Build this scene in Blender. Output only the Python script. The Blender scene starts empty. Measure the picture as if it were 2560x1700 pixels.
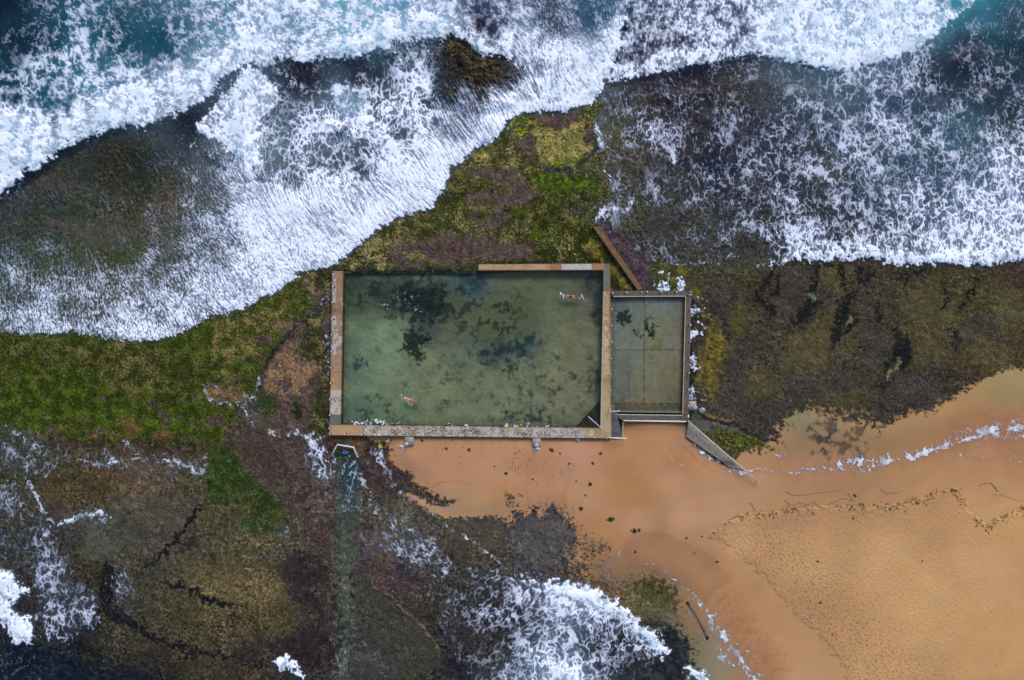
import bpy, bmesh, math, random
import numpy as np
from concurrent.futures import ThreadPoolExecutor
from mathutils import Vector, Matrix
R = math.radians
sc = bpy.context.scene

# ------------------------------------------------------------------ camera, sky, sun
S = 0.046            # metres per photo pixel at the level of the pool walls (z = 0)
H = 95.0             # flying height of the drone
cam_d = bpy.data.cameras.new('camera'); cam = bpy.data.objects.new('camera', cam_d)
sc.collection.objects.link(cam); sc.camera = cam
cam.location = (0, 0, H); cam.rotation_euler = (0, 0, 0)
cam_d.sensor_width = 36; cam_d.lens = 36 * H / (2560 * S)
cam_d.clip_start = 1; cam_d.clip_end = 2000

world = bpy.data.worlds.new('World'); sc.world = world; world.use_nodes = True
wn = world.node_tree.nodes; wl = world.node_tree.links
sky = wn.new('ShaderNodeTexSky'); sky.sky_type = 'NISHITA'; sky.sun_disc = False
SUN_EL, SUN_AZ = 44, 20          # soft light from the sea side, upper right of the photo
sky.sun_elevation = R(SUN_EL); sky.sun_rotation = R(SUN_AZ)
wl.new(sky.outputs[0], wn['Background'].inputs[0]); wn['Background'].inputs[1].default_value = 0.12
sun_d = bpy.data.lights.new('sun', 'SUN'); sun = bpy.data.objects.new('sun', sun_d); sc.collection.objects.link(sun)
sun_d.energy = 1.4; sun_d.angle = R(30); sun_d.color = (1, 0.955, 0.90)
sd = Vector((math.sin(R(SUN_AZ)) * math.cos(R(SUN_EL)), math.cos(R(SUN_AZ)) * math.cos(R(SUN_EL)), math.sin(R(SUN_EL))))
sun.rotation_euler = sd.to_track_quat('Z', 'Y').to_euler(); sun.location = sd * 60
sc.view_settings.view_transform = 'Standard'; sc.view_settings.look = 'None'
sc.view_settings.gamma = 1; sc.view_settings.exposure = 0.58
sc.cycles.transparent_max_bounces = 12; sc.cycles.max_bounces = 5

# ------------------------------------------------------------------ naming helpers
def tag(o, label=None, cat=None, group=None, kind=None):
    if label: o['label'] = label
    if cat: o['category'] = cat
    if group: o['group'] = group
    if kind: o['kind'] = kind
    return o
def link(o, parent=None):
    sc.collection.objects.link(o)
    if parent: o.parent = parent
    return o
def thing(name, label, cat, loc=(0, 0, 0), group=None, rz=0):
    o = bpy.data.objects.new(name, None); o.location = loc; o.rotation_euler = (0, 0, rz); o.empty_display_size = .2
    return tag(link(o), label, cat, group)
def px(x, y, z=0.0):                     # photo pixel of a point whose height is known -> metres
    k = S * (1 - z / H)
    return Vector(((x - 1280) * k, (850 - y) * k, z))
def lin(c):
    if isinstance(c, str):
        c = [int(c[i:i + 2], 16) / 255 for i in (1, 3, 5)]
    return np.array([v / 12.92 if v <= .04045 else ((v + .055) / 1.055) ** 2.4 for v in c], np.float32)

# ------------------------------------------------------------------ field engine (numpy)
POOL = ThreadPoolExecutor(4)
def rows(fn, ny, n=12):
    e = np.linspace(0, ny, n + 1).astype(int)
    list(POOL.map(lambda i: fn(slice(e[i], e[i + 1])), range(n)))
def hsh(ix, iy, seed):
    h = ix.astype(np.uint32) * np.uint32(374761393) + iy.astype(np.uint32) * np.uint32(668265263) + np.uint32((seed * 974711 + 12345) & 0xffffffff)
    h = (h ^ (h >> np.uint32(13))) * np.uint32(1274126177)
    h = (h ^ (h >> np.uint32(16))) * np.uint32(2246822519)
    return h ^ (h >> np.uint32(15))
CA = np.cos(np.arange(256) * 2 * np.pi / 256).astype(np.float32); SA = np.sin(np.arange(256) * 2 * np.pi / 256).astype(np.float32)
def perlin(x, y, seed):
    fx0 = np.floor(x); fy0 = np.floor(y); ix = fx0.astype(np.int32); iy = fy0.astype(np.int32)
    fx = x - fx0; fy = y - fy0
    u = fx * fx * fx * (fx * (fx * 6 - 15) + 10); v = fy * fy * fy * (fy * (fy * 6 - 15) + 10)
    def g(dx, dy):
        a = hsh(ix + dx, iy + dy, seed) & np.uint32(255)
        return CA[a] * (fx - dx) + SA[a] * (fy - dy)
    a = g(0, 0); a += u * (g(1, 0) - a); b = g(0, 1); b += u * (g(1, 1) - b)
    return a + v * (b - a)
def fbm(x, y, seed, octv=4, gain=.5):
    s = np.zeros_like(x); a = 1.0; f = 1.0
    for o in range(octv):
        s += a * perlin(x * f + 17.3 * o, y * f - 9.1 * o, seed + o * 7); a *= gain; f *= 2.03
    return s
def sstep(a, b, x):
    t = np.clip((x - a) / (b - a), 0, 1); return t * t * (3 - 2 * t)
def seg_d2(X, Y, p, q):
    dx, dy = q[0] - p[0], q[1] - p[1]; L = dx * dx + dy * dy + 1e-6
    t = np.clip(((X - p[0]) * dx + (Y - p[1]) * dy) / L, 0, 1)
    ex = X - p[0] - t * dx; ey = Y - p[1] - t * dy
    return ex * ex + ey * ey, t
def blur(a, r):
    # three box blurs by cumulative sums
    for _ in range(2):
        for ax in (0, 1):
            p = [(0, 0), (0, 0)]; p[ax] = (r + 1, r)
            c = np.cumsum(np.pad(a, p, mode='edge'), axis=ax, dtype=np.float64)
            n = a.shape[ax]
            a = ((np.take(c, range(2 * r + 1, 2 * r + 1 + n), ax) - np.take(c, range(0, n), ax)) / (2 * r + 1)).astype(np.float32)
    return a
def equalise(a):
    o = np.argsort(a, axis=None); r = np.empty(a.size, np.float32); r[o] = np.linspace(0, 1, a.size, dtype=np.float32)
    return r.reshape(a.shape)

class Field:
    def __init__(s, x0, y0, x1, y1, step):
        s.st = step; s.x0 = x0; s.y0 = y0
        s.nx = int((x1 - x0) / step) + 1; s.ny = int((y1 - y0) / step) + 1
        s.xs = x0 + step * np.arange(s.nx, dtype=np.float32); s.ys = y0 + step * np.arange(s.ny, dtype=np.float32)
        s.X, s.Y = np.meshgrid(s.xs, s.ys); s.cache = {}
        s.col = np.zeros((s.ny, s.nx, 3), np.float32)
    def noise(s, scale, seed=1, octv=4, gain=.5, asp=1.0, rot=0.0):
        k = (scale, seed, octv, gain, asp, rot)
        if k not in s.cache:
            o = np.empty_like(s.X); c, n = math.cos(R(rot)), math.sin(R(rot))
            def f(sl):
                x, y = s.X[sl], s.Y[sl]
                o[sl] = fbm((x * c + y * n) / scale / asp, (y * c - x * n) / scale, seed, octv, gain)
            rows(f, s.ny)
            o -= o.mean(); o *= .2 / max(1e-6, o.std()); o += .5
            s.cache[k] = o
        return s.cache[k]
    def cells(s, scale, seed, warp=.35, asp=1.0):
        # distance between first and second nearest feature point, in cells
        o = np.empty_like(s.X); wx = s.noise(scale * 1.3, seed + 50, 3) - .5; wy = s.noise(scale * 1.3, seed + 60, 3) - .5
        def f(sl):
            x = s.X[sl] / scale + wx[sl] * warp * 5; y = s.Y[sl] / scale / asp + wy[sl] * warp * 5
            ix = np.floor(x).astype(np.int32); iy = np.floor(y).astype(np.int32)
            d1 = np.full(x.shape, 9, np.float32); d2 = d1.copy()
            for i in (-1, 0, 1):
                for j in (-1, 0, 1):
                    h = hsh(ix + i, iy + j, seed)
                    jx = (h & np.uint32(1023)).astype(np.float32) / 1023; jy = ((h >> np.uint32(10)) & np.uint32(1023)).astype(np.float32) / 1023
                    d = (ix + i + jx - x) ** 2 + (iy + j + jy - y) ** 2
                    d2 = np.minimum(d2, np.maximum(d, d1)); d1 = np.minimum(d1, d)
            o[sl] = np.sqrt(d2) - np.sqrt(d1)
        rows(f, s.ny); return o
    def up(s, coarse, cstep, sl=None):
        xs = np.arange(s.nx) * s.st / cstep; ys = np.arange(s.ny) * s.st / cstep
        if sl: ys = ys[sl[0]] - sl[0].start * s.st / cstep; xs = xs[sl[1]] - sl[1].start * s.st / cstep
        ix = np.minimum(xs.astype(int), coarse.shape[1] - 2); iy = np.minimum(ys.astype(int), coarse.shape[0] - 2)
        fx = (xs - ix).astype(np.float32); fy = (ys - iy).astype(np.float32)
        if coarse.ndim == 3: fx = fx[None, :, None]; fyy = fy[:, None, None]
        else: fx = fx[None, :]; fyy = fy[:, None]
        r0 = coarse[iy]; r1 = coarse[iy + 1]; c = r0 + (r1 - r0) * fyy
        return c[:, ix] * (1 - fx) + c[:, ix + 1] * fx
    def idw(s, pts, p=3.0, soft=20.0):
        cs = 16.0; n = int(s.nx * s.st / cs) + 3; m = int(s.ny * s.st / cs) + 3
        gx = (s.x0 + cs * np.arange(n))[None, :]; gy = (s.y0 + cs * np.arange(m))[:, None]
        v0 = np.atleast_1d(pts[0][2]); num = np.zeros((m, n, len(v0)), np.float32); den = np.zeros((m, n, 1), np.float32)
        for q in pts:
            w = (((gx - q[0]) ** 2 + (gy - q[1]) ** 2 + soft * soft) ** (-p / 2) * 1e6).astype(np.float32)[..., None]
            num += w * np.atleast_1d(q[2]).astype(np.float32); den += w
        o = s.up(num / den, cs)
        return o[..., 0] if len(v0) == 1 else o
    def win(s, x0, y0, x1, y1):
        i0 = max(0, int((x0 - s.x0) / s.st)); i1 = min(s.nx, int((x1 - s.x0) / s.st) + 2)
        j0 = max(0, int((y0 - s.y0) / s.st)); j1 = min(s.ny, int((y1 - s.y0) / s.st) + 2)
        return (slice(j0, max(j1, j0)), slice(i0, max(i1, i0)))
    def sdf(s, poly, pad=60):
        P = poly; xs = [p[0] for p in P]; ys = [p[1] for p in P]
        sl = s.win(min(xs) - pad, min(ys) - pad, max(xs) + pad, max(ys) + pad)
        if sl[0].stop - sl[0].start < 2 or sl[1].stop - sl[1].start < 2: return None, None
        cs = s.st * 2
        gx = s.xs[sl[1].start] + cs * np.arange((sl[1].stop - sl[1].start) // 2 + 2, dtype=np.float32)
        gy = s.ys[sl[0].start] + cs * np.arange((sl[0].stop - sl[0].start) // 2 + 2, dtype=np.float32)
        X, Y = np.meshgrid(gx, gy); d = np.full(X.shape, 1e12, np.float32); ins = np.zeros(X.shape, bool)
        for i in range(len(P)):
            p, q = P[i], P[(i + 1) % len(P)]
            d = np.minimum(d, seg_d2(X, Y, p, q)[0])
            if p[1] != q[1]:
                c = ((p[1] > Y) != (q[1] > Y)) & (X < (q[0] - p[0]) * (Y - p[1]) / (q[1] - p[1]) + p[0]); ins ^= c
        d = np.sqrt(d); d = np.where(ins, d, -d)
        return sl, s.up(d, cs, sl)
    def mask(s, poly, soft=4, rag=8, rs=14, seed=3, off=0):
        sl, d = s.sdf(poly)
        if sl is None: return None, None
        d = d + off
        if rag: d = d + (s.noise(rs, seed)[sl] - .5) * rag * 4
        return sl, sstep(-soft, soft, d)
    def line(s, pts, width, soft=2, rag=3, rs=14, seed=5, taper=True):
        xs = [p[0] for p in pts]; ys = [p[1] for p in pts]; pad = width * 2 + 30
        sl = s.win(min(xs) - pad, min(ys) - pad, max(xs) + pad, max(ys) + pad)
        if sl[0].stop <= sl[0].start or sl[1].stop <= sl[1].start: return None, None
        X = s.X[sl] + (s.noise(rs * 2, seed + 1)[sl] - .5) * rag * 5; Y = s.Y[sl] + (s.noise(rs * 2, seed + 2)[sl] - .5) * rag * 5
        d = np.full(X.shape, 1e9, np.float32); n = len(pts) - 1
        for i in range(n):
            e, t = seg_d2(X, Y, pts[i], pts[i + 1]); e = np.sqrt(e)
            if taper: e = e + width * .9 * np.abs((i + t) / n * 2 - 1) ** 3
            d = np.minimum(d, e)
        return sl, sstep(soft, -soft, d - width + (s.noise(rs, seed)[sl] - .5) * rag * 4)
    def lay(s, sl, m, layers, amt=1.0):
        if sl is None: return
        c = np.broadcast_to(lin(layers[0]), m.shape + (3,)).copy() if not isinstance(layers[0], np.ndarray) else layers[0][sl].copy()
        for L in layers[1:]:
            n, lo, hi = L[1][sl], L[2], L[3]; k = (sstep(lo, hi, n) * (L[4] if len(L) > 4 else 1))[..., None]
            c += (lin(L[0]) - c) * k
        s.col[sl] += (c - s.col[sl]) * (m * amt)[..., None]

def lic(src, ang, L, step=1.0):
    ny, nx = src.shape; vx = np.cos(ang).astype(np.float32) * step; vy = np.sin(ang).astype(np.float32) * step
    out = np.zeros_like(src)
    def f(sl):
        jj, ii = np.meshgrid(np.arange(sl.start, sl.stop, dtype=np.float32), np.arange(nx, dtype=np.float32), indexing='ij')
        acc = src[sl].copy(); wsum = 1.0
        for sg in (1, -1):
            x, y = ii.copy(), jj.copy()
            for k in range(1, L + 1):
                xi = np.clip(x + .5, 0, nx - 1).astype(np.int32); yi = np.clip(y + .5, 0, ny - 1).astype(np.int32)
                x += sg * vx[yi, xi]; y += sg * vy[yi, xi]
                xi = np.clip(x + .5, 0, nx - 1).astype(np.int32); yi = np.clip(y + .5, 0, ny - 1).astype(np.int32)
                w = 1 - k / (L + 1); acc += w * src[yi, xi]; wsum += w
        out[sl] = acc / wsum
    rows(f, ny); return out

# ------------------------------------------------------------------ mesh + material helpers
def grid_mesh(name, F, Z, z0, attrs, keep=None, mat=None, parent=None):
    """a sheet over field F at heights Z; keep = boolean per face"""
    k = S * (1 - z0 / H)
    co = np.stack([(F.X - 1280) * k, (850 - F.Y) * k, Z], -1).reshape(-1, 3).astype(np.float32)
    idx = np.arange(F.ny * F.nx).reshape(F.ny, F.nx)
    q = np.stack([idx[:-1, :-1], idx[1:, :-1], idx[1:, 1:], idx[:-1, 1:]], -1)
    q = q[keep] if keep is not None else q.reshape(-1, 4)
    used = np.zeros(len(co), bool); used[q.ravel()] = True
    remap = np.cumsum(used) - 1; q = remap[q].astype(np.int32); co = co[used]
    me = bpy.data.meshes.new(name); me.vertices.add(len(co)); me.vertices.foreach_set('co', co.ravel())
    me.loops.add(q.size); me.loops.foreach_set('vertex_index', q.ravel())
    me.polygons.add(len(q)); me.polygons.foreach_set('loop_start', np.arange(0, q.size, 4, dtype=np.int32))
    me.polygons.foreach_set('use_smooth', np.ones(len(q), bool))
    me.update(calc_edges=True)
    for an, a in attrs.items():
        if a.ndim == 3:
            t = me.attributes.new(an, 'FLOAT_COLOR', 'POINT')
            v = np.ones((len(co), 4), np.float32); v[:, :3] = a.reshape(-1, 3)[used]; t.data.foreach_set('color', v.ravel())
        else:
            t = me.attributes.new(an, 'FLOAT', 'POINT'); t.data.foreach_set('value', a.reshape(-1)[used].astype(np.float32))
    if mat: me.materials.append(mat)
    return link(bpy.data.objects.new(name, me), parent)

class NT:
    def __init__(s, name):
        s.m = bpy.data.materials.new(name); s.m.use_nodes = True; s.t = s.m.node_tree; s.n = s.t.nodes; s.n.clear()
        s.out = s.n.new('ShaderNodeOutputMaterial')
    def new(s, t, **kw):
        o = s.n.new(t)
        for k, v in kw.items(): setattr(o, k, v)
        return o
    def l(s, a, b): s.t.links.new(a, b)
    def attr(s, n): return s.new('ShaderNodeAttribute', attribute_name=n)
    def noise(s, scale, detail=3, rough=.55):
        c = s.new('ShaderNodeTexCoord'); n = s.new('ShaderNodeTexNoise'); n.inputs['Scale'].default_value = scale
        n.inputs['Detail'].default_value = detail; n.inputs['Roughness'].default_value = rough; s.l(c.outputs['Object'], n.inputs['Vector']); return n.outputs['Fac']
    def math(s, op, a, b=None, c=None, clamp=False):
        o = s.new('ShaderNodeMath', operation=op, use_clamp=clamp)
        for i, v in enumerate((a, b, c)):
            if v is None: continue
            if hasattr(v, 'is_output'): s.l(v, o.inputs[i])
            else: o.inputs[i].default_value = v
        return o.outputs[0]
    def rng(s, v, a, b, c, d, smooth=False):
        o = s.new('ShaderNodeMapRange'); o.interpolation_type = 'SMOOTHSTEP' if smooth else 'LINEAR'
        s.l(v, o.inputs['Value'])
        for nme, q in zip(('From Min', 'From Max', 'To Min', 'To Max'), (a, b, c, d)):
            if hasattr(q, 'is_output'): s.l(q, o.inputs[nme])
            else: o.inputs[nme].default_value = q
        return o.outputs['Result']
    def mix(s, f, a, b, blend='MIX'):
        o = s.new('ShaderNodeMix', data_type='RGBA', blend_type=blend); o.clamp_factor = True
        for v, i in ((f, 0), (a, 6), (b, 7)):
            if hasattr(v, 'is_output'): s.l(v, o.inputs[i])
            elif i == 0: o.inputs[0].default_value = v
            else: o.inputs[i].default_value = (*[float(q) for q in v], 1)
        return o.outputs[2]
    def bsdf(s, color, rough=.6, spec=.3, bump=None, bstr=.3, bdist=.03, alpha=None, metal=0):
        p = s.new('ShaderNodeBsdfPrincipled')
        for v, k in ((color, 'Base Color'), (rough, 'Roughness'), (spec, 'Specular IOR Level'), (alpha, 'Alpha'), (metal, 'Metallic')):
            if v is None: continue
            if hasattr(v, 'is_output'): s.l(v, p.inputs[k])
            elif k == 'Base Color': p.inputs[k].default_value = (*[float(q) for q in v], 1)
            else: p.inputs[k].default_value = v
        if bump is not None:
            b = s.new('ShaderNodeBump'); b.inputs['Strength'].default_value = bstr; b.inputs['Distance'].default_value = bdist
            s.l(bump, b.inputs['Height']); s.l(b.outputs[0], p.inputs['Normal'])
        s.l(p.outputs[0], s.out.inputs[0]); return p

def painted_mat(name, var=.25, nscale=7, rough=.65, spec=.3, bstr=.4, bdist=.04, wet=False):
    """albedo masks from the Col attribute, broken up by fine procedural noise"""
    t = NT(name); c = t.attr('Col').outputs['Color']
    n1 = t.noise(nscale, 4, .65); n2 = t.noise(nscale * 3.1, 2)
    v = t.rng(t.math('ADD', t.math('MULTIPLY', n1, .65), t.math('MULTIPLY', n2, .35)), .3, .7, 1 - var, 1 + var)
    vc = t.new('ShaderNodeCombineColor')
    for i in range(3): t.l(v, vc.inputs[i])
    col = t.mix(1.0, c, vc.outputs[0], 'MULTIPLY')
    rg = t.rng(n2, .3, .7, rough - .15, rough + .15)
    if wet:                                  # films of water left on the rock: glossier where the wet mask is high
        w = t.attr('wet').outputs['Fac']; rg = t.rng(w, 0, 1, rg, .32); spec = t.rng(w, 0, 1, spec, .3)
    t.bsdf(col, rg, spec, n1, bstr, bdist)
    return t.m
def plain_mat(name, c, rough=.5, spec=.3, var=.12, nscale=9, metal=0, c2=None, bstr=.15):
    t = NT(name); n = t.noise(nscale, 4, .6); a = lin(c); b = lin(c2) if c2 is not None else a * (1 - var * 2)
    t.bsdf(t.mix(t.rng(n, .35, .65, 0, 1), b, a * (1 + var * .5)), rough, spec, n, bstr, .01, metal=metal); return t.m
def water_mat(name, clear=False, ripple=.35):
    """foam over water: foam threshold, tint and opacity come from the sheet's attributes, the fine broken edge from noise"""
    t = NT(name); g = t.attr('g').outputs['Fac']; W = t.attr('W').outputs['Fac']; fw = t.attr('fw').outputs['Fac']
    wc = t.attr('wcol').outputs['Color']; fc = t.attr('fcol').outputs['Color']
    n = t.noise(14, 3, .65)
    gg = t.math('ADD', g, t.math('MULTIPLY', t.math('SUBTRACT', n, .5), .22))
    Fm = t.rng(gg, t.math('MULTIPLY', fw, -1.0), fw, 0, 1, True)
    Fm = t.math('MULTIPLY', Fm, t.attr('fop').outputs['Fac'])
    col = t.mix(Fm, wc, fc)
    al = t.math('ADD', Fm, t.math('MULTIPLY', t.math('SUBTRACT', 1.0, Fm), W))
    p = t.bsdf(col, t.rng(Fm, 0, 1, .3, .8), .14, t.noise(3.2, 3), ripple, .05, alpha=al)
    if clear:
        gl = t.new('ShaderNodeBsdfGlossy'); gl.inputs['Roughness'].default_value = .08
        tr = t.new('ShaderNodeBsdfTransparent'); tr.inputs[0].default_value = (.955, .985, .96, 1)
        b = t.new('ShaderNodeBump'); b.inputs['Strength'].default_value = .12; b.inputs['Distance'].default_value = .03; t.l(t.noise(2.2, 3), b.inputs['Height']); t.l(b.outputs[0], gl.inputs['Normal'])
        fr = t.new('ShaderNodeFresnel'); fr.inputs[0].default_value = 1.33
        mx = t.new('ShaderNodeMixShader'); t.l(fr.outputs[0], mx.inputs[0]); t.l(tr.outputs[0], mx.inputs[1]); t.l(gl.outputs[0], mx.inputs[2])
        m2 = t.new('ShaderNodeMixShader'); t.l(al, m2.inputs[0]); t.l(mx.outputs[0], m2.inputs[1]); t.l(p.outputs[0], m2.inputs[2]); t.l(m2.outputs[0], t.out.inputs[0])
        p.inputs['Alpha'].default_value = 1
        for lk in list(t.t.links):
            if lk.to_socket == p.inputs['Alpha']: t.t.links.remove(lk)
    return t.m
# ================================================================== GROUND
Z0 = -0.6                                  # level the ground and sea sheets lie around
G = Field(-180, -160, 2740, 1860, 1.65)
nA = G.noise(130, 1); nB = G.noise(45, 2); nC = G.noise(16, 3); nD = G.noise(6.5, 4, 3); nE = G.noise(3.6, 5, 2)
nG = G.noise(8.5, 8, 5, .72)                 # gritty
nS = G.noise(9, 9, 3, .5, 5.0, 20)         # grain along the rock strata
def H3(pts): return [(x, y, lin(c)) for x, y, c in pts]

SAND = [(918, 1091), (936, 1104), (960, 1112), (974, 1120), (972, 1134), (974, 1148), (980, 1154), (978, 1160), (993, 1164), (1003, 1176), (1027, 1178), (1034, 1189), (1026, 1199),
        (1040, 1212), (1070, 1228), (1110, 1246), (1150, 1246), (1112, 1267), (1076, 1262), (1053, 1247), (1017, 1236), (1010, 1243), (1057, 1267), (1065, 1277), (1087, 1288), (1112, 1294), (1178, 1294), (1214, 1291), (1254, 1294), (1279, 1308),
        (1283, 1276), (1274, 1254), (1294, 1276), (1302, 1288), (1335, 1278), (1356, 1290), (1378, 1265), (1411, 1283), (1404, 1305), (1433, 1334), (1428, 1375), (1436, 1414), (1469, 1443), (1510, 1466), (1560, 1492), (1582, 1470),
        (1640, 1460), (1684, 1478), (1690, 1510), (1668, 1545), (1694, 1580), (1725, 1620), (1722, 1660), (1735, 1700), (1745, 1900), (2900, 1950), (2900, 880), (2560, 918), (2501, 928), (2432, 964), (2378, 997), (2327, 1026), (2268, 1037), (2239, 1054), (2192, 1066),
        (2150, 1040), (2064, 1028), (2024, 1014), (1988, 1028), (1948, 1070), (1944, 1104), (1910, 1124), (1850, 1134), (1838, 1150), (1800, 1160), (1730, 1100), (1716, 1056), (1716, 1040), (1556, 1040), (1556, 1085), (1200, 1080), (918, 1080)]
FIELD_L = [(-250, 815), (0, 828), (91, 839), (146, 833), (182, 828), (291, 851), (357, 853), (419, 846), (466, 828), (517, 800), (619, 768), (692, 728), (750, 677), (772, 684), (802, 745), (754, 805), (700, 852), (660, 910), (650, 950), (630, 985), (600, 1030), (560, 1075), (560, 1110), (470, 1120), (350, 1130), (240, 1118), (120, 1095), (30, 1075), (-250, 1060)]
UPMID = [(860, 644), (945, 570), (1003, 539), (1050, 530), (1098, 495), (1120, 441), (1130, 415), (1160, 404), (1218, 361), (1262, 320), (1265, 299), (1323, 279), (1396, 282), (1476, 259), (1500, 225), (1520, 250), (1494, 290), (1486, 350), (1506, 420), (1525, 480), (1495, 525), (1483, 570), (1560, 670), (1600, 726), (1520, 735), (1500, 665), (1200, 670), (1000, 690), (850, 690), (820, 680), (840, 660)]

base_pts = H3([(700, 180, '#1c1a2e'), (900, 170, '#24222f'), (1000, 200, '#2a2733'), (470, 310, '#1c1b30'), (1650, 60, '#262338'), (1750, 150, '#241f30'), (1560, 150, '#2a2636'), (200, 100, '#142030'), (500, 100, '#142030'),
 (100, 480, '#3a3426'), (250, 380, '#2c2720'), (350, 400, '#262717'), (450, 330, '#2e2b1a'), (350, 460, '#2b2c18'), (300, 520, '#423a1f'), (400, 530, '#54452a'), (200, 520, '#3a3a1c'), (100, 560, '#34381c'), (50, 500, '#3a3336'), (500, 450, '#463c26'), (550, 520, '#4b4530'), (250, 600, '#4a4526'), (100, 650, '#3c441f'), (300, 700, '#3d471f'), (500, 700, '#3d4420'), (600, 600, '#4a452a'), (650, 700, '#3c431f'), (800, 640, '#3a3d20'), (900, 480, '#3a3a28'), (900, 400, '#33331f'), (1000, 300, '#33302a'), (870, 320, '#4a3c22'),
 (1550, 230, '#3c342f'), (1650, 230, '#2b2430'), (1750, 230, '#2c2629'), (1600, 270, '#4a4032'), (1850, 220, '#413722'), (1900, 250, '#3c352c'), (1550, 350, '#56513a'), (1600, 330, '#45403a'), (1540, 330, '#5d5a36'), (1700, 350, '#42392c'), (1650, 430, '#3a3536'), (1550, 430, '#4a4533'), (1550, 500, '#4c4a38'), (1700, 450, '#3f3b2e'), (1790, 420, '#262a38'), (1800, 350, '#2c2b33'), (1950, 350, '#33323c'), (1750, 550, '#44433a'), (1900, 560, '#3a3630'), (2000, 450, '#33373c'), (2100, 350, '#38424a'), (2200, 300, '#3c4a52'), (2300, 250, '#2f3b46'), (2400, 150, '#1d2c3c'), (2500, 100, '#1b3340'), (2500, 250, '#303a40'), (2400, 330, '#3a4b50'), (2500, 280, '#3d3a2c'), (2200, 450, '#3a4a52'), (2050, 420, '#4d4a2c'), (2000, 500, '#33301f'), (2300, 560, '#2f3438'), (2500, 500, '#4a5a66'), (2050, 600, '#33322a'), (1850, 640, '#3a3a30'),
 (1800, 700, '#3b3a2c'), (1800, 780, '#2c2627'), (1900, 720, '#3a3528'), (1980, 710, '#3a332e'), (2100, 700, '#4a4129'), (2060, 780, '#3f362c'), (2000, 780, '#3a3330'), (2150, 720, '#38332a'), (2250, 700, '#37322a'), (2350, 720, '#383323'), (2450, 700, '#3a3622'), (2530, 680, '#382c28'), (2500, 760, '#44412a'), (1900, 900, '#36312a'), (1850, 900, '#332d2b'), (2000, 880, '#3f392b'), (2100, 900, '#352f29'), (2200, 880, '#3b352c'), (2300, 850, '#403b28'), (2400, 800, '#433d28'), (2500, 860, '#3a3020'), (2450, 900, '#322c24'), (1900, 1000, '#33302c'), (1850, 1050, '#3c3730'), (2000, 980, '#38342c'), (2100, 980, '#36322a'), (2200, 1000, '#33302b'), (2300, 980, '#30282a'), (2250, 1040, '#33302a'), (2350, 950, '#342e28'), (1780, 1080, '#4a4430'),
 (50, 1200, '#3d3a22'), (150, 1200, '#463b22'), (250, 1180, '#4a3d22'), (350, 1220, '#574a36'), (450, 1280, '#4e4732'), (400, 1330, '#4c483a'), (280, 1350, '#4c4a3c'), (350, 1400, '#3f3a30'), (220, 1420, '#36301f'), (120, 1350, '#33302c'), (100, 1500, '#2c2823'), (200, 1600, '#282524'), (60, 1680, '#101c2a'), (150, 1680, '#14202c'), (300, 1600, '#39352a'), (250, 1640, '#383428'), (400, 1680, '#2e2a22'), (450, 1550, '#453e28'), (550, 1480, '#5c5030'), (500, 1400, '#4a4530'), (650, 1480, '#66573a'), (600, 1420, '#504830'), (680, 1400, '#4a4230'), (640, 1350, '#544e2c'), (750, 1450, '#3a2f2a'), (700, 1550, '#4a4229'), (600, 1560, '#463e28'), (780, 1600, '#33292a'), (750, 1660, '#30292b'), (600, 1680, '#3a3327'), (690, 1250, '#3f4422'), (480, 1200, '#4a3f2c'),
 (900, 1500, '#3e3a38'), (950, 1600, '#3a3730'), (1000, 1680, '#393426'), (900, 1400, '#443b3a'), (960, 1440, '#5a4445'), (1000, 1400, '#3f3836'), (1050, 1350, '#4a4444'), (1100, 1320, '#4c4638'), (1150, 1400, '#403528'), (1200, 1400, '#3f3829'), (1250, 1340, '#4a473e'), (1300, 1340, '#4b4644'), (1350, 1330, '#4b4546'), (1400, 1380, '#45403f'), (1350, 1430, '#474340'), (1100, 1480, '#36322c'), (1200, 1480, '#332f29'), (1050, 1560, '#3c3528'), (1100, 1600, '#2f2b28'), (1150, 1650, '#28252a'), (1300, 1550, '#2b2528'), (1400, 1600, '#221e22'), (1500, 1600, '#231d20'), (1600, 1650, '#241e20'), (1650, 1580, '#2c2a2a'), (1700, 1640, '#2f3433'), (940, 1250, '#4a4130'), (1000, 1290, '#55503c'), (920, 1200, '#4d3530'), (960, 1150, '#40302e'), (900, 1160, '#4f3a2c'), (1500, 1480, '#6a563a'), (1600, 1500, '#6a6040'),
 (700, 1120, '#4f3a35'), (760, 1110, '#4c3a34'), (800, 1130, '#433434'), (800, 1200, '#4a3e38'), (740, 1200, '#56403e'), (820, 1300, '#46383a'),
 (1300, 450, '#3c3f1c'), (1100, 500, '#454420'), (1450, 500, '#3b3c1a'), (1400, 600, '#2e2f15'), (1000, 620, '#50402e'), (900, 640, '#3c3d1f'), (200, 950, '#3a4214'), (500, 950, '#3a4214'), (780, 950, '#3a3a22')])
G.col[:] = G.idw(base_pts, 3, 15)
rsl, rm = G.mask([(1700, 655), (2700, 640), (2700, 900), (2440, 960), (2200, 1060), (1960, 1110), (1740, 1000)], 30, 8, 40)
rm_r = rm
G.col[rsl] *= 1 + rm[..., None] * (np.array([1.42, 1.36, 1.12], np.float32) - 1)
sl, rm = G.mask([(-200, 1130), (520, 1130), (900, 1240), (1300, 1300), (1450, 1440), (1300, 1560), (1100, 1760), (300, 1640), (-200, 1560)], 40, 8, 40); G.col[sl] *= 1 + rm[..., None] * np.array([.06, .07, .14], np.float32)
hi = G.col * np.array([1.75, 1.7, 1.45], np.float32); lo = G.col * np.array([.38, .38, .46], np.float32)
purp = G.col * np.array([1.06, .90, 1.12], np.float32); oliv = G.col * np.array([1.13, 1.14, .84], np.float32)
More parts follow.
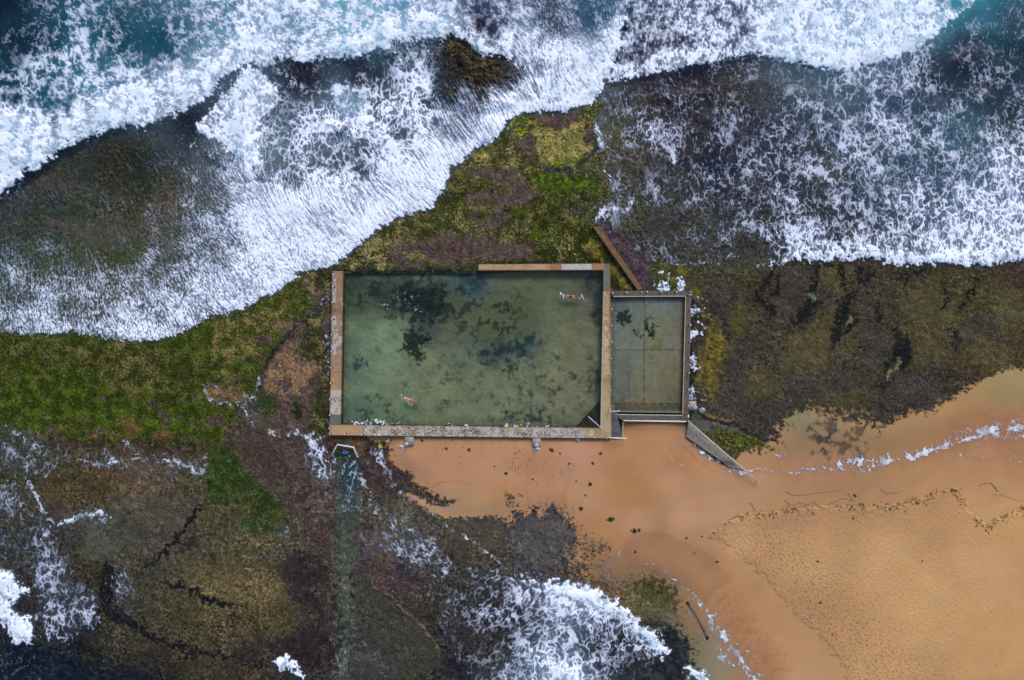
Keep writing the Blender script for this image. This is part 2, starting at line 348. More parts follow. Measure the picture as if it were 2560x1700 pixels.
def mixin(c, k): G.col[:] += (c - G.col) * k[..., None]
warm = G.col * np.array([1.24, 1.08, .84], np.float32)
mixin(purp, sstep(.52, .68, nB) * .8); mixin(oliv, sstep(.5, .66, G.noise(60, 22)) * .85); mixin(warm, sstep(.52, .7, G.noise(34, 23, 5)) * .7)
mixin(G.col * .62, sstep(.5, .68, G.noise(26, 24, 6, .62)) * .75); mixin(G.col * 1.45, sstep(.54, .7, G.noise(21, 25, 6, .62)) * .6)
mixin(hi, sstep(.53, .78, nG) * .8); mixin(lo, sstep(.5, .74, G.noise(9, 31, 5, .72)) * .8)
mixin(hi, sstep(.58, .75, nE) * sstep(.4, .65, nB) * .55); mixin(lo, sstep(.6, .74, G.noise(5, 26, 3)) * .6)

def patch(poly, layers, soft=3, rag=6, rs=14, seed=3, amt=1.0, off=0):
    sl, m = G.mask(poly, soft, rag, rs, seed, off); G.lay(sl, m, layers, amt)
def stroke(pts, w, layers, amt=1.0, **k):
    sl, m = G.line(pts, w, **k); G.lay(sl, m, layers, amt)
def blob(x, y, rx, ry=None, rot=0, n=12):
    ry = ry or rx; c, q = math.cos(R(rot)), math.sin(R(rot))
    return [(x + rx * math.cos(a) * c - ry * math.sin(a) * q, y + rx * math.cos(a) * q + ry * math.sin(a) * c) for a in np.linspace(0, 2 * math.pi, n, endpoint=False)]
nF = G.noise(4.8, 12, 4, .7); nH = G.noise(30, 13); nK = G.noise(4.2, 15, 3, .6); nL = G.noise(24, 16, 5, .6)
spk = .5 + ((nF - .5) * .62 + (nL - .5) * .42 + (nB - .5) * .30 + (nA - .5) * .25) * .92      # clustered speckle
GREEN = ['#3e4b11', ('#566a16', nH, .45, .75), ('#222e0a', nG, .5, .72, .8), ('#2b380c', nK, .52, .72, .6), ('#847a46', spk, .55, .76, .62)]
OLIVE = ['#40421c', ('#20260e', nG, .48, .68, .9), ('#958450', spk, .50, .70, .75), ('#2b2e12', nK, .58, .75, .7)]
YELL = ['#84753a', ('#a8935a', nK, .48, .7), ('#333a14', spk, .5, .66, .9), ('#59622a', nH, .5, .75, .5)]
PURP = ['#50403a', ('#645149', nC, .5, .75), ('#382b27', nG, .52, .72, .85), ('#6b5a48', nS, .58, .78, .4), ('#4a4628', nB, .55, .75, .5)]
TAN = ['#7a5c42', ('#96764f', nK, .45, .7), ('#4d3934', nG, .5, .72, .8), ('#a5855a', nF, .62, .8, .6)]
DARK = ['#1b1a18', ('#2c2924', nC, .5, .75), ('#0f0f11', nD, .5, .7)]
CRACK = ['#15161a', ('#25231f', nD, .5, .75)]
MOSS = ['#47590f', ('#7a8a14', nD, .42, .66), ('#2c3a0c', nG, .52, .74)]

# --- left algae field, with purple bare patches and brown-yellow stains
patch(FIELD_L, GREEN, 4, 7); FLDM = np.zeros(G.X.shape, np.float32)
G.col[:] = G.col
for pl_ in (FIELD_L, UPMID):
    sl, m = G.mask(pl_, 10, 6); FLDM[sl] = np.maximum(FLDM[sl], m)
patch([(-200, 840), (90, 845), (300, 860), (420, 870), (330, 910), (160, 900), (-200, 900)], OLIVE, 30, 14, 40, 7, .6)
patch([(240, 880), (420, 880), (560, 930), (480, 980), (330, 990), (250, 950)], OLIVE, 35, 14, 40, 7, .65)
patch([(560, 790), (700, 725), (760, 730), (730, 800), (660, 870), (580, 900), (500, 880)], ['#4a541a', ('#26300c', nG, .5, .72, .85), ('#9c8a52', spk, .5, .66, .85)], 20, 10, 30, 7, .8)
patch([(300, 960), (500, 965), (560, 1040), (300, 1080), (0, 1050), (0, 980)], ['#39480c', ('#587016', nH, .45, .7), ('#223008', nG, .5, .72, .85), ('#7a733a', spk, .66, .82, .6)], 40, 15, 40, 9, .7)
for x, y, a, b, r in [(295, 962, 12, 9, 30), (255, 995, 8, 5, 0), (378, 1008, 14, 10, 0), (455, 1003, 10, 8, 60), (485, 990, 7, 9, 0), (405, 1042, 20, 9, 20), (490, 1055, 9, 4, 20), (660, 850, 28, 9, 12), (672, 838, 10, 6, 30), (590, 795, 10, 6, 0), (640, 797, 9, 9, 50), (650, 895, 24, 6, 10), (445, 1040, 9, 5, 0), (210, 1050, 7, 5, 0), (130, 1078, 18, 9, 10), (535, 1055, 24, 11, -10), (240, 1085, 20, 16, 0), (600, 948, 15, 5, -30)]:
    patch(blob(x, y, a, b, r), PURP, 2, 5)
for p in ([(295, 1048), (338, 1050), (346, 1085), (330, 1095), (312, 1088), (300, 1062)], [(218, 1095), (240, 1078), (246, 1095), (230, 1108)], [(385, 1075), (430, 1078), (436, 1095), (395, 1098)], [(330, 1098), (420, 1120), (380, 1130), (320, 1125)]):
    patch(p, ['#7a5f30', ('#8f7038', nC, .5, .7), ('#4a3a2a', nG, .52, .7)], 3, 5)
patch([(130, 1100), (330, 1100), (500, 1100), (520, 1125), (400, 1150), (230, 1130), (120, 1120)], ['#4a3a32', ('#5f4a34', nC, .45, .7), ('#2f3814', nH, .5, .65, .9), ('#2c2422', nG, .55, .75)], 8, 12)
sl, m = G.mask(FIELD_L, 20, 6); G.col[sl] *= (1 - m[..., None] * np.array([.10, .15, .20], np.float32)); G.col *= (1 - .16 * FLDM)[..., None]
for p_ in ([(90, 548), (150, 548), (230, 552), (285, 560), (320, 590), (300, 610), (220, 604), (160, 580), (110, 566)], [(370, 600), (430, 610), (455, 630), (420, 640), (380, 622)], [(50, 430), (90, 424), (110, 445), (80, 458)], [(150, 455), (210, 462), (215, 472), (170, 470)]): patch(p_, PURP, 4, 9, amt=.85)
# --- brown path of bare rock left of the pool
patch([(760, 680), (830, 660), (830, 1085), (790, 1110), (755, 1090), (770, 1030), (780, 996), (800, 924), (770, 880), (755, 830), (770, 790), (806, 740)], ['#3a3a1e', ('#1f2311', nG, .46, .68, .9), ('#837445', spk, .54, .7, .85), ('#2c2c1a', nH, .5, .7, .6)], 5, 6)
patch([(744, 690), (760, 684), (806, 722), (812, 752), (790, 760), (770, 725)], PURP, 3, 6); patch([(765, 700), (780, 705), (800, 728), (785, 730)], ['#8a7448', ('#5a4a30', nG, .45, .65)], 3, 6)
patch([(681, 799), (761, 797), (755, 815), (718, 842), (694, 820)], PURP, 2, 5); patch([(694, 806), (732, 806), (728, 820), (705, 822)], TAN, 3, 5, amt=.7)
patch([(757, 775), (783, 774), (797, 757), (795, 768), (768, 792)], PURP, 2, 4)
patch([(754, 828), (720, 846), (683, 880), (658, 922), (650, 958), (660, 990), (692, 1006), (700, 1030), (672, 1036), (645, 1034), (620, 1070), (690, 1092), (762, 1092), (775, 1034), (782, 997), (800, 930), (768, 905), (752, 897), (748, 868)], PURP, 3, 5)
patch([(728, 862), (738, 880), (742, 902), (790, 905), (800, 922), (772, 945), (742, 985), (700, 990), (664, 975), (656, 955), (672, 925), (690, 892), (715, 872)], TAN, 6, 7)
patch(blob(713, 962, 20, 17), ['#4c3a38', ('#5a4742', nC, .5, .75)], 3, 6); patch(blob(690, 915, 12, 8), PURP, 3, 5)
patch(blob(743, 1027, 12, 22, 5), ['#2c3810', ('#141f08', nG, .5, .7)], 2, 5); patch(blob(662, 1010, 26, 22, 40), ['#33451a', ('#1c2a0e', nG, .5, .7)], 4, 9)
patch(blob(818, 822, 13, 22), ['#4a3f40', ('#5b4e4e', nC, .5, .7)], 2, 3)
patch([(506, 961), (539, 964), (583, 968), (619, 986), (594, 1008), (554, 1008), (517, 993)], ['#6e5836', ('#8d7142', nC, .5, .7), ('#3c3029', nG, .5, .7)], 2, 4)
stroke([(831, 735), (800, 760), (757, 803), (715, 845), (680, 880), (660, 915), (645, 955), (640, 990)], 3, CRACK, .75, rag=2)
stroke([(830, 880), (822, 930), (826, 1000), (824, 1050)], 4, DARK, .7, rag=2)
# --- green reef above the pool
patch(UPMID, OLIVE, 4, 7)
patch([(1120, 470), (1300, 440), (1500, 440), (1530, 480), (1470, 560), (1540, 660), (1300, 660), (1330, 560), (1250, 520), (1150, 520)], ['#30350f', ('#1a200b', nG, .46, .66, .9), ('#7d6f40', spk, .58, .72, .8), ('#43500f', nH, .5, .72, .7)], 25, 14, 40, 9)
patch([(1327, 297), (1396, 324), (1451, 291), (1469, 328), (1484, 361), (1462, 393), (1433, 412), (1367, 415), (1353, 404), (1338, 364)], YELL, 3, 6)
patch([(1365, 398), (1435, 396), (1462, 380), (1466, 394), (1433, 413), (1367, 416)], MOSS, 4, 6, amt=.8)
patch([(1185, 378), (1225, 372), (1220, 400), (1190, 402)], YELL, 8, 8)
patch([(1320, 288), (1335, 279), (1396, 284), (1447, 268), (1449, 302), (1418, 310), (1396, 324), (1360, 310), (1335, 295)], PURP, 2, 4)
patch([(1265, 302), (1302, 288), (1324, 310), (1338, 346), (1338, 383), (1324, 393), (1294, 372), (1276, 339)], PURP, 2, 4)
patch([(1270, 300), (1308, 286), (1320, 315), (1326, 350), (1312, 358), (1298, 345), (1276, 330)], ['#3a4a10', ('#93a012', nH * .5 + nD * .5, .5, .6), ('#54403c', nG, .58, .72)], 5, 9)
patch([(1466, 315), (1484, 328), (1486, 357), (1466, 361), (1458, 346)], ['#4c2f30', ('#392424', nG, .5, .7)], 2, 4)
patch([(1134, 419), (1229, 423), (1287, 421), (1302, 437), (1327, 474), (1349, 488), (1324, 499), (1302, 514), (1251, 506), (1196, 517), (1163, 510), (1160, 481), (1214, 477), (1258, 477), (1251, 455), (1200, 448), (1160, 434)], PURP, 3, 6)
patch([(1324, 448), (1360, 437), (1418, 437), (1498, 455), (1487, 477), (1418, 477), (1360, 474)], ['#3f520c', ('#5f7a10', nC, .45, .7), ('#1f2b0a', nG, .5, .7)], 8, 8, amt=.9)
patch([(1353, 408), (1389, 419), (1433, 415), (1477, 386), (1498, 350), (1506, 364), (1469, 397), (1418, 430), (1360, 426)], ['#38333a', ('#4c474a', nC, .5, .7), ('#221f22', nG, .5, .7)], 2, 4)
patch([(1218, 539), (1258, 521), (1273, 539), (1243, 575), (1189, 570)], PURP, 3, 8); patch(blob(1180, 540, 20, 8, -20), PURP, 3, 8)
patch([(975, 622), (1010, 596), (1060, 602), (1100, 582), (1200, 588), (1260, 603), (1330, 612), (1340, 640), (1290, 655), (1200, 652), (1150, 660), (1000, 672), (970, 650)], PURP, 4, 8)
patch(blob(1150, 625, 60, 14, 5), ['#46302f', ('#5c4444', nC, .5, .7)], 4, 8, amt=.7)
stroke([(1008, 628), (1030, 640), (1060, 646), (1084, 655)], 5, ['#7d7a35', ('#4d5220', nD, .5, .7)], rag=3)
patch([(870, 640), (960, 618), (975, 650), (960, 675), (870, 680)], ['#373c18', ('#1e2410', nG, .46, .66), ('#9a8a58', spk, .5, .64, .9)], 5, 8)
patch([(1350, 620), (1440, 560), (1510, 650), (1500, 662), (1350, 658)], ['#333a10', ('#1b220b', nG, .48, .66), ('#877644', spk, .58, .72)], 10, 10)
patch([(1440, 560), (1480, 575), (1590, 728), (1520, 730)], ['#3a3614', ('#1f210e', nG, .48, .68), ('#6b5f28', nH, .5, .7)], 6, 8)
stroke([(840, 676), (930, 678), (1050, 678), (1190, 672)], 6, DARK, .7, rag=3); stroke([(1195, 656), (1350, 655), (1515, 655)], 5, DARK, .6, rag=2)
# --- purple slope beside the brown retaining wall, dark reef behind the second pool
patch([(1486, 545), (1530, 560), (1600, 620), (1630, 650), (1626, 727), (1590, 727), (1540, 645)], ['#4a383e', ('#5c4a4c', nC, .5, .7), ('#33272b', nG, .5, .72)], 5, 8)
patch([(1630, 650), (1720, 665), (1760, 740), (1640, 730)], ['#4c4a22', ('#33321c', nG, .46, .68), ('#6a6428', nH, .5, .7)], 10, 10)
patch([(1760, 775), (1795, 800), (1830, 880), (1800, 930), (1790, 1000), (1750, 960), (1740, 900), (1760, 860), (1775, 820)], ['#6e5d24', ('#84702c', nC, .45, .7), ('#38321a', nG, .52, .7), ('#4d4a1c', nH, .55, .75)], 8, 10)
patch([(1820, 770), (1850, 750), (1880, 800), (1850, 870), (1830, 850)], ['#585426', ('#3a3820', nG, .48, .68)], 15, 12, amt=.8)
for x, y, a, b, r in [(1806, 750, 28, 55, -5), (1855, 895, 36, 48, 10), (1980, 695, 42, 36, 20), (1970, 785, 36, 48, 0), (2070, 740, 30, 28, 0), (2185, 865, 36, 58, 8), (2160, 770, 22, 30, 0), (1830, 1010, 40, 50, 0), (2050, 960, 80, 40, -10), (2280, 990, 70, 55, -20), (2460, 830, 60, 50, 0), (2350, 1000, 50, 30, -30), (1960, 1030, 60, 34, 0)]:
    patch(blob(x, y, a, b, r), ['#3c3433', ('#4a4240', nC, .5, .7), ('#28221f', nG, .5, .72), ('#6a5f44', nF, .62, .78, .6)], 9, 11, amt=.7)
for x, y, a, b, r in [(2085, 690, 34, 25, 0), (2020, 880, 60, 60, 0), (2100, 830, 60, 60, 20), (2330, 760, 70, 50, 0), (2450, 880, 50, 40, 0), (2300, 880, 60, 40, 0), (2120, 1000, 60, 20, 0), (2530, 790, 30, 50, 0), (1900, 960, 40, 40, 0), (2490, 900, 50, 30, -20)]:
    patch(blob(x, y, a, b, r), ['#5c5230', ('#6f6436', nC, .5, .75), ('#3a3320', nG, .5, .72)], 22, 14, amt=.6)
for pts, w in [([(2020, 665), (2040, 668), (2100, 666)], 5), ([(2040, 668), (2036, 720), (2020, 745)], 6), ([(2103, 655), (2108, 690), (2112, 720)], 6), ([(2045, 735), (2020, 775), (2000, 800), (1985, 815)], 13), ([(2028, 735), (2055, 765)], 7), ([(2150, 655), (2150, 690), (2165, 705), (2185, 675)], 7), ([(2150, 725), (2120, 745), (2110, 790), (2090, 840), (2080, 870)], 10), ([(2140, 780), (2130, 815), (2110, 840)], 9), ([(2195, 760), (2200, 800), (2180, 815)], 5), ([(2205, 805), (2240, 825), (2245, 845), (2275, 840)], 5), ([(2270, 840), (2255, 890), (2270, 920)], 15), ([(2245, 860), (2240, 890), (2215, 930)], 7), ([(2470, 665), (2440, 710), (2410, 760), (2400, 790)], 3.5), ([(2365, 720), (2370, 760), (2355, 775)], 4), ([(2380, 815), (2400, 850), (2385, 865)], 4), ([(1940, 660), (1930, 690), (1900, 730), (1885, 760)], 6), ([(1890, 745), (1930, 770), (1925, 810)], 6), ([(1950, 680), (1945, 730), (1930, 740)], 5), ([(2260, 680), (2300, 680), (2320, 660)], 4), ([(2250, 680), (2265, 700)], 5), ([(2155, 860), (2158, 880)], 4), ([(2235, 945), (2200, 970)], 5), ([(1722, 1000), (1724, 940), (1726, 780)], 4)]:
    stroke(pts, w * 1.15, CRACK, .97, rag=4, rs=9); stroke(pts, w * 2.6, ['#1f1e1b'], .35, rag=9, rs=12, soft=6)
stroke([(2250, 895), (2232, 930), (2218, 945)], 6, ['#6f7050', ('#55583c', nC, .5, .7)], rag=3); stroke([(2125, 790), (2108, 820)], 4, ['#6f6a40'], rag=4)
stroke([(1888, 900), (1893, 935), (1896, 962)], 2.5, ['#6f6640'], .8, rag=2); patch(blob(2033, 742, 10, 8), ['#5a604c', ('#434838', nD, .5, .7)], 3, 5)
# concrete apron, algae wedge and gully edge beside the ramp
patch([(1722, 1028), (1750, 1045), (1800, 1052), (1852, 1070), (1900, 1098), (1946, 1118), (1915, 1124), (1880, 1128), (1842, 1138), (1790, 1110), (1720, 1060)], ['#3d401c', ('#55581c', nC, .45, .7), ('#22250f', nG, .5, .7), ('#6c6c1c', nD, .62, .8)], 4, 7)
patch([(1721, 1027), (1750, 1042), (1800, 1052), (1845, 1068), (1860, 1080), (1800, 1072), (1780, 1080), (1762, 1088), (1735, 1070)], ['#54524a', ('#656254', nC, .5, .7), ('#3f3e38', nG, .5, .7)], 4, 7)
patch([(1770, 1035), (1800, 1045), (1840, 1050), (1845, 1062), (1800, 1056)], ['#84683f', ('#6b5737', nG, .45, .65)], 4, 9)
stroke([(1740, 1020), (1758, 1045), (1800, 1055), (1848, 1066), (1884, 1086), (1944, 1116)], 4.5, ['#262224', ('#38302c', nD, .5, .7)], rag=2)
# --- lower left reef
patch([(525, 1118), (590, 1120), (656, 1210), (705, 1270), (729, 1310), (656, 1334), (619, 1327), (583, 1258), (515, 1260), (506, 1203), (512, 1160)], ['#33401a', ('#1d270f', nG, .48, .68), ('#5a5528', spk, .52, .68)], 6, 10)
patch([(520, 1120), (575, 1118), (590, 1200), (600, 1260), (520, 1262), (508, 1205)], ['#28400f', ('#1a2b0c', nG, .48, .68), ('#3a501a', nC, .5, .75), ('#3c3a20', nL, .52, .68, .7)], 12, 14, amt=.8)
patch([(600, 1290), (650, 1320), (640, 1335), (615, 1328)], ['#2a4a12', ('#1b330c', nG, .5, .7)], 8, 9, amt=.8)
patch([(588, 1085), (765, 1095), (770, 1152), (822, 1239), (836, 1349), (823, 1372), (783, 1363), (747, 1312), (710, 1268), (674, 1225), (635, 1190), (585, 1125)], ['#483730', ('#594439', nC, .5, .75), ('#2f2523', nG, .5, .7), ('#66553f', nF, .6, .8, .5), ('#4a4434', nB, .5, .7, .5)], 7, 10)
patch([(740, 1190), (830, 1180), (830, 1290), (790, 1330), (745, 1280), (735, 1220)], ['#584c40', ('#6a5f4c', nG, .5, .72), ('#40302f', nC, .52, .75), ('#33292c', nH, .58, .75)], 12, 10, amt=.75)
patch([(275, 1240), (460, 1225), (490, 1258), (466, 1312), (395, 1400), (310, 1365), (215, 1395), (255, 1320)], ['#504a3a', ('#5c5848', nS, .5, .75), ('#3c372e', nG, .52, .75), ('#443c34', nB, .5, .75)], 8, 10, amt=.8)
patch([(290, 1250), (420, 1200), (390, 1225), (330, 1250)], ['#6a5842', ('#574636', nS, .5, .7)], 8, 8, amt=.7); patch([(310, 1100), (420, 1190), (400, 1225), (300, 1215)], ['#5b4632', ('#463425', nG, .5, .7), ('#745a3c', nS, .6, .8)], 15, 12, amt=.6)
patch([(225, 1300), (290, 1360), (250, 1405), (200, 1390)], ['#5a5c4a', ('#4b4c3c', nC, .5, .7)], 16, 10, amt=.7)
patch([(470, 1430), (560, 1430), (700, 1450), (720, 1500), (650, 1512), (560, 1500)], ['#6b5a38', ('#7e6a45', nG, .5, .72), ('#3d341f', nF, .55, .75)], 16, 12, amt=.65)
for p in ([(703, 1408), (736, 1385), (800, 1392), (826, 1421), (820, 1458), (783, 1468), (728, 1462), (704, 1440)], [(720, 1480), (800, 1485), (808, 1538), (757, 1530)], [(655, 1605), (765, 1570), (834, 1604), (834, 1676), (692, 1670)], [(445, 1375), (470, 1340), (510, 1340), (490, 1372)], [(580, 1620), (650, 1600), (660, 1660), (600, 1650)]):
    patch(p, ['#2f2526', ('#3f3132', nC, .5, .7), ('#1d1819', nG, .48, .68)], 6, 9, amt=.8)
for pts, w in [([(506, 1265), (485, 1290), (459, 1323), (430, 1360), (393, 1396), (340, 1432)], 6), ([(490, 1272), (478, 1300)], 6), ([(404, 1458), (459, 1469), (510, 1494), (554, 1512), (619, 1516)], 6), ([(500, 1492), (545, 1512)], 8), ([(262, 1494), (291, 1523), (321, 1552), (353, 1582), (393, 1600), (444, 1618), (503, 1633), (568, 1640), (612, 1658), (685, 1667)], 5), ([(503, 1633), (470, 1645), (440, 1655)], 5), ([(262, 1412), (270, 1440), (262, 1494), (280, 1520)], 17), ([(240, 1520), (300, 1545), (340, 1580)], 9), ([(150, 1600), (250, 1640), (250, 1660)], 7), ([(340, 1265), (300, 1310)], 2), ([(255, 1560), (200, 1580), (150, 1610)], 8)]:
    stroke(pts, w * 1.2, CRACK, .97, rag=3.5, rs=10)
patch([(-200, 1600), (120, 1620), (200, 1650), (330, 1665), (420, 1700), (400, 1900), (-200, 1900)], ['#101a26', ('#1f2a33', nC, .5, .7), ('#0c1119', nG, .5, .7)], 18, 14, amt=.85)
patch(blob(160, 1280, 30, 24), PURP, 8, 9, amt=.6); patch(blob(130, 1240, 24, 16), PURP, 8, 9, amt=.5)
# --- channel draining the inlet
patch([(848, 1135), (892, 1140), (896, 1190), (900, 1240), (888, 1290), (884, 1420), (884, 1560), (872, 1640), (868, 1900), (836, 1900), (845, 1640), (842, 1560), (836, 1480), (840, 1380), (846, 1280), (850, 1200)], ['#5e6250', ('#747862', nC, .45, .7), ('#30342b', nG, .53, .72), ('#48523c', nB, .5, .7), ('#3c3a34', nL, .5, .66, .7)], 9, 13, amt=.88)
patch([(850, 1140), (892, 1140), (896, 1190), (890, 1250), (850, 1230)], ['#35473c', ('#26352f', nC, .5, .7)], 10, 8)
stroke([(840, 1460), (838, 1500), (848, 1560), (838, 1640)], 6, DARK, .8, rag=6); stroke([(884, 1440), (880, 1540), (868, 1620)], 4, DARK, .8, rag=5)
patch([(843, 1112), (883, 1120), (893, 1142), (888, 1160), (838, 1150), (830, 1135)], ['#37431f', ('#26301a', nG, .5, .7)], 3, 4)
patch([(820, 1088), (918, 1090), (912, 1108), (895, 1116), (843, 1108), (822, 1110)], ['#6a4f2e', ('#4e3d28', nG, .48, .68), ('#7d6134', nC, .55, .75)], 3, 5)
patch([(854, 1096), (874, 1096), (874, 1112), (854, 1112)], ['#55504c', ('#48433e', nD, .5, .7)], 1.5, 1.5); patch([(890, 1120), (905, 1105), (920, 1110), (898, 1142)], ['#584a38', ('#40352b', nG, .5, .7)], 3, 5)
# --- lower middle reef
patch([(898, 1180), (920, 1120), (972, 1128), (978, 1162), (1003, 1180), (1030, 1195), (1018, 1236), (960, 1230), (920, 1210)], ['#463230', ('#553b36', nC, .5, .7), ('#2d2224', nG, .5, .7), ('#5d4c30', spk, .58, .74, .7)], 4, 7)
patch([(900, 1330), (960, 1330), (1010, 1370), (1000, 1410), (930, 1400), (904, 1380)], ['#585252', ('#4a4343', nG, .5, .7), ('#6a6461', nC, .55, .75)], 8, 8, amt=.7)
patch([(926, 1420), (970, 1430), (1060, 1470), (1010, 1510), (960, 1490), (930, 1465)], ['#4c3b38', ('#3a2c2a', nG, .5, .7), ('#3a3130', nC, .55, .75)], 10, 12, amt=.75)
patch([(938, 1385), (970, 1390), (968, 1412), (940, 1405)], ['#66512c'], 6, 7, amt=.7)
patch([(884, 1420), (925, 1420), (932, 1470), (980, 1495), (1004, 1530), (1060, 1570), (1098, 1620), (1098, 1670), (1060, 1690), (960, 1700), (884, 1690)], ['#3e3b33', ('#49463a', nC, .5, .75), ('#2f2c28', nG, .5, .72), ('#4f4b3c', nF, .62, .78, .6)], 5, 6, amt=.9)
stroke([(926, 1435), (932, 1468), (962, 1482), (990, 1502), (1004, 1528), (1040, 1550), (1068, 1582), (1090, 1612), (1098, 1650)], 1.8, ['#7b6f50'], .8, rag=2); stroke([(930, 1473), (960, 1486), (988, 1507), (1002, 1533), (1036, 1555)], 2.2, DARK, .7, rag=2)
for pts in ([(990, 1500), (1060, 1530), (1120, 1560), (1180, 1590)], [(1010, 1530), (1080, 1560), (1150, 1610)], [(915, 1405), (1000, 1430), (1080, 1470)], [(1140, 1590), (1180, 1600), (1230, 1610)]):
    stroke(pts, 5, ['#2a2527', ('#3a3230', nD, .5, .7)], .7, rag=6)
patch([(1110, 1300), (1250, 1297), (1285, 1310), (1230, 1370), (1190, 1420), (1150, 1400), (1130, 1350)], ['#4c463a', ('#3c3731', nG, .48, .7), ('#605842', spk, .54, .7), ('#554436', nB, .5, .7)], 9, 11, amt=.75)
patch([(1285, 1300), (1340, 1285), (1410, 1290), (1440, 1340), (1420, 1400), (1340, 1420), (1290, 1400)], ['#524d4b', ('#645e58', nK, .52, .7), ('#3a3637', nG, .5, .72), ('#5c5848', nB, .5, .7, .6)], 9, 11, amt=.85)
# --- grain of the weed turf: dark holes and pale tufts at three sizes, over every rock surface
gr = (nG - .5) * 1.0 + (G.noise(6, 311, 4, .7) - .5) * .95 + (nE - .5) * .75 + (G.noise(19, 312, 5, .62) - .5) * .8
ga = (.28 + .77 * sstep(.36, .62, G.noise(85, 315, 4, .6))); ga = np.maximum(ga, .85 * FLDM); ga[rsl] *= 1 - .35 * rm_r
G.col *= np.exp(np.clip(gr, -.75, .7) * 1.05 * ga - .02)[..., None]
tuft = sstep(.60, .80, G.noise(5, 313, 3, .62) * .7 + G.noise(28, 314, 4) * .3); lum = G.col.mean(-1); G.col += (lin('#8d7c58') - G.col) * (tuft * .38 * ga * sstep(.012, .04, lum))[..., None]
# --- SAND
sand_pts = H3([(1000, 1150, '#ad8058'), (1100, 1180, '#b07f56'), (1150, 1110, '#a87d55'), (1250, 1180, '#b0815a'), (1350, 1180, '#ac7c50'), (1450, 1150, '#b28460'), (1560, 1100, '#ae7d50'), (1600, 1070, '#ad7a4c'), (1650, 1100, '#ab7d53'), (1700, 1150, '#a8774c'), (1550, 1200, '#a67645'), (1600, 1250, '#a27240'), (1480, 1250, '#b08358'), (1350, 1250, '#b3865a'), (1250, 1240, '#ad8052'), (1200, 1280, '#b08a5c'), (1100, 1270, '#b08a5e'), (1400, 1300, '#b48555'), (1500, 1320, '#b07f4e'), (1450, 1400, '#a37a4e'), (1600, 1300, '#b58960'), (1700, 1300, '#b88c62'), (1680, 1200, '#b3865a'), (1800, 1250, '#b48860'), (1900, 1200, '#b48758'), (2000, 1180, '#a97a52'), (2100, 1150, '#a67650'), (2300, 1170, '#b08454'), (2450, 1150, '#ae7f52'), (2300, 1130, '#a3724c'), (2400, 1080, '#a06f48'), (2520, 1080, '#a3704a'), (2400, 1030, '#9c7648'), (2500, 960, '#8f7c4c'), (2300, 1060, '#98764a'), (2200, 1090, '#94754a'), (2100, 1100, '#8c7048'), (2000, 1060, '#7c7450'), (1980, 1100, '#8f7048'), (1900, 1140, '#9a714a'), (1850, 1150, '#a0734c'),
 (1600, 1370, '#a0744c'), (1680, 1400, '#a3754c'), (1650, 1340, '#a1744a'), (1750, 1420, '#a6774d'), (1750, 1500, '#a9764a'), (1800, 1550, '#a8744a'), (1850, 1600, '#a6734a'), (1800, 1450, '#ad7f52'), (1900, 1550, '#b08252'), (1950, 1600, '#b48758'), (2000, 1680, '#b68a5c'), (1850, 1690, '#a3734a'), (1900, 1650, '#a47248'), (1600, 1480, '#77633e'), (1680, 1540, '#84704a'), (1720, 1560, '#8c7048'), (1740, 1620, '#787250'), (1700, 1600, '#6f6c4a'), (1760, 1680, '#7c7a58'), (1800, 1690, '#8c7c54'), (1700, 1480, '#9a7048'), (1560, 1440, '#946f48'), (1500, 1430, '#8f6a45'), (1650, 1430, '#9a6f4a'), (1620, 1500, '#6f6544'),
 (2000, 1400, '#c0945f'), (2200, 1400, '#c3975f'), (1850, 1360, '#bf935f'), (2300, 1500, '#c4985f'), (2450, 1400, '#c29560'), (2500, 1600, '#be9159'), (2200, 1650, '#c1945c'), (2500, 1300, '#bd9058'), (2400, 1260, '#b88a58')])
SC = G.idw(sand_pts, 3, 25) * np.array([1.12, 1.08, 1.16], np.float32)
nT = G.noise(40, 41, 4, .5, 3.0, -20); nP = G.noise(3.4, 43, 2); nQ = G.noise(70, 44, 3)
SC = SC * (1 + (nQ - .5) * .12 + (nT - .5) * .09 + (nP - .5) * .05)[..., None]
SC *= np.array([1, .985, .965], np.float32) ** ((nT - .5) * 4)[..., None]
sand_sl, sand_d = G.sdf(SAND); amp = G.idw([(1000, 1200, 5), (1100, 1280, 6), (1200, 1292, 5), (1300, 1280, 12), (1390, 1275, 14), (1420, 1330, 26), (1440, 1390, 26), (1480, 1440, 26), (1560, 1480, 34), (1690, 1500, 16), (1720, 1620, 18), (1950, 1080, 14), (2040, 1020, 16), (2150, 1050, 22), (2250, 1050, 10), (2400, 980, 8), (2500, 930, 8), (1800, 1150, 5), (1600, 1040, 3), (1300, 1080, 2)], 4, 20)[sand_sl]
SANDM = np.zeros(G.X.shape, np.float32); SANDM[sand_sl] = sstep(-1.8, 1.8, (sand_d + ((nC[sand_sl] - .5) * 2.2 + (nG[sand_sl] - .5) * 2.6) * amp) / (1 + amp * .12))
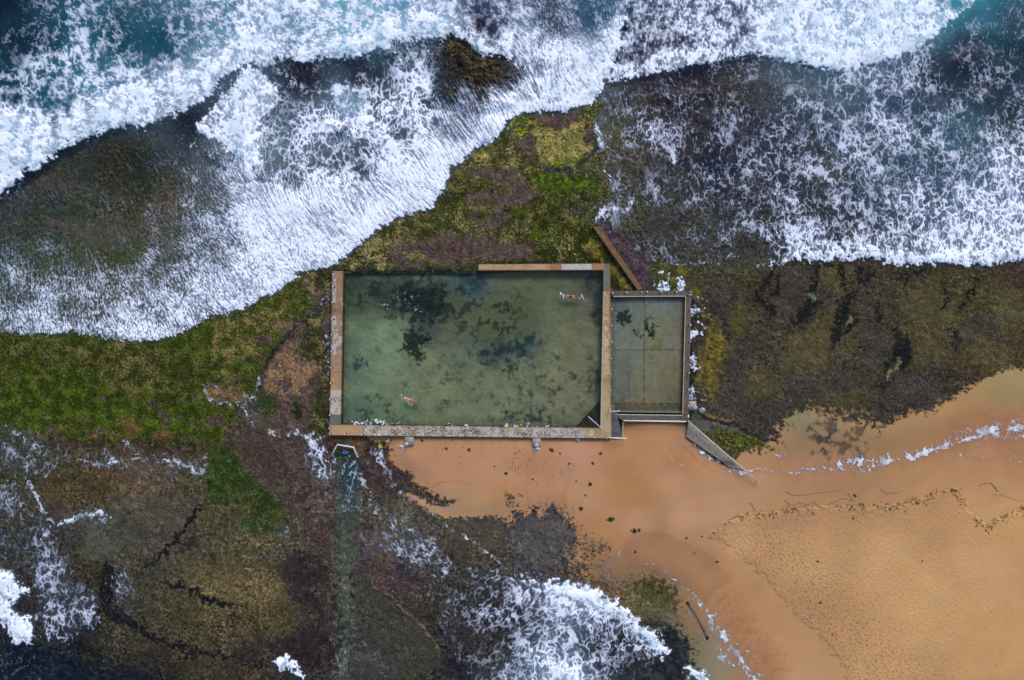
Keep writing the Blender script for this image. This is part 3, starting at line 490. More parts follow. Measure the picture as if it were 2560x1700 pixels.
# edges where sand thins over rock
for poly in ([(1400, 1290), (1440, 1330), (1520, 1370), (1500, 1420), (1440, 1420), (1420, 1380)], [(1335, 1270), (1410, 1260), (1420, 1320), (1380, 1320)]):
    sl, m = G.mask(poly, 14, 10); SANDM[sl] = SANDM[sl] * (1 - m * sstep(.5, .56, nG[sl] * .6 + nH[sl] * .4))
for pts in ([(1440, 1370), (1480, 1362), (1530, 1380)], [(1450, 1400), (1480, 1395)], [(1276, 1252), (1262, 1245)], [(1290, 1248), (1260, 1243)]):
    sl, m = G.line(pts, 9, 4, 8); SANDM[sl] *= 1 - m * sstep(.42, .56, nG[sl])
sl, m = G.mask([(1446, 1438), (1540, 1440), (1590, 1470), (1570, 1495), (1480, 1470)], 12, 10); SANDM[sl] = np.maximum(0, SANDM[sl] - m * sstep(.5, .62, nG[sl]) * .8)
G.col += (SC - G.col) * SANDM[..., None]
# foggy weed in the shallows
for poly, c, a in (([(2060, 1020), (2150, 1030), (2170, 1110), (2150, 1150), (2060, 1140), (2020, 1080)], '#3c3626', .75), ([(2090, 1030), (2160, 1035), (2160, 1050), (2110, 1055)], '#2f2c20', .7), ([(2045, 1085), (2085, 1080), (2080, 1130), (2050, 1130)], '#33302a', .8), ([(1990, 1000), (2015, 1005), (2010, 1060), (1990, 1055)], '#2f3024', .5)):
    sl, m = G.mask(poly, 18, 14, 30, 8); G.lay(sl, m * sstep(.35, .65, nL[sl]), [c], a)
patch([(1582, 1452), (1640, 1445), (1690, 1475), (1688, 1512), (1650, 1515), (1600, 1495)], ['#46421a', ('#5c5a16', nC, .5, .7), ('#26261a', nG, .46, .66), ('#6a6038', nK, .6, .75)], 8, 12, amt=.95)
patch([(1590, 1515), (1680, 1510), (1710, 1560), (1700, 1580), (1620, 1540)], ['#66603c', ('#524c32', nC, .45, .7), ('#7b7048', nG, .55, .75)], 14, 12, amt=.7)
patch([(1625, 1560), (1690, 1570), (1722, 1620), (1725, 1660), (1700, 1720), (1560, 1740), (1540, 1660)], ['#26272a', ('#353638', nC, .5, .7), ('#191a1d', nG, .48, .68), ('#323a38', nB, .5, .7)], 10, 12)
# wet dome and old swash marks
sl, m = G.mask([(1552, 1372), (1556, 1350), (1590, 1326), (1640, 1324), (1700, 1345), (1760, 1372), (1830, 1440), (1760, 1500), (1650, 1440), (1570, 1410)], 5, 2, 40); G.col[sl] *= (1 - m * np.clip(1.2 - np.abs(G.sdf([(1552, 1372), (1556, 1350), (1590, 1326), (1640, 1324), (1700, 1345), (1760, 1372), (1830, 1440), (1760, 1500), (1650, 1440), (1570, 1410)])[1]) / 60, 0, 1) * .13)[..., None]
for pts, w, c, a in (([(1055, 1198), (1070, 1208), (1085, 1216), (1098, 1206), (1115, 1204), (1122, 1208)], 1.6, '#94683f', .5), ([(1120, 1208), (1140, 1200), (1165, 1202), (1175, 1212)], 1.4, '#94683f', .5), ([(1660, 1075), (1700, 1098), (1740, 1150), (1790, 1180)], 2, '#94683f', .4), ([(1660, 1120), (1680, 1150), (1720, 1168)], 1.5, '#c8a07a', .5)):
    stroke(pts, w, [c], a, rag=1, soft=1.5)
for i in range(26):                     # runnels on the wet slope by the driftwood
    rr = random.Random(i); x = 1790 + i * 6 + rr.uniform(-6, 6); y = 1450 + i * 9
    stroke([(x + 40, y - 10), (x, y + 10), (x - 45, y + 45 + rr.uniform(0, 20))], rr.uniform(1.5, 3.5), ['#8f6238'], rr.uniform(.15, .4), rag=3, soft=3)
for i in range(14):
    rr = random.Random(50 + i); x = 1320 + rr.uniform(-60, 190); y = 1170 + rr.uniform(-20, 50)
    stroke([(x, y), (x - 3 + rr.uniform(-4, 4), y + 30), (x - 8, y + 60)], rr.uniform(2, 5), ['#98692f' if i % 2 else '#bb8c64'], rr.uniform(.12, .3), rag=3, soft=5)
DRY = [(1765, 1340), (1795, 1323), (1827, 1298), (1875, 1287), (1919, 1283), (1991, 1270), (2101, 1267), (2174, 1265), (2246, 1267), (2268, 1257), (2312, 1247), (2352, 1225), (2392, 1227), (2410, 1265), (2447, 1308), (2461, 1327), (2483, 1305), (2560, 1276), (2900, 1270), (2900, 1950), (2150, 1950), (2112, 1691), (2101, 1658), (2072, 1614), (2046, 1578), (2010, 1556), (1973, 1512), (1919, 1451), (1875, 1410), (1820, 1363)]
dsl, dm = G.mask(DRY, 5, 5, 20); DRYM = np.zeros(G.X.shape, np.float32); DRYM[dsl] = dm
nM = G.noise(5.5, 46, 3, .6, 1.6, 40); nN = G.noise(4.4, 47, 2, .5, 1.5, 35)
band = np.zeros(G.X.shape, np.float32); sl, m = G.mask([(1765, 1330), (1830, 1300), (1950, 1300), (2080, 1420), (2250, 1580), (2420, 1740), (2112, 1740), (1973, 1512), (1830, 1370)], 70, 10, 60); band[sl] = m
fade = sstep(2560, 2250, G.X)
G.col *= 1 - (DRYM * sstep(.55, .85, nM) * (.07 + .15 * band) * (.35 + .65 * fade))[..., None]
k = DRYM * sstep(.73 - .06 * 1, .86, nN - .06 * (1 - band)) * (.14 + .5 * band) * (.3 + .7 * fade); G.col += (lin('#6e4f2c') - G.col) * k[..., None]
G.col *= 1 + (DRYM * (sstep(.6, .8, G.noise(5, 48, 2)) - .3) * .08)[..., None]

# --- heights
RZ = -0.80
smooth = RZ + SANDM * .08
big = blur(SANDM, 25); smooth = RZ + .55 * sstep(.35, 1, big) + DRYM * .10
SEA = [(-300, -300), (2900, -300), (2900, 60), (2443, 7), (2355, 113), (2100, 199), (1882, 140), (1700, 186), (1531, 178), (1280, 140), (1134, 86), (996, 98), (850, 146), (685, 140), (681, 166), (619, 157), (543, 215), (408, 295), (310, 313), (182, 357), (95, 423), (0, 488), (-300, 560)]
seam = np.zeros(G.X.shape, np.float32); sl, m = G.mask(SEA, 60, 0); seam[sl] = m; smooth -= 2.2 * seam
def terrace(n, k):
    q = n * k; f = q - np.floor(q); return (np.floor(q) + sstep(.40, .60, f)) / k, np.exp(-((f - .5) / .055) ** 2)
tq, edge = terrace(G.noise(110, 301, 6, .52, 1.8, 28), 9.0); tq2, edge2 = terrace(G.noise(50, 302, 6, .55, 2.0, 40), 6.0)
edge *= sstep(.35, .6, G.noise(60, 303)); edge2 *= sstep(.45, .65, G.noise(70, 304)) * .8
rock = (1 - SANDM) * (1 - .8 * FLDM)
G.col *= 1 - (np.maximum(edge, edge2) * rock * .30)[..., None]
WET = sstep(.55, .72, G.noise(48, 305, 5, .6)) * .35 * rock * sstep(.01, .05, G.col.mean(-1)) + SANDM * (1 - DRYM) * .25
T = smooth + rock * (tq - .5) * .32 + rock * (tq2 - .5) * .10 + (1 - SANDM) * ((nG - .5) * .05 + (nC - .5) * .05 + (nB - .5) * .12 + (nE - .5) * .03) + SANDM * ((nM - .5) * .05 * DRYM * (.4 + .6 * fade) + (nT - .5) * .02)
# the wet boulders that break the surf, and the ledges in the purple reef
ROCK = [(1068, 146), (1083, 116), (1105, 122), (1120, 106), (1134, 92), (1156, 106), (1178, 127), (1200, 138), (1240, 143), (1280, 142), (1302, 171), (1331, 215), (1330, 240), (1240, 282), (1190, 284), (1140, 262), (1085, 242), (1076, 190)]
sl, d = G.sdf(ROCK); RK = np.zeros(G.X.shape, np.float32); RK[sl] = sstep(-3, 12, d + (nC[sl] - .5) * 14)
hx = np.exp(-(((G.X - 1145) / 55) ** 2 + ((G.Y - 140) / 60) ** 2)); T = T + RK * (.45 + 1.1 * hx + (nG - .5) * .5 + (nH - .5) * .7)
c = np.broadcast_to(lin('#4a3a24'), G.col.shape).copy()
for col_, n_, a_, b_, m_ in (('#6e5433', nC, .48, .72, .9), ('#2b2c1a', nG, .5, .7, .9), ('#8a7450', nK, .62, .78, .6), ('#33381a', nH, .52, .72, .7), ('#231d1c', G.noise(20, 61, 5, .65), .54, .72, .85)):
    c += (lin(col_) - c) * (sstep(a_, b_, n_) * m_)[..., None]
G.col += (c - G.col) * RK[..., None]
for x, y, a, b in ((975, 133, 16, 13), (850, 322, 35, 10), (1000, 140, 8, 10), (545, 392, 30, 14), (1570, 40, 22, 40), (1365, 62, 26, 22), (1210, 75, 34, 24)):
    sl, m = G.mask(blob(x, y, a, b, 30), 4, 6); G.lay(sl, m, ['#2c2020', ('#4a3a28', nC, .5, .7), ('#191418', nG, .5, .7)], .85); T[sl] += m * .5
# the pools' own footprint is cut out of the ground sheet
POOL_CUT = [(840, 682), (1195, 682), (1516, 667), (1516, 735), (1720, 735), (1714, 1046), (1540, 1046), (1514, 1080), (838, 1076)]
sl, d = G.sdf(POOL_CUT, 20); cut = np.zeros(G.X.shape, bool); cut[sl] = d > 1
T[sl] -= sstep(-8, 2, d) * .15
fc = lambda a: (a[:-1, :-1] + a[1:, 1:]) * .5
keep = ~(cut[:-1, :-1] & cut[1:, 1:] & cut[:-1, 1:] & cut[1:, :-1]); sandf = fc(SANDM) > .5
ground_mat = painted_mat('wet_rock', .36, 7, .7, .06, .35, .03, True); sand_mat = painted_mat('sand', .08, 10, .8, .12, .3, .02, True)
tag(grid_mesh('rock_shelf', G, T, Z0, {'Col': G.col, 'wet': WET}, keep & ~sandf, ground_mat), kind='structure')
tag(grid_mesh('beach', G, T, Z0, {'Col': G.col, 'wet': WET}, keep & sandf, sand_mat), kind='structure')
# coast beyond the picture: a coarse sheet to the horizon, lower than everything near
FG = Field(-14000, -13000, 17000, 14500, 100)
FG.col[:] = FG.idw(H3([(1280, -600, '#0e3a48'), (-3000, -2500, '#0a2c3c'), (6000, -2500, '#0c3442'), (1280, -9000, '#092838'), (-1500, 900, '#3a3c22'), (-600, 700, '#3a4018'), (-800, 1500, '#3a3628'), (3200, 500, '#3c3a30'), (4500, 800, '#1c3c48'), (3300, 1400, '#bd9058'), (3000, 2400, '#bd9058'), (1500, 2400, '#5c5040'), (2200, 6000, '#a88a5a'), (0, 2600, '#38342a'), (-3000, 4000, '#44502c'), (6000, 6000, '#4c5a30')]), 3, 200)
FG.col *= (1 + (FG.noise(400, 401, 5) - .5) * .8)[..., None]
cx = FG.X[:-1, :-1] + 50; cy = FG.Y[:-1, :-1] + 50; hole = (cx > -130) & (cx < 2690) & (cy > -110) & (cy < 1810)
tag(grid_mesh('coast', FG, np.full(FG.X.shape, -1.35, np.float32), Z0, {'Col': FG.col, 'wet': FG.X * 0}, ~hole, ground_mat), kind='structure')
# ================================================================== SEA, SURF AND SWASH
FRONT1 = [(-300, 620), (-60, 540), (0, 488), (47, 448), (62, 423), (95, 423), (142, 379), (182, 357), (255, 331), (310, 313), (364, 315), (392, 302), (408, 295), (455, 280), (510, 248), (528, 233), (543, 215), (546, 198), (583, 178), (619, 157)]
SURF = FRONT1 + [(650, 166), (681, 168), (683, 140), (729, 148), (765, 151), (801, 144), (850, 147), (868, 144), (916, 129), (970, 117), (996, 100), (1030, 100), (1076, 93), (1112, 96), (1134, 86), (1163, 102), (1185, 124), (1214, 138), (1285, 142), (1330, 210), (1400, 260), (1500, 235), (1517, 200), (1531, 178), (1517, 153), (1542, 146), (1557, 124), (1553, 84), (1571, 47), (1578, 25), (1680, 0), (1760, -160), (1760, -400), (-300, -400)]
SURF2 = [(1440, -400), (1570, 47), (1545, 130), (1517, 205), (1520, 213), (1542, 218), (1578, 215), (1615, 204), (1637, 186), (1700, 186), (1736, 188), (1773, 178), (1820, 151), (1882, 140), (1893, 157), (1919, 148), (1955, 160), (1966, 168), (2020, 164), (2050, 182), (2100, 199), (2137, 195), (2210, 171), (2268, 157), (2290, 137), (2355, 113), (2392, 84), (2421, 47), (2443, 5), (2480, -60), (2600, -400)]
SWASH = FRONT1[:2] + [(-60, 540), (0, 488), (95, 400), (300, 300), (540, 190), (619, 140), (680, 130), (850, 135), (1000, 90), (1134, 80), (1220, 130), (1540, 150), (1531, 178), (1517, 200), (1498, 215), (1495, 240), (1476, 259), (1440, 270), (1396, 282), (1360, 280), (1323, 279), (1302, 284), (1265, 299), (1262, 320), (1243, 346), (1218, 361), (1185, 371), (1160, 404), (1130, 415), (1120, 441), (1098, 495), (1072, 521), (1050, 530), (1003, 539), (945, 570), (905, 605), (860, 644), (820, 666), (776, 678), (750, 677), (729, 702), (692, 728), (656, 746), (619, 768), (568, 782), (517, 800), (466, 828), (419, 846), (357, 853), (291, 851), (226, 840), (182, 830), (175, 828), (146, 833), (91, 839), (0, 828), (-300, 800)]
SWASH_R = [(1517, 205), (1700, 170), (1882, 130), (2100, 180), (2290, 130), (2443, 0), (2480, -400), (2950, -400), (2950, 630), (2560, 649), (2501, 657), (2443, 666), (2385, 657), (2312, 655), (2254, 662), (2210, 651), (2173, 642), (2130, 651), (2086, 644), (2050, 653), (2010, 646), (1948, 653), (1918, 660), (1870, 655), (1845, 640), (1790, 655), (1700, 664), (1640, 655), (1610, 640), (1590, 600), (1535, 585), (1494, 560), (1480, 545), (1500, 530), (1530, 480), (1510, 420), (1490, 350), (1484, 310)]
TONGUE = [(620, 155), (575, 215), (530, 270), (495, 310), (490, 328), (540, 350), (570, 375), (590, 395), (612, 402), (615, 430), (627, 449), (650, 400), (651, 377), (640, 365), (645, 340), (640, 310), (660, 290), (700, 250), (690, 215), (650, 180)]
LOWW = [(1290, 1440), (1340, 1446), (1372, 1458), (1470, 1464), (1510, 1488), (1560, 1520), (1590, 1550), (1640, 1580), (1655, 1610), (1664, 1634), (1655, 1642), (1640, 1630), (1620, 1680), (1560, 1740), (1480, 1900), (1150, 1900), (1180, 1700), (1090, 1560), (1130, 1470), (1180, 1420), (1240, 1425)]
LEFTW = [(-100, 1425), (0, 1427), (22, 1425), (40, 1440), (47, 1465), (73, 1469), (73, 1480), (40, 1491), (22, 1516), (29, 1534), (66, 1542), (80, 1560), (86, 1589), (73, 1607), (36, 1604), (15, 1567), (0, 1556), (-100, 1540)]
WAVELET = [(688, 1640), (714, 1640), (750, 1670), (752, 1692), (725, 1673), (700, 1684), (692, 1662)]
WAVELET2 = [(1710, 1672), (1735, 1672), (1752, 1672), (1768, 1685), (1775, 1705), (1768, 1760), (1745, 1740), (1738, 1700)]

ang_pts = [(60, 700, 80), (200, 750, 88), (350, 600, 62), (450, 500, 58), (300, 450, 60), (150, 450, 60), (600, 560, 58), (550, 700, 55), (700, 600, 55), (800, 580, 50), (950, 480, 50), (1050, 430, 50), (900, 380, 62), (750, 430, 80), (700, 330, 95), (620, 300, 95), (1150, 300, 55), (1250, 240, 58), (1200, 180, 50), (1350, 180, 58), (1450, 120, 62), (1500, 60, 65), (1420, 40, 65), (1300, 60, 60), (1000, 200, 80), (900, 200, 75), (1600, 100, 100), (1650, 250, 88), (1800, 350, 85), (1950, 300, 92), (2150, 330, 85), (2300, 400, 70), (2450, 250, 68), (2500, 100, 75), (1600, 420, 65), (1700, 550, 85), (1900, 580, 80), (2300, 600, 100), (1530, 400, 65), (2150, 60, 95), (100, 150, 60), (400, 150, 75), (200, 350, -25), (450, 230, -30), (850, 60, 0), (1400, 1600, 120), (1250, 1500, 140), (1550, 1600, 110), (1000, 1350, 40), (1080, 1400, 40), (200, 1450, 110), (100, 1550, 80), (860, 1300, 95)]
va = G.idw([(x, y, np.array([math.cos(R(a)), math.sin(R(a))])) for x, y, a in ang_pts], 3, 40)
ang = np.arctan2(va[..., 1], va[..., 0]) + (G.noise(110, 70) - .5) * .7
def ridge(f, w): return np.clip(1 - np.abs(f - .5) / w, 0, 1)
fine = G.noise(3.4, 75, 3, .65); mid = G.noise(14, 82, 4, .6); coarse = G.noise(75, 77, 3)
def nrm(a): return (a - a.mean()) / a.std()
def net(sc_, seed, asp, w, warp): return np.exp(-G.cells(sc_, seed, warp, asp) / w)
# drifting lace: nets of foam lines of three sizes, each dominant in places
n1 = net(30, 71, 1.45, .10, .26); n2 = net(15, 72, 1.35, .15, .30); n3 = net(56, 73, 1.6, .06, .34); rdg = ridge(G.noise(20, 74, 5, .62), .10)
where = G.noise(60, 76, 3); where2 = G.noise(45, 83, 3)
lace = np.maximum(np.maximum(n1 * (.85 + .4 * where), n2 * (.80 - .5 * where)), np.maximum(n3 * (.75 + .4 * where2), rdg * (.55 - .2 * where)))
cloud = G.noise(24, 86, 7, .66); sl, m = G.mask(SURF, 40, 6); CW = np.full(G.X.shape, .14, np.float32); CW[sl] += m * .75
PL = equalise(nrm(lic(lace, ang, 1)) + CW * nrm(cloud) + .09 * nrm(fine) + .10 * nrm(mid) + .20 * nrm(coarse))
# foam drawn out by the run of the swash
s1 = lic(fine, ang, 2); s2 = lic(G.noise(6, 79, 4, .6), ang, 9); s3 = lic(G.noise(4, 85, 2), ang, 20); n4 = net(7, 84, 1.0, .24, .3)
LONG = np.zeros(G.X.shape, np.float32); sl, m = G.mask([(600, 420), (900, 360), (1080, 180), (1290, 60), (1300, 130), (1500, 150), (1530, 240), (1300, 330), (1120, 470), (900, 600), (660, 600)], 60, 10); LONG[sl] = m * .6
PS = equalise(LONG * (.8 * nrm(s3) + .8 * nrm(s2) + .4 * nrm(s1)) + (1 - LONG) * (.8 * nrm(s1) + .9 * nrm(lic(n4, ang, 1)) + .35 * nrm(s2) + .25 * nrm(rdg)) + .32 * nrm(coarse)); del s1, s2, n1, n3
puff = G.noise(30, 80, 7, .68); PP = equalise(.75 * nrm(puff) + .35 * nrm(G.noise(9, 81, 4, .65)) + .45 * nrm(lic(n2 + rdg, ang, 3)))      # boiling white water

Dn = np.zeros(G.X.shape, np.float32); Wt = np.zeros(G.X.shape, np.float32); STK = np.zeros(G.X.shape, np.float32); BO = np.zeros(G.X.shape, np.float32)
Wc = np.zeros(G.X.shape + (3,), np.float32) + lin('#2c3844'); solid = np.zeros(G.X.shape, np.float32)
def region(poly, pts, W=None, streak=0.0, boil=0.0, soft=3, rag=5, rs=14, cap=1.0, rim=None):
    sl, d = G.sdf(poly)
    if sl is None: return
    d = d + (nC[sl] - .5) * rag * 4 + (nD[sl] - .5) * rag * 2; m = sstep(-soft, soft, d)
    D = (G.idw(pts, 3, 12)[sl] if isinstance(pts, list) else np.full(m.shape, pts, np.float32))
    if rim: D = np.maximum(D, rim[0] * sstep(rim[1], 0, d))
    Dn[sl] += (np.clip(D, 0, 1.1) * cap - Dn[sl]) * m
    STK[sl] += (streak - STK[sl]) * m; BO[sl] += (boil - BO[sl]) * m
    if W is not None:
        w = G.idw(W, 3, 25)[sl] if isinstance(W, list) else W
        Wt[sl] += (w - Wt[sl]) * m
    return sl, m
# swash that poured over the left shelf
region(SWASH, [(x, y, d * (.86 if x < 560 and d < .8 else .97)) for x, y, d in [(40, 500, .12), (100, 430, .05), (200, 400, .06), (300, 350, .04), (400, 340, .08), (450, 370, .12), (505, 392, .35), (100, 520, .06), (200, 500, .08), (300, 450, .12), (400, 450, .15), (300, 520, .2), (400, 530, .3), (500, 500, .35), (540, 560, .45), (100, 560, .05), (180, 570, .05), (250, 600, .12), (330, 620, .15), (60, 620, .25), (150, 650, .35), (250, 680, .4), (20, 700, .45), (100, 720, .5), (200, 760, .55), (60, 800, .55), (150, 825, .7), (300, 780, .6), (350, 700, .48), (400, 620, .36), (450, 560, .36), (450, 680, .55), (500, 620, .5), (550, 650, .62), (400, 780, .72), (500, 740, .74), (600, 700, .8), (360, 840, .85), (700, 690, .88), (800, 640, .92), (570, 600, .5), (560, 470, .35), (540, 420, .3),
 (600, 480, .74), (620, 520, .84), (650, 580, .88), (700, 600, .92), (750, 560, .92), (850, 600, .95), (940, 540, .96), (700, 500, .84), (800, 500, .85), (650, 420, .5), (680, 400, .3), (720, 420, .42), (770, 440, .58), (800, 400, .5), (850, 350, .3), (880, 380, .32), (900, 420, .5), (950, 450, .74), (1000, 480, .93), (1050, 460, .96), (1100, 430, .98), (850, 460, .7), (700, 350, .45), (760, 330, .6), (830, 300, .75), (900, 300, .82), (950, 350, .8), (1000, 380, .9), (1000, 335, .45), (980, 320, .5), (1060, 350, .92), (1100, 380, .94), (1150, 380, .97), (1200, 330, .97), (1240, 310, .98), (870, 240, .35), (880, 270, .5), (930, 240, .6), (980, 200, .35), (900, 180, .28), (940, 160, .22), (870, 180, .15), (1000, 160, .35), (1050, 170, .6), (1050, 220, .78), (1000, 270, .82), (1040, 290, .88), (1090, 290, .6), (1100, 200, .10), (1150, 130, .0), (1120, 160, .05), (1200, 160, .02), (1180, 200, .14), (1250, 150, .04), (1280, 190, .26), (1130, 240, .18), (1160, 280, .30), (1200, 250, .28), (1240, 230, .65), (1290, 250, .85), (1330, 240, .8), (1310, 280, .98), (1250, 200, .28), (1300, 160, .30), (1340, 200, .66), (1380, 240, .95), (1430, 250, .99), (1400, 180, .88), (1350, 130, .6), (1480, 220, .99), (1090, 320, .42), (1140, 330, .55), (1180, 310, .6), (1080, 260, .35), (1075, 200, .5), (1070, 150, .35), (470, 300, .12), (520, 270, .12), (560, 230, .2), (420, 320, .12), (700, 180, .12), (760, 190, .05), (820, 200, .08), (760, 160, .1), (690, 220, .3), (850, 170, .1)]],
 [(100, 500, .1), (300, 400, .12), (470, 300, .35), (300, 700, .2), (700, 650, .25), (900, 450, .12), (870, 250, .6), (900, 180, .2), (760, 190, .25), (1000, 320, .2), (1150, 130, 0), (1200, 200, .05), (1130, 250, .12), (1300, 250, .45), (1400, 220, .6), (1250, 150, .05), (1070, 200, .3), (800, 300, .45), (400, 500, .05), (60, 800, .2)], streak=.8, soft=2.5, rag=4)
sl, m = G.mask([(575, 468), (590, 525), (612, 575), (648, 615), (700, 640), (760, 610), (780, 520), (700, 460), (630, 450)], 3, 3); fr_ = np.clip((G.X[sl] - 575) / 260, 0, 1); Dn[sl] = np.maximum(Dn[sl], m * (.80 + .1 * fr_) * sstep(320, 120, np.hypot(G.X[sl] - 640, G.Y[sl] - 530)))
sl, m = G.mask([(640, 200), (1090, 120), (1090, 300), (1000, 420), (850, 460), (660, 440), (630, 330)], 40, 10); STK[sl] += (.12 - STK[sl]) * m
region([(820, 222), (850, 214), (930, 236), (925, 270), (880, 300), (850, 290)], .55, .9, .2, .6, soft=10, rag=5)
region(TONGUE, [(600, 200, .85), (560, 270, .68), (530, 310, .66), (600, 300, .93), (640, 250, .85), (580, 350, .85), (610, 380, .95), (630, 430, .96), (640, 380, .8), (500, 325, .88), (680, 230, .5), (620, 330, .97), (590, 240, .8)], [(560, 280, .5), (600, 250, .8), (620, 380, .9)], streak=.25, boil=.55, soft=4, rag=4, rim=(.85, 12))
# open sea and breakers, left and centre
region(SURF, [(0, 0, .0), (50, 100, 0), (0, 150, .02), (30, 30, 0), (100, 60, .22), (200, 60, .32), (230, 120, .4), (330, 60, .12), (380, 40, .2), (300, 150, .34), (370, 100, .02), (400, 125, .0), (350, 90, .0), (430, 60, .3), (500, 80, .35), (560, 50, .45), (620, 60, .6), (700, 20, .85), (780, 30, .85), (740, 90, .55), (620, 110, .95), (580, 130, .92), (650, 120, .92), (540, 110, .4), (470, 140, .3), (100, 150, .46), (170, 150, .5), (230, 190, .5), (60, 200, .42), (20, 200, .35), (30, 240, .26), (100, 220, .4), (160, 250, .4), (130, 262, .12), (30, 300, .95), (0, 350, .97), (60, 330, .96), (120, 320, .75), (150, 300, .66), (200, 300, .85), (300, 270, .93), (350, 240, .92), (400, 200, .85), (330, 200, .6), (260, 220, .55), (450, 210, .93), (500, 180, .94), (480, 230, .9), (540, 170, .96), (250, 290, .94), (180, 330, .9), (0, 450, .98), (60, 400, .98), (-100, 400, .9), (-100, 100, 0), (350, 180, .3), (420, 165, .35),
 (660, 130, .9), (700, 120, .5), (760, 130, .75), (820, 125, .85), (720, 60, .5), (800, 80, .6), (900, 20, .45), (880, 60, .45), (870, 100, .8), (900, 115, .96), (960, 90, .88), (1000, 70, .85), (1050, 50, .85), (1100, 70, .94), (1120, 80, .94), (1000, 20, .5), (1060, 15, .5), (1120, 30, .45), (1180, 20, .22), (1200, 65, .08), (1230, 90, .15), (1250, 40, .35), (1160, 60, .65), (1190, 100, .9), (1230, 125, .9), (1270, 110, .7), (1300, 60, .5), (1320, 100, .7), (1360, 20, .25), (1390, 60, .25), (1400, 40, .28), (1440, 60, .5), (1400, 130, .8), (1450, 150, .96), (1500, 180, .99), (1475, 60, .12), (1490, 90, .3), (1490, 130, .85), (1530, 100, .97), (1550, 60, .94), (1520, 30, .2), (1560, 20, .25), (1480, 20, .12), (1600, 20, .3), (1650, 10, .9), (1600, 38, .94), (1540, 140, .97), (1650, -40, .3), (1300, 150, .5), (1380, 220, .93), (1450, 230, .98), (1340, 190, .68)],
 [(0, 0, 1), (900, 20, 1), (1150, 60, .95), (1200, 65, .5), (1360, 40, .7), (1480, 40, 1), (1390, 60, .4), (1300, 130, .6), (1340, 200, .4), (1400, 240, .6), (1450, 120, .8), (1560, 20, 1)], streak=.25, boil=.6, soft=3.5, rag=5)
sl, m = G.mask([(1180, -200), (1760, -200), (1560, 60), (1540, 230), (1380, 290), (1240, 160), (1290, 60)], 30, 10); STK[sl] += (.75 - STK[sl]) * m; BO[sl] += (.3 - BO[sl]) * m
sl, m = G.mask([(-200, -300), (640, -300), (560, 100), (400, 150), (250, 230), (-200, 270)], 30, 10); BO[sl] += (.1 - BO[sl]) * m
# right breaker and the lace behind it
region(SURF2, [(1560, 150, .5), (1600, 60, .4), (1640, 100, .4), (1590, 130, .3), (1620, 170, .6), (1560, 195, .7), (1530, 205, .85), (1700, 40, .5), (1750, 80, .62), (1720, 120, .5), (1780, 130, .66), (1830, 60, .5), (1860, 50, .4), (1850, 110, .6), (1700, 170, .85), (1770, 165, .85), (1800, 130, .6), (1870, 125, .8), (1900, 90, .85), (1950, 130, .95), (1950, 60, .85), (2000, 30, .92), (2050, 100, .95), (2090, 40, .7), (2100, 170, .99), (2130, 50, .82), (2150, 120, .96), (2200, 30, .92), (2250, 80, .92), (2300, 60, .88), (2300, 110, .97), (2340, 20, .75), (2380, 60, .98), (2400, 70, .99), (2390, 10, .1), (2420, 20, .6), (2350, 0, .4), (1900, 10, .7), (1800, 0, .6), (1650, 20, .45), (2000, 150, .97), (2200, 160, .99), (2100, -60, .8), (1600, 210, .85)],
 [(1600, 80, .55), (1750, 100, .55), (1850, 60, .6), (1950, 80, .95), (2200, 60, 1), (2390, 10, 1), (2500, -50, 1)], streak=.15, boil=.55, soft=3.5, rag=5)
region([(1880, 148), (1893, 157), (1919, 148), (1966, 168), (2020, 164), (2050, 182), (2100, 199), (2137, 195), (2210, 171), (2268, 157), (2290, 137), (2355, 113), (2392, 84), (2421, 47), (2441, 8), (2420, 15), (2380, 60), (2300, 100), (2200, 135), (2100, 160), (2000, 130), (1930, 118)], .985, 1, .1, .6, soft=4, rag=5)
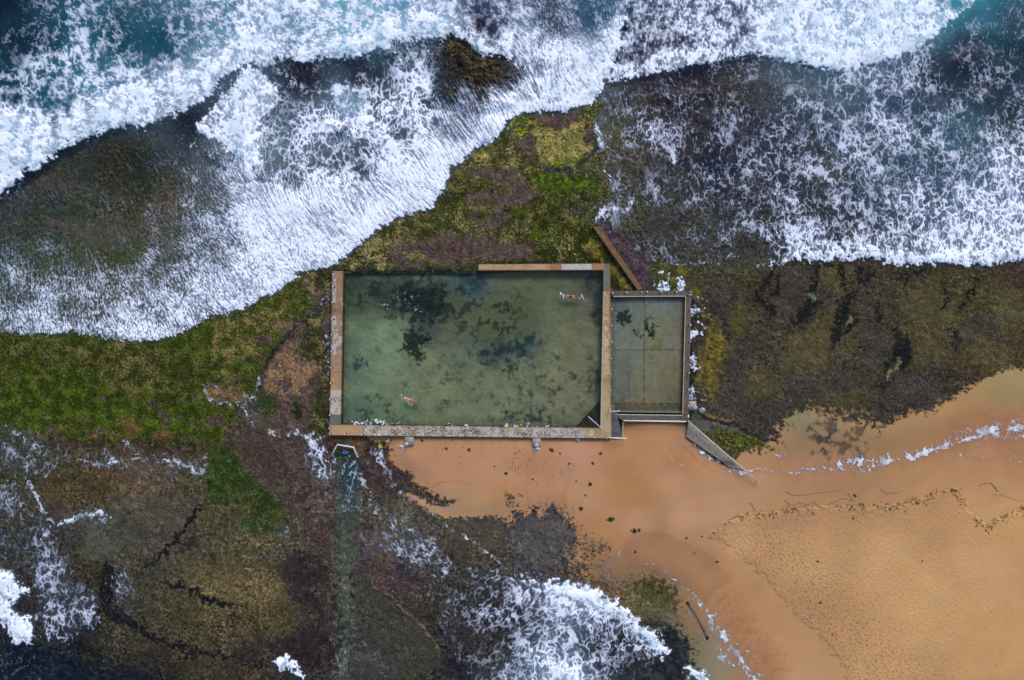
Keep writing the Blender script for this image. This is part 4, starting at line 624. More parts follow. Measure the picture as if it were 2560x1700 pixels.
# swash on the right
region(SWASH_R, [(x, y, d if d < .3 else .3 + (d - .3) * .82) for x, y, d in [(1520, 250, .2), (1600, 250, .16), (1700, 250, .17), (1560, 330, .30), (1540, 300, .26), (1600, 310, .35), (1640, 330, .4), (1600, 420, .22), (1650, 500, .24), (1530, 400, .28), (1700, 350, .27), (1750, 270, .2), (1800, 300, .26), (1900, 230, .16), (1900, 300, .28), (2000, 210, .2), (2000, 280, .3), (2100, 240, .35), (2100, 300, .38), (2200, 200, .3), (2200, 260, .42), (2280, 210, .42), (2300, 280, .38), (2400, 180, .12), (2380, 240, .18), (2500, 120, .12), (2530, 60, .12), (2460, 40, .06), (2500, 220, .18), (2400, 330, .26), (2430, 290, .15), (2300, 350, .46), (2250, 320, .48), (2200, 400, .4), (2150, 360, .42), (2500, 320, .4), (2500, 400, .65), (2450, 360, .42), (2400, 430, .45), (2000, 450, .38), (1950, 380, .36), (1900, 500, .35), (1800, 450, .3), (1800, 500, .24), (1770, 420, .2), (1740, 400, .25), (1750, 600, .24), (1700, 450, .28), (1800, 600, .26), (1870, 620, .12), (1950, 600, .5), (2100, 560, .46), (2050, 500, .35), (2150, 480, .35), (2200, 560, .44), (2250, 430, .36), (2300, 500, .5), (2300, 560, .58), (2350, 420, .3), (2450, 480, .66), (2500, 600, .85), (2400, 600, .68), (2000, 630, .72), (2100, 620, .6), (2200, 625, .7), (2300, 630, .74), (2400, 640, .84), (2550, 540, .75), (2700, 500, .6), (1560, 540, .12), (1600, 560, .08), (1580, 480, .22), (1700, 640, .24), (1640, 600, .2), (1520, 540, .4)]],
 [(1600, 250, .22), (1560, 400, .08), (1700, 250, .35), (1700, 400, .3), (1790, 420, .35), (1900, 350, .3), (1850, 250, .2), (2000, 450, .4), (2000, 300, .35), (2100, 350, .5), (2250, 300, .6), (2350, 200, .7), (2450, 80, .97), (2440, 20, 1), (2530, 40, 1), (2500, -50, 1), (2560, 120, .85), (2450, 150, .8), (2500, 200, .6), (2530, 280, .3), (2400, 330, .65), (2400, 450, .6), (2200, 500, .5), (2050, 420, .15), (1900, 560, .15), (2100, 600, .25), (2450, 550, .6), (1700, 600, .12), (1600, 600, .05), (1870, 640, .05)], streak=.3, boil=0, soft=3, rag=5)
region([(1930, 661), (1948, 653), (2010, 646), (2050, 653), (2086, 644), (2130, 651), (2173, 642), (2210, 651), (2254, 662), (2312, 655), (2385, 657), (2443, 666), (2501, 657), (2560, 649), (2900, 640), (2900, 600), (2560, 622), (2440, 636), (2300, 632), (2170, 622), (2050, 630)], .9, .5, .2, .3, soft=8, rag=6)
sl, m = G.mask([(2280, 230), (2390, 110), (2450, 30), (2900, 0), (2900, 270), (2450, 270)], 40, 8); Wt[sl] = np.maximum(Wt[sl], m * .86)
# lower breakers
lowpts = [(1300, 1450, .55), (1250, 1440, .3), (1370, 1470, .9), (1450, 1475, .97), (1520, 1510, .97), (1590, 1560, .97), (1640, 1600, .95), (1655, 1625, .9), (1400, 1500, .7), (1350, 1490, .4), (1300, 1500, .4), (1250, 1490, .25), (1200, 1450, .3), (1150, 1480, .22), (1200, 1530, .35), (1250, 1520, .45), (1320, 1500, .45), (1380, 1530, .55), (1440, 1520, .6), (1480, 1560, .45), (1540, 1570, .45), (1600, 1600, .5), (1620, 1630, .4), (1580, 1640, .3), (1500, 1620, .35), (1450, 1580, .3), (1420, 1600, .45), (1350, 1580, .35), (1300, 1560, .3), (1250, 1590, .25), (1150, 1560, .2), (1180, 1620, .15), (1250, 1650, .3), (1300, 1640, .45), (1350, 1660, .6), (1400, 1680, .85), (1440, 1700, .9), (1480, 1680, .5), (1520, 1680, .3), (1560, 1700, .15), (1600, 1680, .04), (1280, 1690, .4), (1200, 1690, .2), (1400, 1800, .6), (1420, 1640, .5), (1540, 1630, .4)]
region(LOWW, lowpts, [(1450, 1480, .7), (1400, 1690, .7), (1300, 1500, .25), (1500, 1600, .3), (1600, 1660, .2), (1200, 1600, .1)], streak=.1, boil=.12, soft=9, rag=9)
region([(1370, 1458), (1470, 1464), (1510, 1488), (1560, 1520), (1590, 1550), (1640, 1580), (1655, 1610), (1665, 1636), (1655, 1640), (1630, 1612), (1570, 1562), (1500, 1515), (1430, 1492), (1375, 1480)], .96, .8, .3, .5, soft=6, rag=6)
region(LEFTW, .95, .8, .1, .5, soft=5, rag=7); region(WAVELET, .97, .8, .1, .5, soft=3, rag=5); region(WAVELET2, .96, .8, .1, .5, soft=3, rag=6)
# lace drifting over the reefs
def lacey(poly, D, W=None, st=.2, soft=18, rag=12): region(poly, D, W, st, 0, soft, rag)
lacey([(66, 1400), (95, 1380), (130, 1350), (165, 1390), (180, 1450), (215, 1470), (240, 1500), (230, 1560), (180, 1610), (110, 1620), (90, 1500)], .36, .12)
lacey([(283, 1420), (320, 1440), (340, 1480), (325, 1530), (300, 1540), (285, 1480)], .26, .06); lacey([(130, 1330), (180, 1300), (260, 1310), (270, 1345), (200, 1370)], .12, .05)
lacey([(-100, 1630), (130, 1640), (150, 1690), (130, 1760), (-100, 1760)], .12, .35)
lacey([(0, 1270), (80, 1290), (110, 1380), (60, 1420), (0, 1410)], .13, .03); lacey([(-80, 1060), (60, 1080), (150, 1110), (160, 1180), (90, 1190), (-80, 1180)], .22, .1)
lacey([(530, 1320), (690, 1270), (740, 1320), (720, 1380), (640, 1400), (560, 1370)], .12, .03); lacey([(500, 1190), (420, 1150), (250, 1150), (260, 1180), (400, 1200)], .14, .03)
lacey([(640, 1095), (760, 1085), (810, 1100), (835, 1130), (850, 1180), (830, 1240), (740, 1180), (660, 1150)], .16, .04)
lacey([(770, 1090), (800, 1105), (830, 1150), (850, 1200), (800, 1200), (775, 1150)], .4, .12)
lacey([(846, 1148), (893, 1145), (898, 1200), (892, 1260), (870, 1300), (850, 1260)], .40, .45); lacey([(850, 1300), (886, 1290), (880, 1420), (850, 1420)], .06, .15)
lacey([(838, 1460), (890, 1470), (880, 1640), (900, 1700), (830, 1720)], .2, .1); lacey([(880, 1600), (960, 1610), (985, 1680), (900, 1700)], .13, .06)
lacey([(920, 1112), (950, 1128), (970, 1160), (990, 1200), (1000, 1240), (960, 1200), (930, 1150)], .35, .1, .5, 8, 6)
lacey([(905, 1190), (960, 1180), (1010, 1240), (1060, 1280), (980, 1300), (900, 1260)], .17, .05)
lacey([(930, 1260), (990, 1290), (1060, 1340), (1120, 1400), (1148, 1430), (1130, 1470), (1040, 1430), (970, 1370)], .34, .1, .3)
lacey([(1050, 1420), (1150, 1430), (1200, 1470), (1180, 1540), (1100, 1520), (1060, 1470)], .24, .05)
lacey([(1540, 1370), (1590, 1420), (1690, 1450), (1720, 1480), (1640, 1470), (1580, 1450), (1530, 1480), (1480, 1440), (1510, 1400)], .2, .06, .2, 14, 8)
lacey([(1580, 1500), (1680, 1510), (1700, 1560), (1640, 1570)], .16, .1); lacey([(1700, 1480), (1740, 1500), (1790, 1600), (1830, 1690), (1780, 1680), (1730, 1580)], .15, .05, .2, 10, 8)
lacey([(2380, 1040), (2560, 1010), (2560, 1130), (2420, 1120), (2240, 1120)], .06, .05); lacey([(1990, 1080), (2400, 1060), (2300, 1130), (2000, 1150)], .03, .06)
lacey([(1700, 1085), (1740, 1120), (1800, 1165), (1790, 1175), (1720, 1140), (1660, 1090)], .12, .04, .6, 8, 5); lacey([(1722, 1096), (1742, 1108), (1782, 1148), (1772, 1150), (1735, 1122)], .55, .2, .1, 4, 4)
lacey([(790, 745), (831, 732), (829, 790), (815, 830), (805, 780)], .1, .03, .6); lacey([(590, 1000), (650, 985), (660, 1010), (640, 1070), (600, 1060)], .16, .05, .7)
lacey([(1420, 520), (1500, 490), (1520, 520), (1480, 550), (1430, 545)], .2, .06, .7); lacey([(1440, 420), (1500, 400), (1530, 470), (1480, 450)], .14, .04, .7)
lacey([(-120, 1180), (40, 1190), (100, 1260), (120, 1330), (70, 1400), (-120, 1400)], .24, .04, .3, 24, 14)
lacey([(0, 1070), (90, 1080), (200, 1130), (330, 1125), (500, 1150), (530, 1180), (440, 1200), (250, 1170), (120, 1180), (60, 1160)], .22, .05, .2, 16, 12)
lacey([(690, 1300), (720, 1290), (745, 1330), (700, 1350)], .22, .03); lacey([(600, 1100), (700, 1120), (760, 1190), (700, 1240), (640, 1180)], .10, .02)
lacey([(2150, 1150), (2300, 1105), (2460, 1062), (2560, 1035), (2700, 1000), (2700, 1110), (2560, 1100), (2430, 1100), (2300, 1145), (2180, 1165)], .18, .05, .4, 14, 8)
lacey([(1715, 1465), (1760, 1500), (1800, 1570), (1860, 1640), (1920, 1720), (1850, 1720), (1780, 1620), (1750, 1540)], .26, .06, .3, 12, 8)
# spill jets over the walls of the second pool
for x, y, a, b, r in ((1658, 718, 13, 17, 0), (1702, 715, 11, 15, 10), (1736, 776, 13, 10, -35), (1733, 835, 10, 17, 15), (1731, 908, 12, 17, 15), (1731, 982, 12, 15, 15)):
    region(blob(x, y, a, b, r), .62, .4, .1, .3, soft=5, rag=5)
for x, y, a in ((1656, 700, 17), (1740, 762, 24), (1742, 820, 20), (1742, 905, 21), (1745, 985, 18), (1700, 705, 14)):
    sl, m = G.line(blob(x, y, a, a * .95) + [blob(x, y, a)[0]], 1.2, 1.5, 3, taper=False); Dn[sl] = np.maximum(Dn[sl], m * .55)
# foam lines and swash edges
FLM = np.zeros(G.X.shape, np.float32); LINE = FLM.copy()
y_flip = lambda p: p[0][1] > 1040 and p[0][0] > 1700 and p[0][1] < 1200
for pts, w, D in [([(73, 1130), (62, 1195), (84, 1232), (105, 1276), (127, 1305), (138, 1316)], 5, .8), ([(138, 1316), (164, 1301), (219, 1287), (250, 1280), (278, 1298)], 8, .9), ([(250, 1280), (262, 1300), (240, 1305)], 7, .8), ([(127, 1314), (109, 1334), (95, 1378)], 5, .85), ([(70, 1090), (72, 1130)], 4, .6), ([(-40, 1070), (30, 1085), (70, 1100), (100, 1120)], 5, .55),
 ([(189, 1145), (226, 1157), (248, 1166)], 5, .7), ([(262, 1170), (291, 1155), (328, 1148), (371, 1152)], 5, .7), ([(386, 1157), (419, 1152), (455, 1159), (492, 1181), (510, 1174), (521, 1141)], 5, .7), ([(305, 1105), (325, 1120), (345, 1135)], 4, .7), ([(20, 1075), (60, 1095), (85, 1120)], 5, .6),
 ([(506, 965), (512, 980), (520, 995), (545, 1006), (580, 1012), (610, 1000)], 3, .75), ([(520, 961), (555, 975)], 2, .6), ([(612, 990), (616, 1015)], 5, .7), ([(636, 985), (625, 1000)], 5, .6), ([(600, 1015), (625, 1050), (640, 1075)], 2, .6), ([(652, 930), (648, 950), (642, 980)], 2.5, .6),
 ([(664, 1072), (680, 1080), (700, 1092)], 4, .8), ([(721, 1084), (745, 1081), (765, 1095), (785, 1105), (798, 1135), (800, 1150)], 5, .85), ([(824, 1045), (822, 1080), (812, 1092), (797, 1110)], 3, .75), ([(828, 735), (812, 748), (798, 762)], 4.5, .75), ([(795, 764), (775, 790)], 3, .55), ([(823, 742), (820, 770)], 2, .5), ([(813, 836), (811, 860), (818, 900), (822, 950)], 2, .65), ([(813, 836), (824, 842), (824, 866)], 2.5, .65), ([(818, 845), (820, 870)], 1.5, .5),
 ([(886, 1178), (892, 1190), (905, 1200), (918, 1215), (925, 1235), (925, 1255)], 4.5, .75), ([(890, 1170), (886, 1192)], 5, .8), ([(903, 1255), (901, 1290), (907, 1320)], 2, .5), ([(960, 1165), (968, 1180)], 3, .6), ([(950, 1210), (975, 1205), (1005, 1228)], 3, .5),
 ([(1155, 1338), (1180, 1355), (1205, 1375), (1240, 1400), (1278, 1432)], 2.2, .7), ([(1118, 1315), (1128, 1320), (1138, 1330)], 4, .65), ([(1066, 1276), (1080, 1284), (1086, 1292)], 3, .7), ([(955, 1270), (1000, 1310), (1050, 1335), (1070, 1355), (1110, 1390), (1144, 1428)], 6, .55), ([(1110, 1440), (1080, 1465), (1068, 1490)], 2, .5), ([(1130, 1420), (1090, 1455)], 2, .5),
 ([(1543, 1372), (1550, 1395), (1560, 1410)], 2.5, .55), ([(1613, 1410), (1635, 1410), (1655, 1420), (1668, 1436)], 2, .65), ([(1668, 1440), (1685, 1450), (1700, 1455)], 3.5, .7), ([(1718, 1470), (1740, 1490), (1755, 1512), (1766, 1530), (1775, 1550), (1798, 1578), (1820, 1600), (1850, 1650), (1880, 1690), (1905, 1720)], 9, 1.0), ([(1770, 1545), (1785, 1580), (1790, 1620), (1820, 1650), (1860, 1690)], 4, .6), ([(1783, 1520), (1790, 1540), (1785, 1555)], 1.5, .5), ([(1795, 1540), (1808, 1560), (1802, 1580)], 1.5, .5), ([(1835, 1608), (1855, 1615), (1880, 1640), (1896, 1650)], 1.5, .55), ([(1785, 1600), (1795, 1640), (1810, 1655)], 3, .6),
 ([(1715, 1670), (1735, 1676)], 2, .7), ([(1740, 1580), (1760, 1560)], 2, .45), ([(1752, 1605), (1760, 1595)], 2, .6),
 ([(1762, 1108), (1790, 1150), (1812, 1172), (1850, 1180), (1870, 1174), (1900, 1168)], 2.4, .7), ([(1825, 1172), (1848, 1181), (1866, 1176)], 3.5, .85), ([(1868, 1176), (1885, 1168), (1898, 1168)], 3, .75), ([(1905, 1170), (1940, 1178), (1985, 1178), (2020, 1170), (2060, 1172), (2100, 1170), (2130, 1176)], 3, .7), ([(2075, 1165), (2110, 1150), (2170, 1150), (2210, 1140)], 7, .7), ([(2130, 1172), (2180, 1160), (2230, 1143), (2280, 1136), (2318, 1120), (2400, 1095), (2450, 1078), (2500, 1072), (2560, 1058), (2700, 1030)], 10, 1.0), ([(2450, 1078), (2490, 1092), (2520, 1098), (2560, 1085)], 3.5, .7), ([(2475, 1080), (2490, 1060), (2520, 1055), (2560, 1040)], 3, .6), ([(1998, 1172), (1994, 1195), (1998, 1210)], 1.5, .45), ([(2250, 1145), (2256, 1170)], 1.5, .5), ([(2376, 1145), (2378, 1150)], 2, .4), ([(2515, 1130), (2520, 1148), (2540, 1155), (2570, 1140)], 2, .6), ([(2380, 1150), (2400, 1130), (2450, 1100)], 1.2, .5), ([(1932, 1136), (1950, 1137), (1960, 1136)], 3, .8), ([(1936, 1124), (1945, 1126)], 2.5, .6), ([(2395, 1132), (2440, 1146), (2480, 1148), (2515, 1130)], 1.2, .45), ([(2553, 1000), (2570, 1012)], 8, .8),
 ([(1485, 318), (1498, 345), (1512, 368), (1520, 378)], 4, .75), ([(1510, 360), (1530, 335), (1550, 322)], 2, .5), ([(1508, 420), (1530, 450), (1535, 480), (1548, 505)], 3, .6), ([(1540, 510), (1570, 530), (1580, 510), (1590, 492)], 4, .7), ([(1484, 552), (1496, 535), (1520, 520), (1545, 512)], 5, .85), ([(1484, 552), (1494, 565)], 3.5, .8), ([(1610, 645), (1650, 652), (1700, 662), (1760, 656), (1800, 658)], 2, .5), ([(1765, 642), (1770, 640)], 6, .6), ([(1815, 645), (1845, 638)], 3, .6), ([(1590, 610), (1605, 635)], 4, .45), ([(1600, 300), (1650, 330), (1665, 355)], 6, .55), ([(1665, 380), (1690, 400)], 8, .6), ([(1655, 320), (1660, 345), (1680, 380), (1692, 410)], 5, .5), ([(1918, 660), (1940, 655), (1970, 650)], 2, .8), ([(1885, 668), (1920, 660)], 1.5, .5),
 ([(615, 440), (600, 405), (570, 400), (548, 425), (545, 450)], 2.5, .55), ([(585, 405), (560, 430)], 2, .5), ([(572, 470), (585, 520), (605, 575), (640, 610), (680, 628)], 2.5, .75), ([(470, 372), (490, 345)], 2, .6), ([(760, 232), (800, 226), (850, 222), (900, 226), (960, 240)], 6, 1.0), ([(681, 168), (715, 185), (745, 205), (770, 232)], 4, .75), ([(700, 150), (720, 170), (715, 185)], 2, .5), ([(996, 130), (1004, 150), (1000, 170)], 5, .55), ([(1010, 110), (1030, 130), (1070, 155)], 3, .5), ([(1055, 105), (1070, 125)], 3, .6), ([(640, 350), (690, 358), (700, 350)], 3, .6), ([(115, 600), (135, 700), (165, 800), (178, 828)], 2, .25), ([(575, 300), (650, 330), (700, 330), (800, 315), (870, 310)], 4, .6), ([(640, 700), (690, 628)], 2, .6)]:
    sl, m = G.line(pts, w, 2.2, 3.5)
    if sl is not None:
        LINE[sl] = np.maximum(LINE[sl], m * D * (.9 if w >= 3 else .6) * sstep(.42, .88, PL[sl] + (nH[sl] - .5) * .6)); FLM[sl] = np.maximum(FLM[sl], m)
        cw = max(.8, w * .27); s2_, m2 = G.line([(x + 1.5, y + .55 * w) for x, y in pts] if y_flip(pts) else pts, cw, cw + 1.4, 2.2, 9)
        LINE[s2_] = np.maximum(LINE[s2_], m2 * min(1, D * 1.15) * np.clip(.12 + .85 * nH[s2_] + .35 * fine[s2_], .3, 1))
        s3_, m3 = G.line(pts, w * 1.6, w * 1.6 + 3, 5, 16); LINE[s3_] = np.maximum(LINE[s3_], m3 * D * .5 * sstep(.62, .97, PL[s3_] * .7 + fine[s3_] * .4)); Wt[s3_] = np.maximum(Wt[s3_], m3 * .07)

P = PL * (1 - STK) + PS * STK
P = np.where(BO > 0, P * (1 - BO) + PP * BO, P)
# blends of uniform fields are no longer uniform: widen them again
sig = np.sqrt(((1 - STK) ** 2 + STK ** 2) * ((1 - BO) ** 2) + BO ** 2); P = np.clip((P - .5) / np.maximum(sig, .6) + .5, -.1, 1.1)
De = np.clip(Dn * 1.22 - .22 * Dn ** 2, 0, 1.1); FOP = .34 + .66 * sstep(.05, .62, Dn + (coarse - .5) * .3)
Gf = (P - (1 - De)) * 1.2
Gf = np.where(Dn < .012, -1.2, Gf + (Dn - .5) * .12)
FW = (.42 + .34 * STK + .36 * BO + .06 * sstep(.5, 1, Dn)) * (.5 + .5 * sstep(.0, .5, Dn))
LINE = np.clip(LINE * 1.7, 0, 1); FW = np.where(LINE > .04, np.maximum(FW, .6), FW); gl_ = (LINE - .55) * 1.5 * FW; Gf = np.where((gl_ > Gf) & (LINE > .02), gl_, Gf); FOP = np.maximum(FOP, (.55 + .4 * sstep(.35, .65, G.noise(26, 95, 4))) * sstep(.02, .25, LINE))
Wc = G.idw(H3([(0, 0, '#071a2c'), (50, 100, '#082632'), (300, 100, '#0b4250'), (400, 110, '#0c4858'), (130, 110, '#0b3644'), (250, 200, '#357484'), (170, 120, '#245c6c'), (120, 260, '#185060'), (30, 240, '#0e3846'), (330, 200, '#205868'), (600, 60, '#3a7f95'), (600, 120, '#8fb6c4'), (450, 220, '#7fa6b4'), (300, 260, '#86a8b8'), (860, 30, '#4fa0ad'), (920, 90, '#5fa9b8'), (1000, 20, '#4f94ab'), (1080, 50, '#86a9c0'), (1200, 65, '#12162c'), (1230, 100, '#1c2745'), (1250, 20, '#274a66'), (1300, 90, '#5a8ca8'), (1380, 30, '#2c4a58'), (1480, 40, '#17465e'), (1520, 20, '#1d4d64'), (1560, 10, '#1e5064'), (1450, 150, '#9fb6cc'), (1600, 100, '#232340'), (1750, 80, '#28284a'), (1850, 80, '#323a58'), (1950, 60, '#7fa4b4'), (2050, 60, '#7fa8b4'), (2200, 40, '#8fb8c0'), (2330, 40, '#5a98a4'), (2390, 5, '#2a8088'), (2440, 0, '#2c848a'), (2500, 20, '#235c6c'), (2450, 30, '#265f70'), (2530, 50, '#1b3c4a'), (2430, 110, '#182232'), (2480, 190, '#1e2632'), (2400, 170, '#1c2234'), (2540, 140, '#18303c'), (2350, 200, '#222c40'), (2250, 250, '#3a566a'), (2400, 330, '#446874'), (2300, 420, '#3f5c6c'), (2500, 500, '#5a7a88'), (2000, 400, '#2f3c4c'), (1800, 420, '#242c40'), (1600, 400, '#393a3c'), (1650, 250, '#201d2e'), (1750, 230, '#221f30'), (1700, 380, '#2b2c3a'), (1700, 600, '#34383e'), (2100, 560, '#33404a'), (870, 240, '#5b7a88'), (850, 270, '#7f9eac'), (800, 320, '#7f97ac'), (760, 190, '#0f1526'), (900, 180, '#2a3a4a'), (470, 300, '#14142c'), (560, 280, '#3c4a5c'), (600, 280, '#86aab8'), (620, 350, '#a9c4d0'), (700, 600, '#6a7484'), (300, 700, '#4a5a3c'), (950, 400, '#8a9cb4'), (1100, 350, '#90a2b8'), (300, 400, '#2a2a22'), (1200, 200, '#3a362c'), (870, 1200, '#2d4a50'), (870, 1400, '#606a50'), (60, 1650, '#10202e'), (40, 1500, '#7a8a9c'), (1450, 1500, '#7a90a0'), (1400, 1690, '#6f8a98'), (1550, 1620, '#2a2c30'), (1250, 1550, '#34302e'), (1740, 1690, '#8a9a98'), (1700, 1560, '#77704c'), (2300, 1100, '#96724a'), (2500, 1080, '#9c704a'), (1600, 1430, '#93704c'), (800, 1130, '#4c4448'), (1740, 900, '#403c24')]), 3, 20)
veil = sstep(.62, .95, Dn) * np.clip(BO * 1.6, 0, 1); veil2 = sstep(.5, .98, Dn) * (1 - np.clip(BO * 1.6, 0, 1))      # aerated water under the foam
Wc = Wc + (lin('#b2c7d4') - Wc) * (veil * .8)[..., None]; Wc = Wc + (lin('#a4aec6') - Wc) * (veil2 * .75)[..., None]
Wt = np.maximum(Wt, np.maximum(veil, veil2 * .6))
halo = blur(sstep(-.25, .35, Gf) * FOP, 3); halo2 = blur(halo, 8)                 # bubbles just under the surface, round every patch of foam
hk = np.clip(.65 * halo + .35 * halo2, 0, 1); deep = sstep(.75, 1, Wt)[..., None]
Wc = Wc + ((lin('#6d9dac') * deep + lin('#8b93a6') * (1 - deep)) - Wc) * (sstep(.08, .75, hk) * .62)[..., None]; Wt = np.maximum(Wt, sstep(.03, .8, hk) * .55)
shade = (.82 + .36 * G.noise(34, 90, 4))[..., None]; Wc = Wc * shade
# thin foam carries a little of the colour of the water it floats on
thick = sstep(.0, .5, Gf) * (.55 + .45 * sstep(.2, .7, Dn)); lavender = lin('#d3d7ec'); pure = np.array([.93, .95, .985], np.float32)
FC = lavender * .86 + (pure - lavender * .86) * thick[..., None]
teal = sstep(.45, .62, G.noise(44, 93, 6, .62)) * BO * sstep(.55, .85, Dn) + .5 * sstep(.5, .8, 1 - PP) * BO; FC = FC + (lin('#9dbccb') - FC) * (np.clip(teal, 0, 1) * .62)[..., None]
FC = FC + (np.array([.90, .91, .95], np.float32) - FC) * (sstep(.15, .6, LINE) * .8)[..., None]
FC = FC * (1 - .16 * sstep(.45, .75, G.noise(15, 92, 5, .65)) * (1 - thick * .6))[..., None]
solid = blur(np.clip(Dn, 0, 1) * sstep(.45, .9, Dn), 5); solid2 = blur(solid, 12)
smT = blur(np.maximum(T, RZ - .1), 3)
WZ = smT + .05 + .20 * solid + .30 * solid2 * BO + np.clip(Gf, -.2, .8) * .05 + sstep(.3, 1, Dn) * (puff - .5) * .09 * (BO * .9 + .1) + Wt * .05
WZ = np.maximum(WZ, T + .035)
Wt = Wt * sstep(.0, .02, Wt); alpha = np.maximum(Wt, sstep(-.85, -.1, Gf))
vis = alpha > .012
kw = (vis[:-1, :-1] | vis[1:, :-1] | vis[:-1, 1:] | vis[1:, 1:]) & keep
sea_mat = water_mat('surf')
tag(grid_mesh('sea', G, WZ, Z0, {'g': Gf, 'W': Wt, 'fw': FW, 'fop': FOP, 'wcol': Wc, 'fcol': FC}, kw, sea_mat), kind='structure')
# ================================================================== THE TWO POOLS
def sheet_z(F, z0): return np.full(F.X.shape, z0, np.float32)
def inside(F, poly, m=0):
    sl, d = F.sdf(poly); o = np.zeros(F.X.shape, bool); o[sl] = d > m
    return o[:-1, :-1] & o[1:, 1:] & o[:-1, 1:] & o[1:, :-1]
# --- main pool floor
PF = Field(838, 664, 1522, 1080, 1.6)
a_ = PF.noise(14, 201, 5, .6); b_ = PF.noise(40, 202, 5, .6); c_ = PF.noise(5, 203, 3); d_ = PF.noise(90, 204, 4)
PF.col[:] = PF.idw(H3([(880, 700, '#2c3a2e'), (960, 700, '#39493c'), (1050, 700, '#4a5c4c'), (1150, 690, '#3f5552'), (1190, 720, '#3f5a5c'), (1260, 690, '#5a6347'), (1350, 700, '#55603f'), (1450, 690, '#4e5540'), (1490, 720, '#3d423a'), (880, 760, '#41523c'), (960, 740, '#27342c'), (1040, 740, '#20292b'), (1080, 760, '#2a3130'), (1130, 760, '#46523a'), (1200, 780, '#525b40'), (1300, 770, '#4a563a'), (1380, 750, '#58624a'), (1460, 770, '#565c48'), (880, 830, '#5c7058'), (960, 830, '#6b8064'), (1000, 810, '#6a7f62'), (1060, 820, '#3b4541'), (1130, 830, '#565f47'), (1220, 820, '#4f5a3a'), (1300, 830, '#525e42'), (1400, 840, '#646c50'), (1480, 840, '#5f6650'), (880, 900, '#4f6654'), (960, 890, '#6d8467'), (1080, 900, '#67745a'), (1150, 880, '#566456'), (1250, 880, '#3c5050'), (1320, 860, '#3f5450'), (1400, 900, '#6a7256'), (1480, 900, '#636a52'), (890, 970, '#5d745c'), (1000, 970, '#687a5d'), (1100, 960, '#6c7759'), (1200, 950, '#656f57'), (1300, 940, '#6a7258'), (1400, 960, '#6b7257'), (1490, 960, '#585e48'), (880, 1040, '#4c6250'), (1000, 1040, '#5a6e54'), (1100, 1030, '#626f53'), (1250, 1020, '#69745a'), (1350, 1030, '#656e55'), (1440, 1000, '#6a7359'), (1480, 1050, '#4a5140')]), 3, 18) * np.array([2.42, 1.98, 1.9], np.float32)
PF.col *= (1 + (b_ - .5) * .35 + (c_ - .5) * .20)[..., None]
def ppatch(F, poly, layers, soft=6, rag=8, rs=14, amt=1.0): sl, m = F.mask(poly, soft, rag, rs); F.lay(sl, m, layers, amt)
WEED = ['#1d2a22', ('#2f3d2b', a_, .5, .75), ('#121a18', c_, .5, .7)]
sl, m = PF.mask([(862, 680), (1190, 676), (1200, 720), (1300, 740), (1330, 800), (1250, 860), (1150, 830), (1080, 810), (1000, 790), (930, 780), (862, 760)], 40, 14, 40); PF.lay(sl, m * sstep(.44, .66, b_[sl] * .6 + a_[sl] * .4), ['#26321f', ('#1c2523', d_, .45, .65)], .8)
ppatch(PF, [(985, 715), (1040, 710), (1075, 700), (1100, 735), (1120, 755), (1110, 790), (1080, 810), (1030, 810), (1020, 770), (990, 745)], ['#171f24', ('#272f30', a_, .45, .65), ('#3a463c', a_, .62, .78)], 14, 14, 20, .85)
ppatch(PF, [(965, 765), (1010, 770), (1020, 795), (985, 800), (965, 785)], ['#202a2c'], 12, 12, 20, .6)
ppatch(PF, [(1008, 830), (1025, 828), (1032, 818), (1040, 826), (1050, 838), (1068, 845), (1066, 860), (1050, 865), (1058, 880), (1048, 905), (1040, 892), (1020, 880), (1002, 876), (1012, 858)], WEED, 6, 6, 9, .93)
ppatch(PF, [(1060, 838), (1078, 845), (1080, 860), (1066, 858)], WEED, 3, 6, 10, .8); ppatch(PF, [(1040, 890), (1055, 880), (1062, 890), (1048, 910), (1034, 908)], ['#2f3d1e'], 4, 7, 10, .8)
ppatch(PF, [(1150, 690), (1190, 690), (1205, 715), (1200, 745), (1180, 735)], ['#33504f'], 14, 8, 20, .8)
ppatch(PF, [(1185, 870), (1240, 868), (1290, 855), (1320, 838), (1340, 845), (1330, 870), (1290, 890), (1240, 900), (1200, 895)], ['#2c4143', ('#3a5351', a_, .5, .75), ('#1f302f', c_, .55, .75)], 14, 12, 20, .9)
ppatch(PF, [(1258, 930), (1280, 912), (1298, 908), (1290, 922), (1270, 932)], ['#34451c', ('#47561f', c_, .5, .7)], 4, 6, 10, .9); ppatch(PF, [(882, 905), (905, 895), (912, 915), (896, 925)], ['#334c50'], 9, 9, 14, .8)
ppatch(PF, [(1470, 700), (1505, 690), (1505, 800), (1480, 800), (1490, 750)], ['#33383a', ('#454a42', a_, .5, .7)], 10, 10, 20, .7)
rr = random.Random(5)
for i in range(120):
    x = rr.uniform(880, 1500); y = rr.choice([rr.uniform(820, 1050), rr.uniform(940, 1050), rr.uniform(900, 1050)])
    if x < 1080 and y < 1000 and rr.random() < .7: continue
    r_ = rr.uniform(2, 7); ppatch(PF, blob(x, y, r_ * 1.3, r_, rr.uniform(0, 180), 8), ['#4a564a' if rr.random() < .6 else '#3c4543'], 6, 5, 9, rr.uniform(.3, .7))
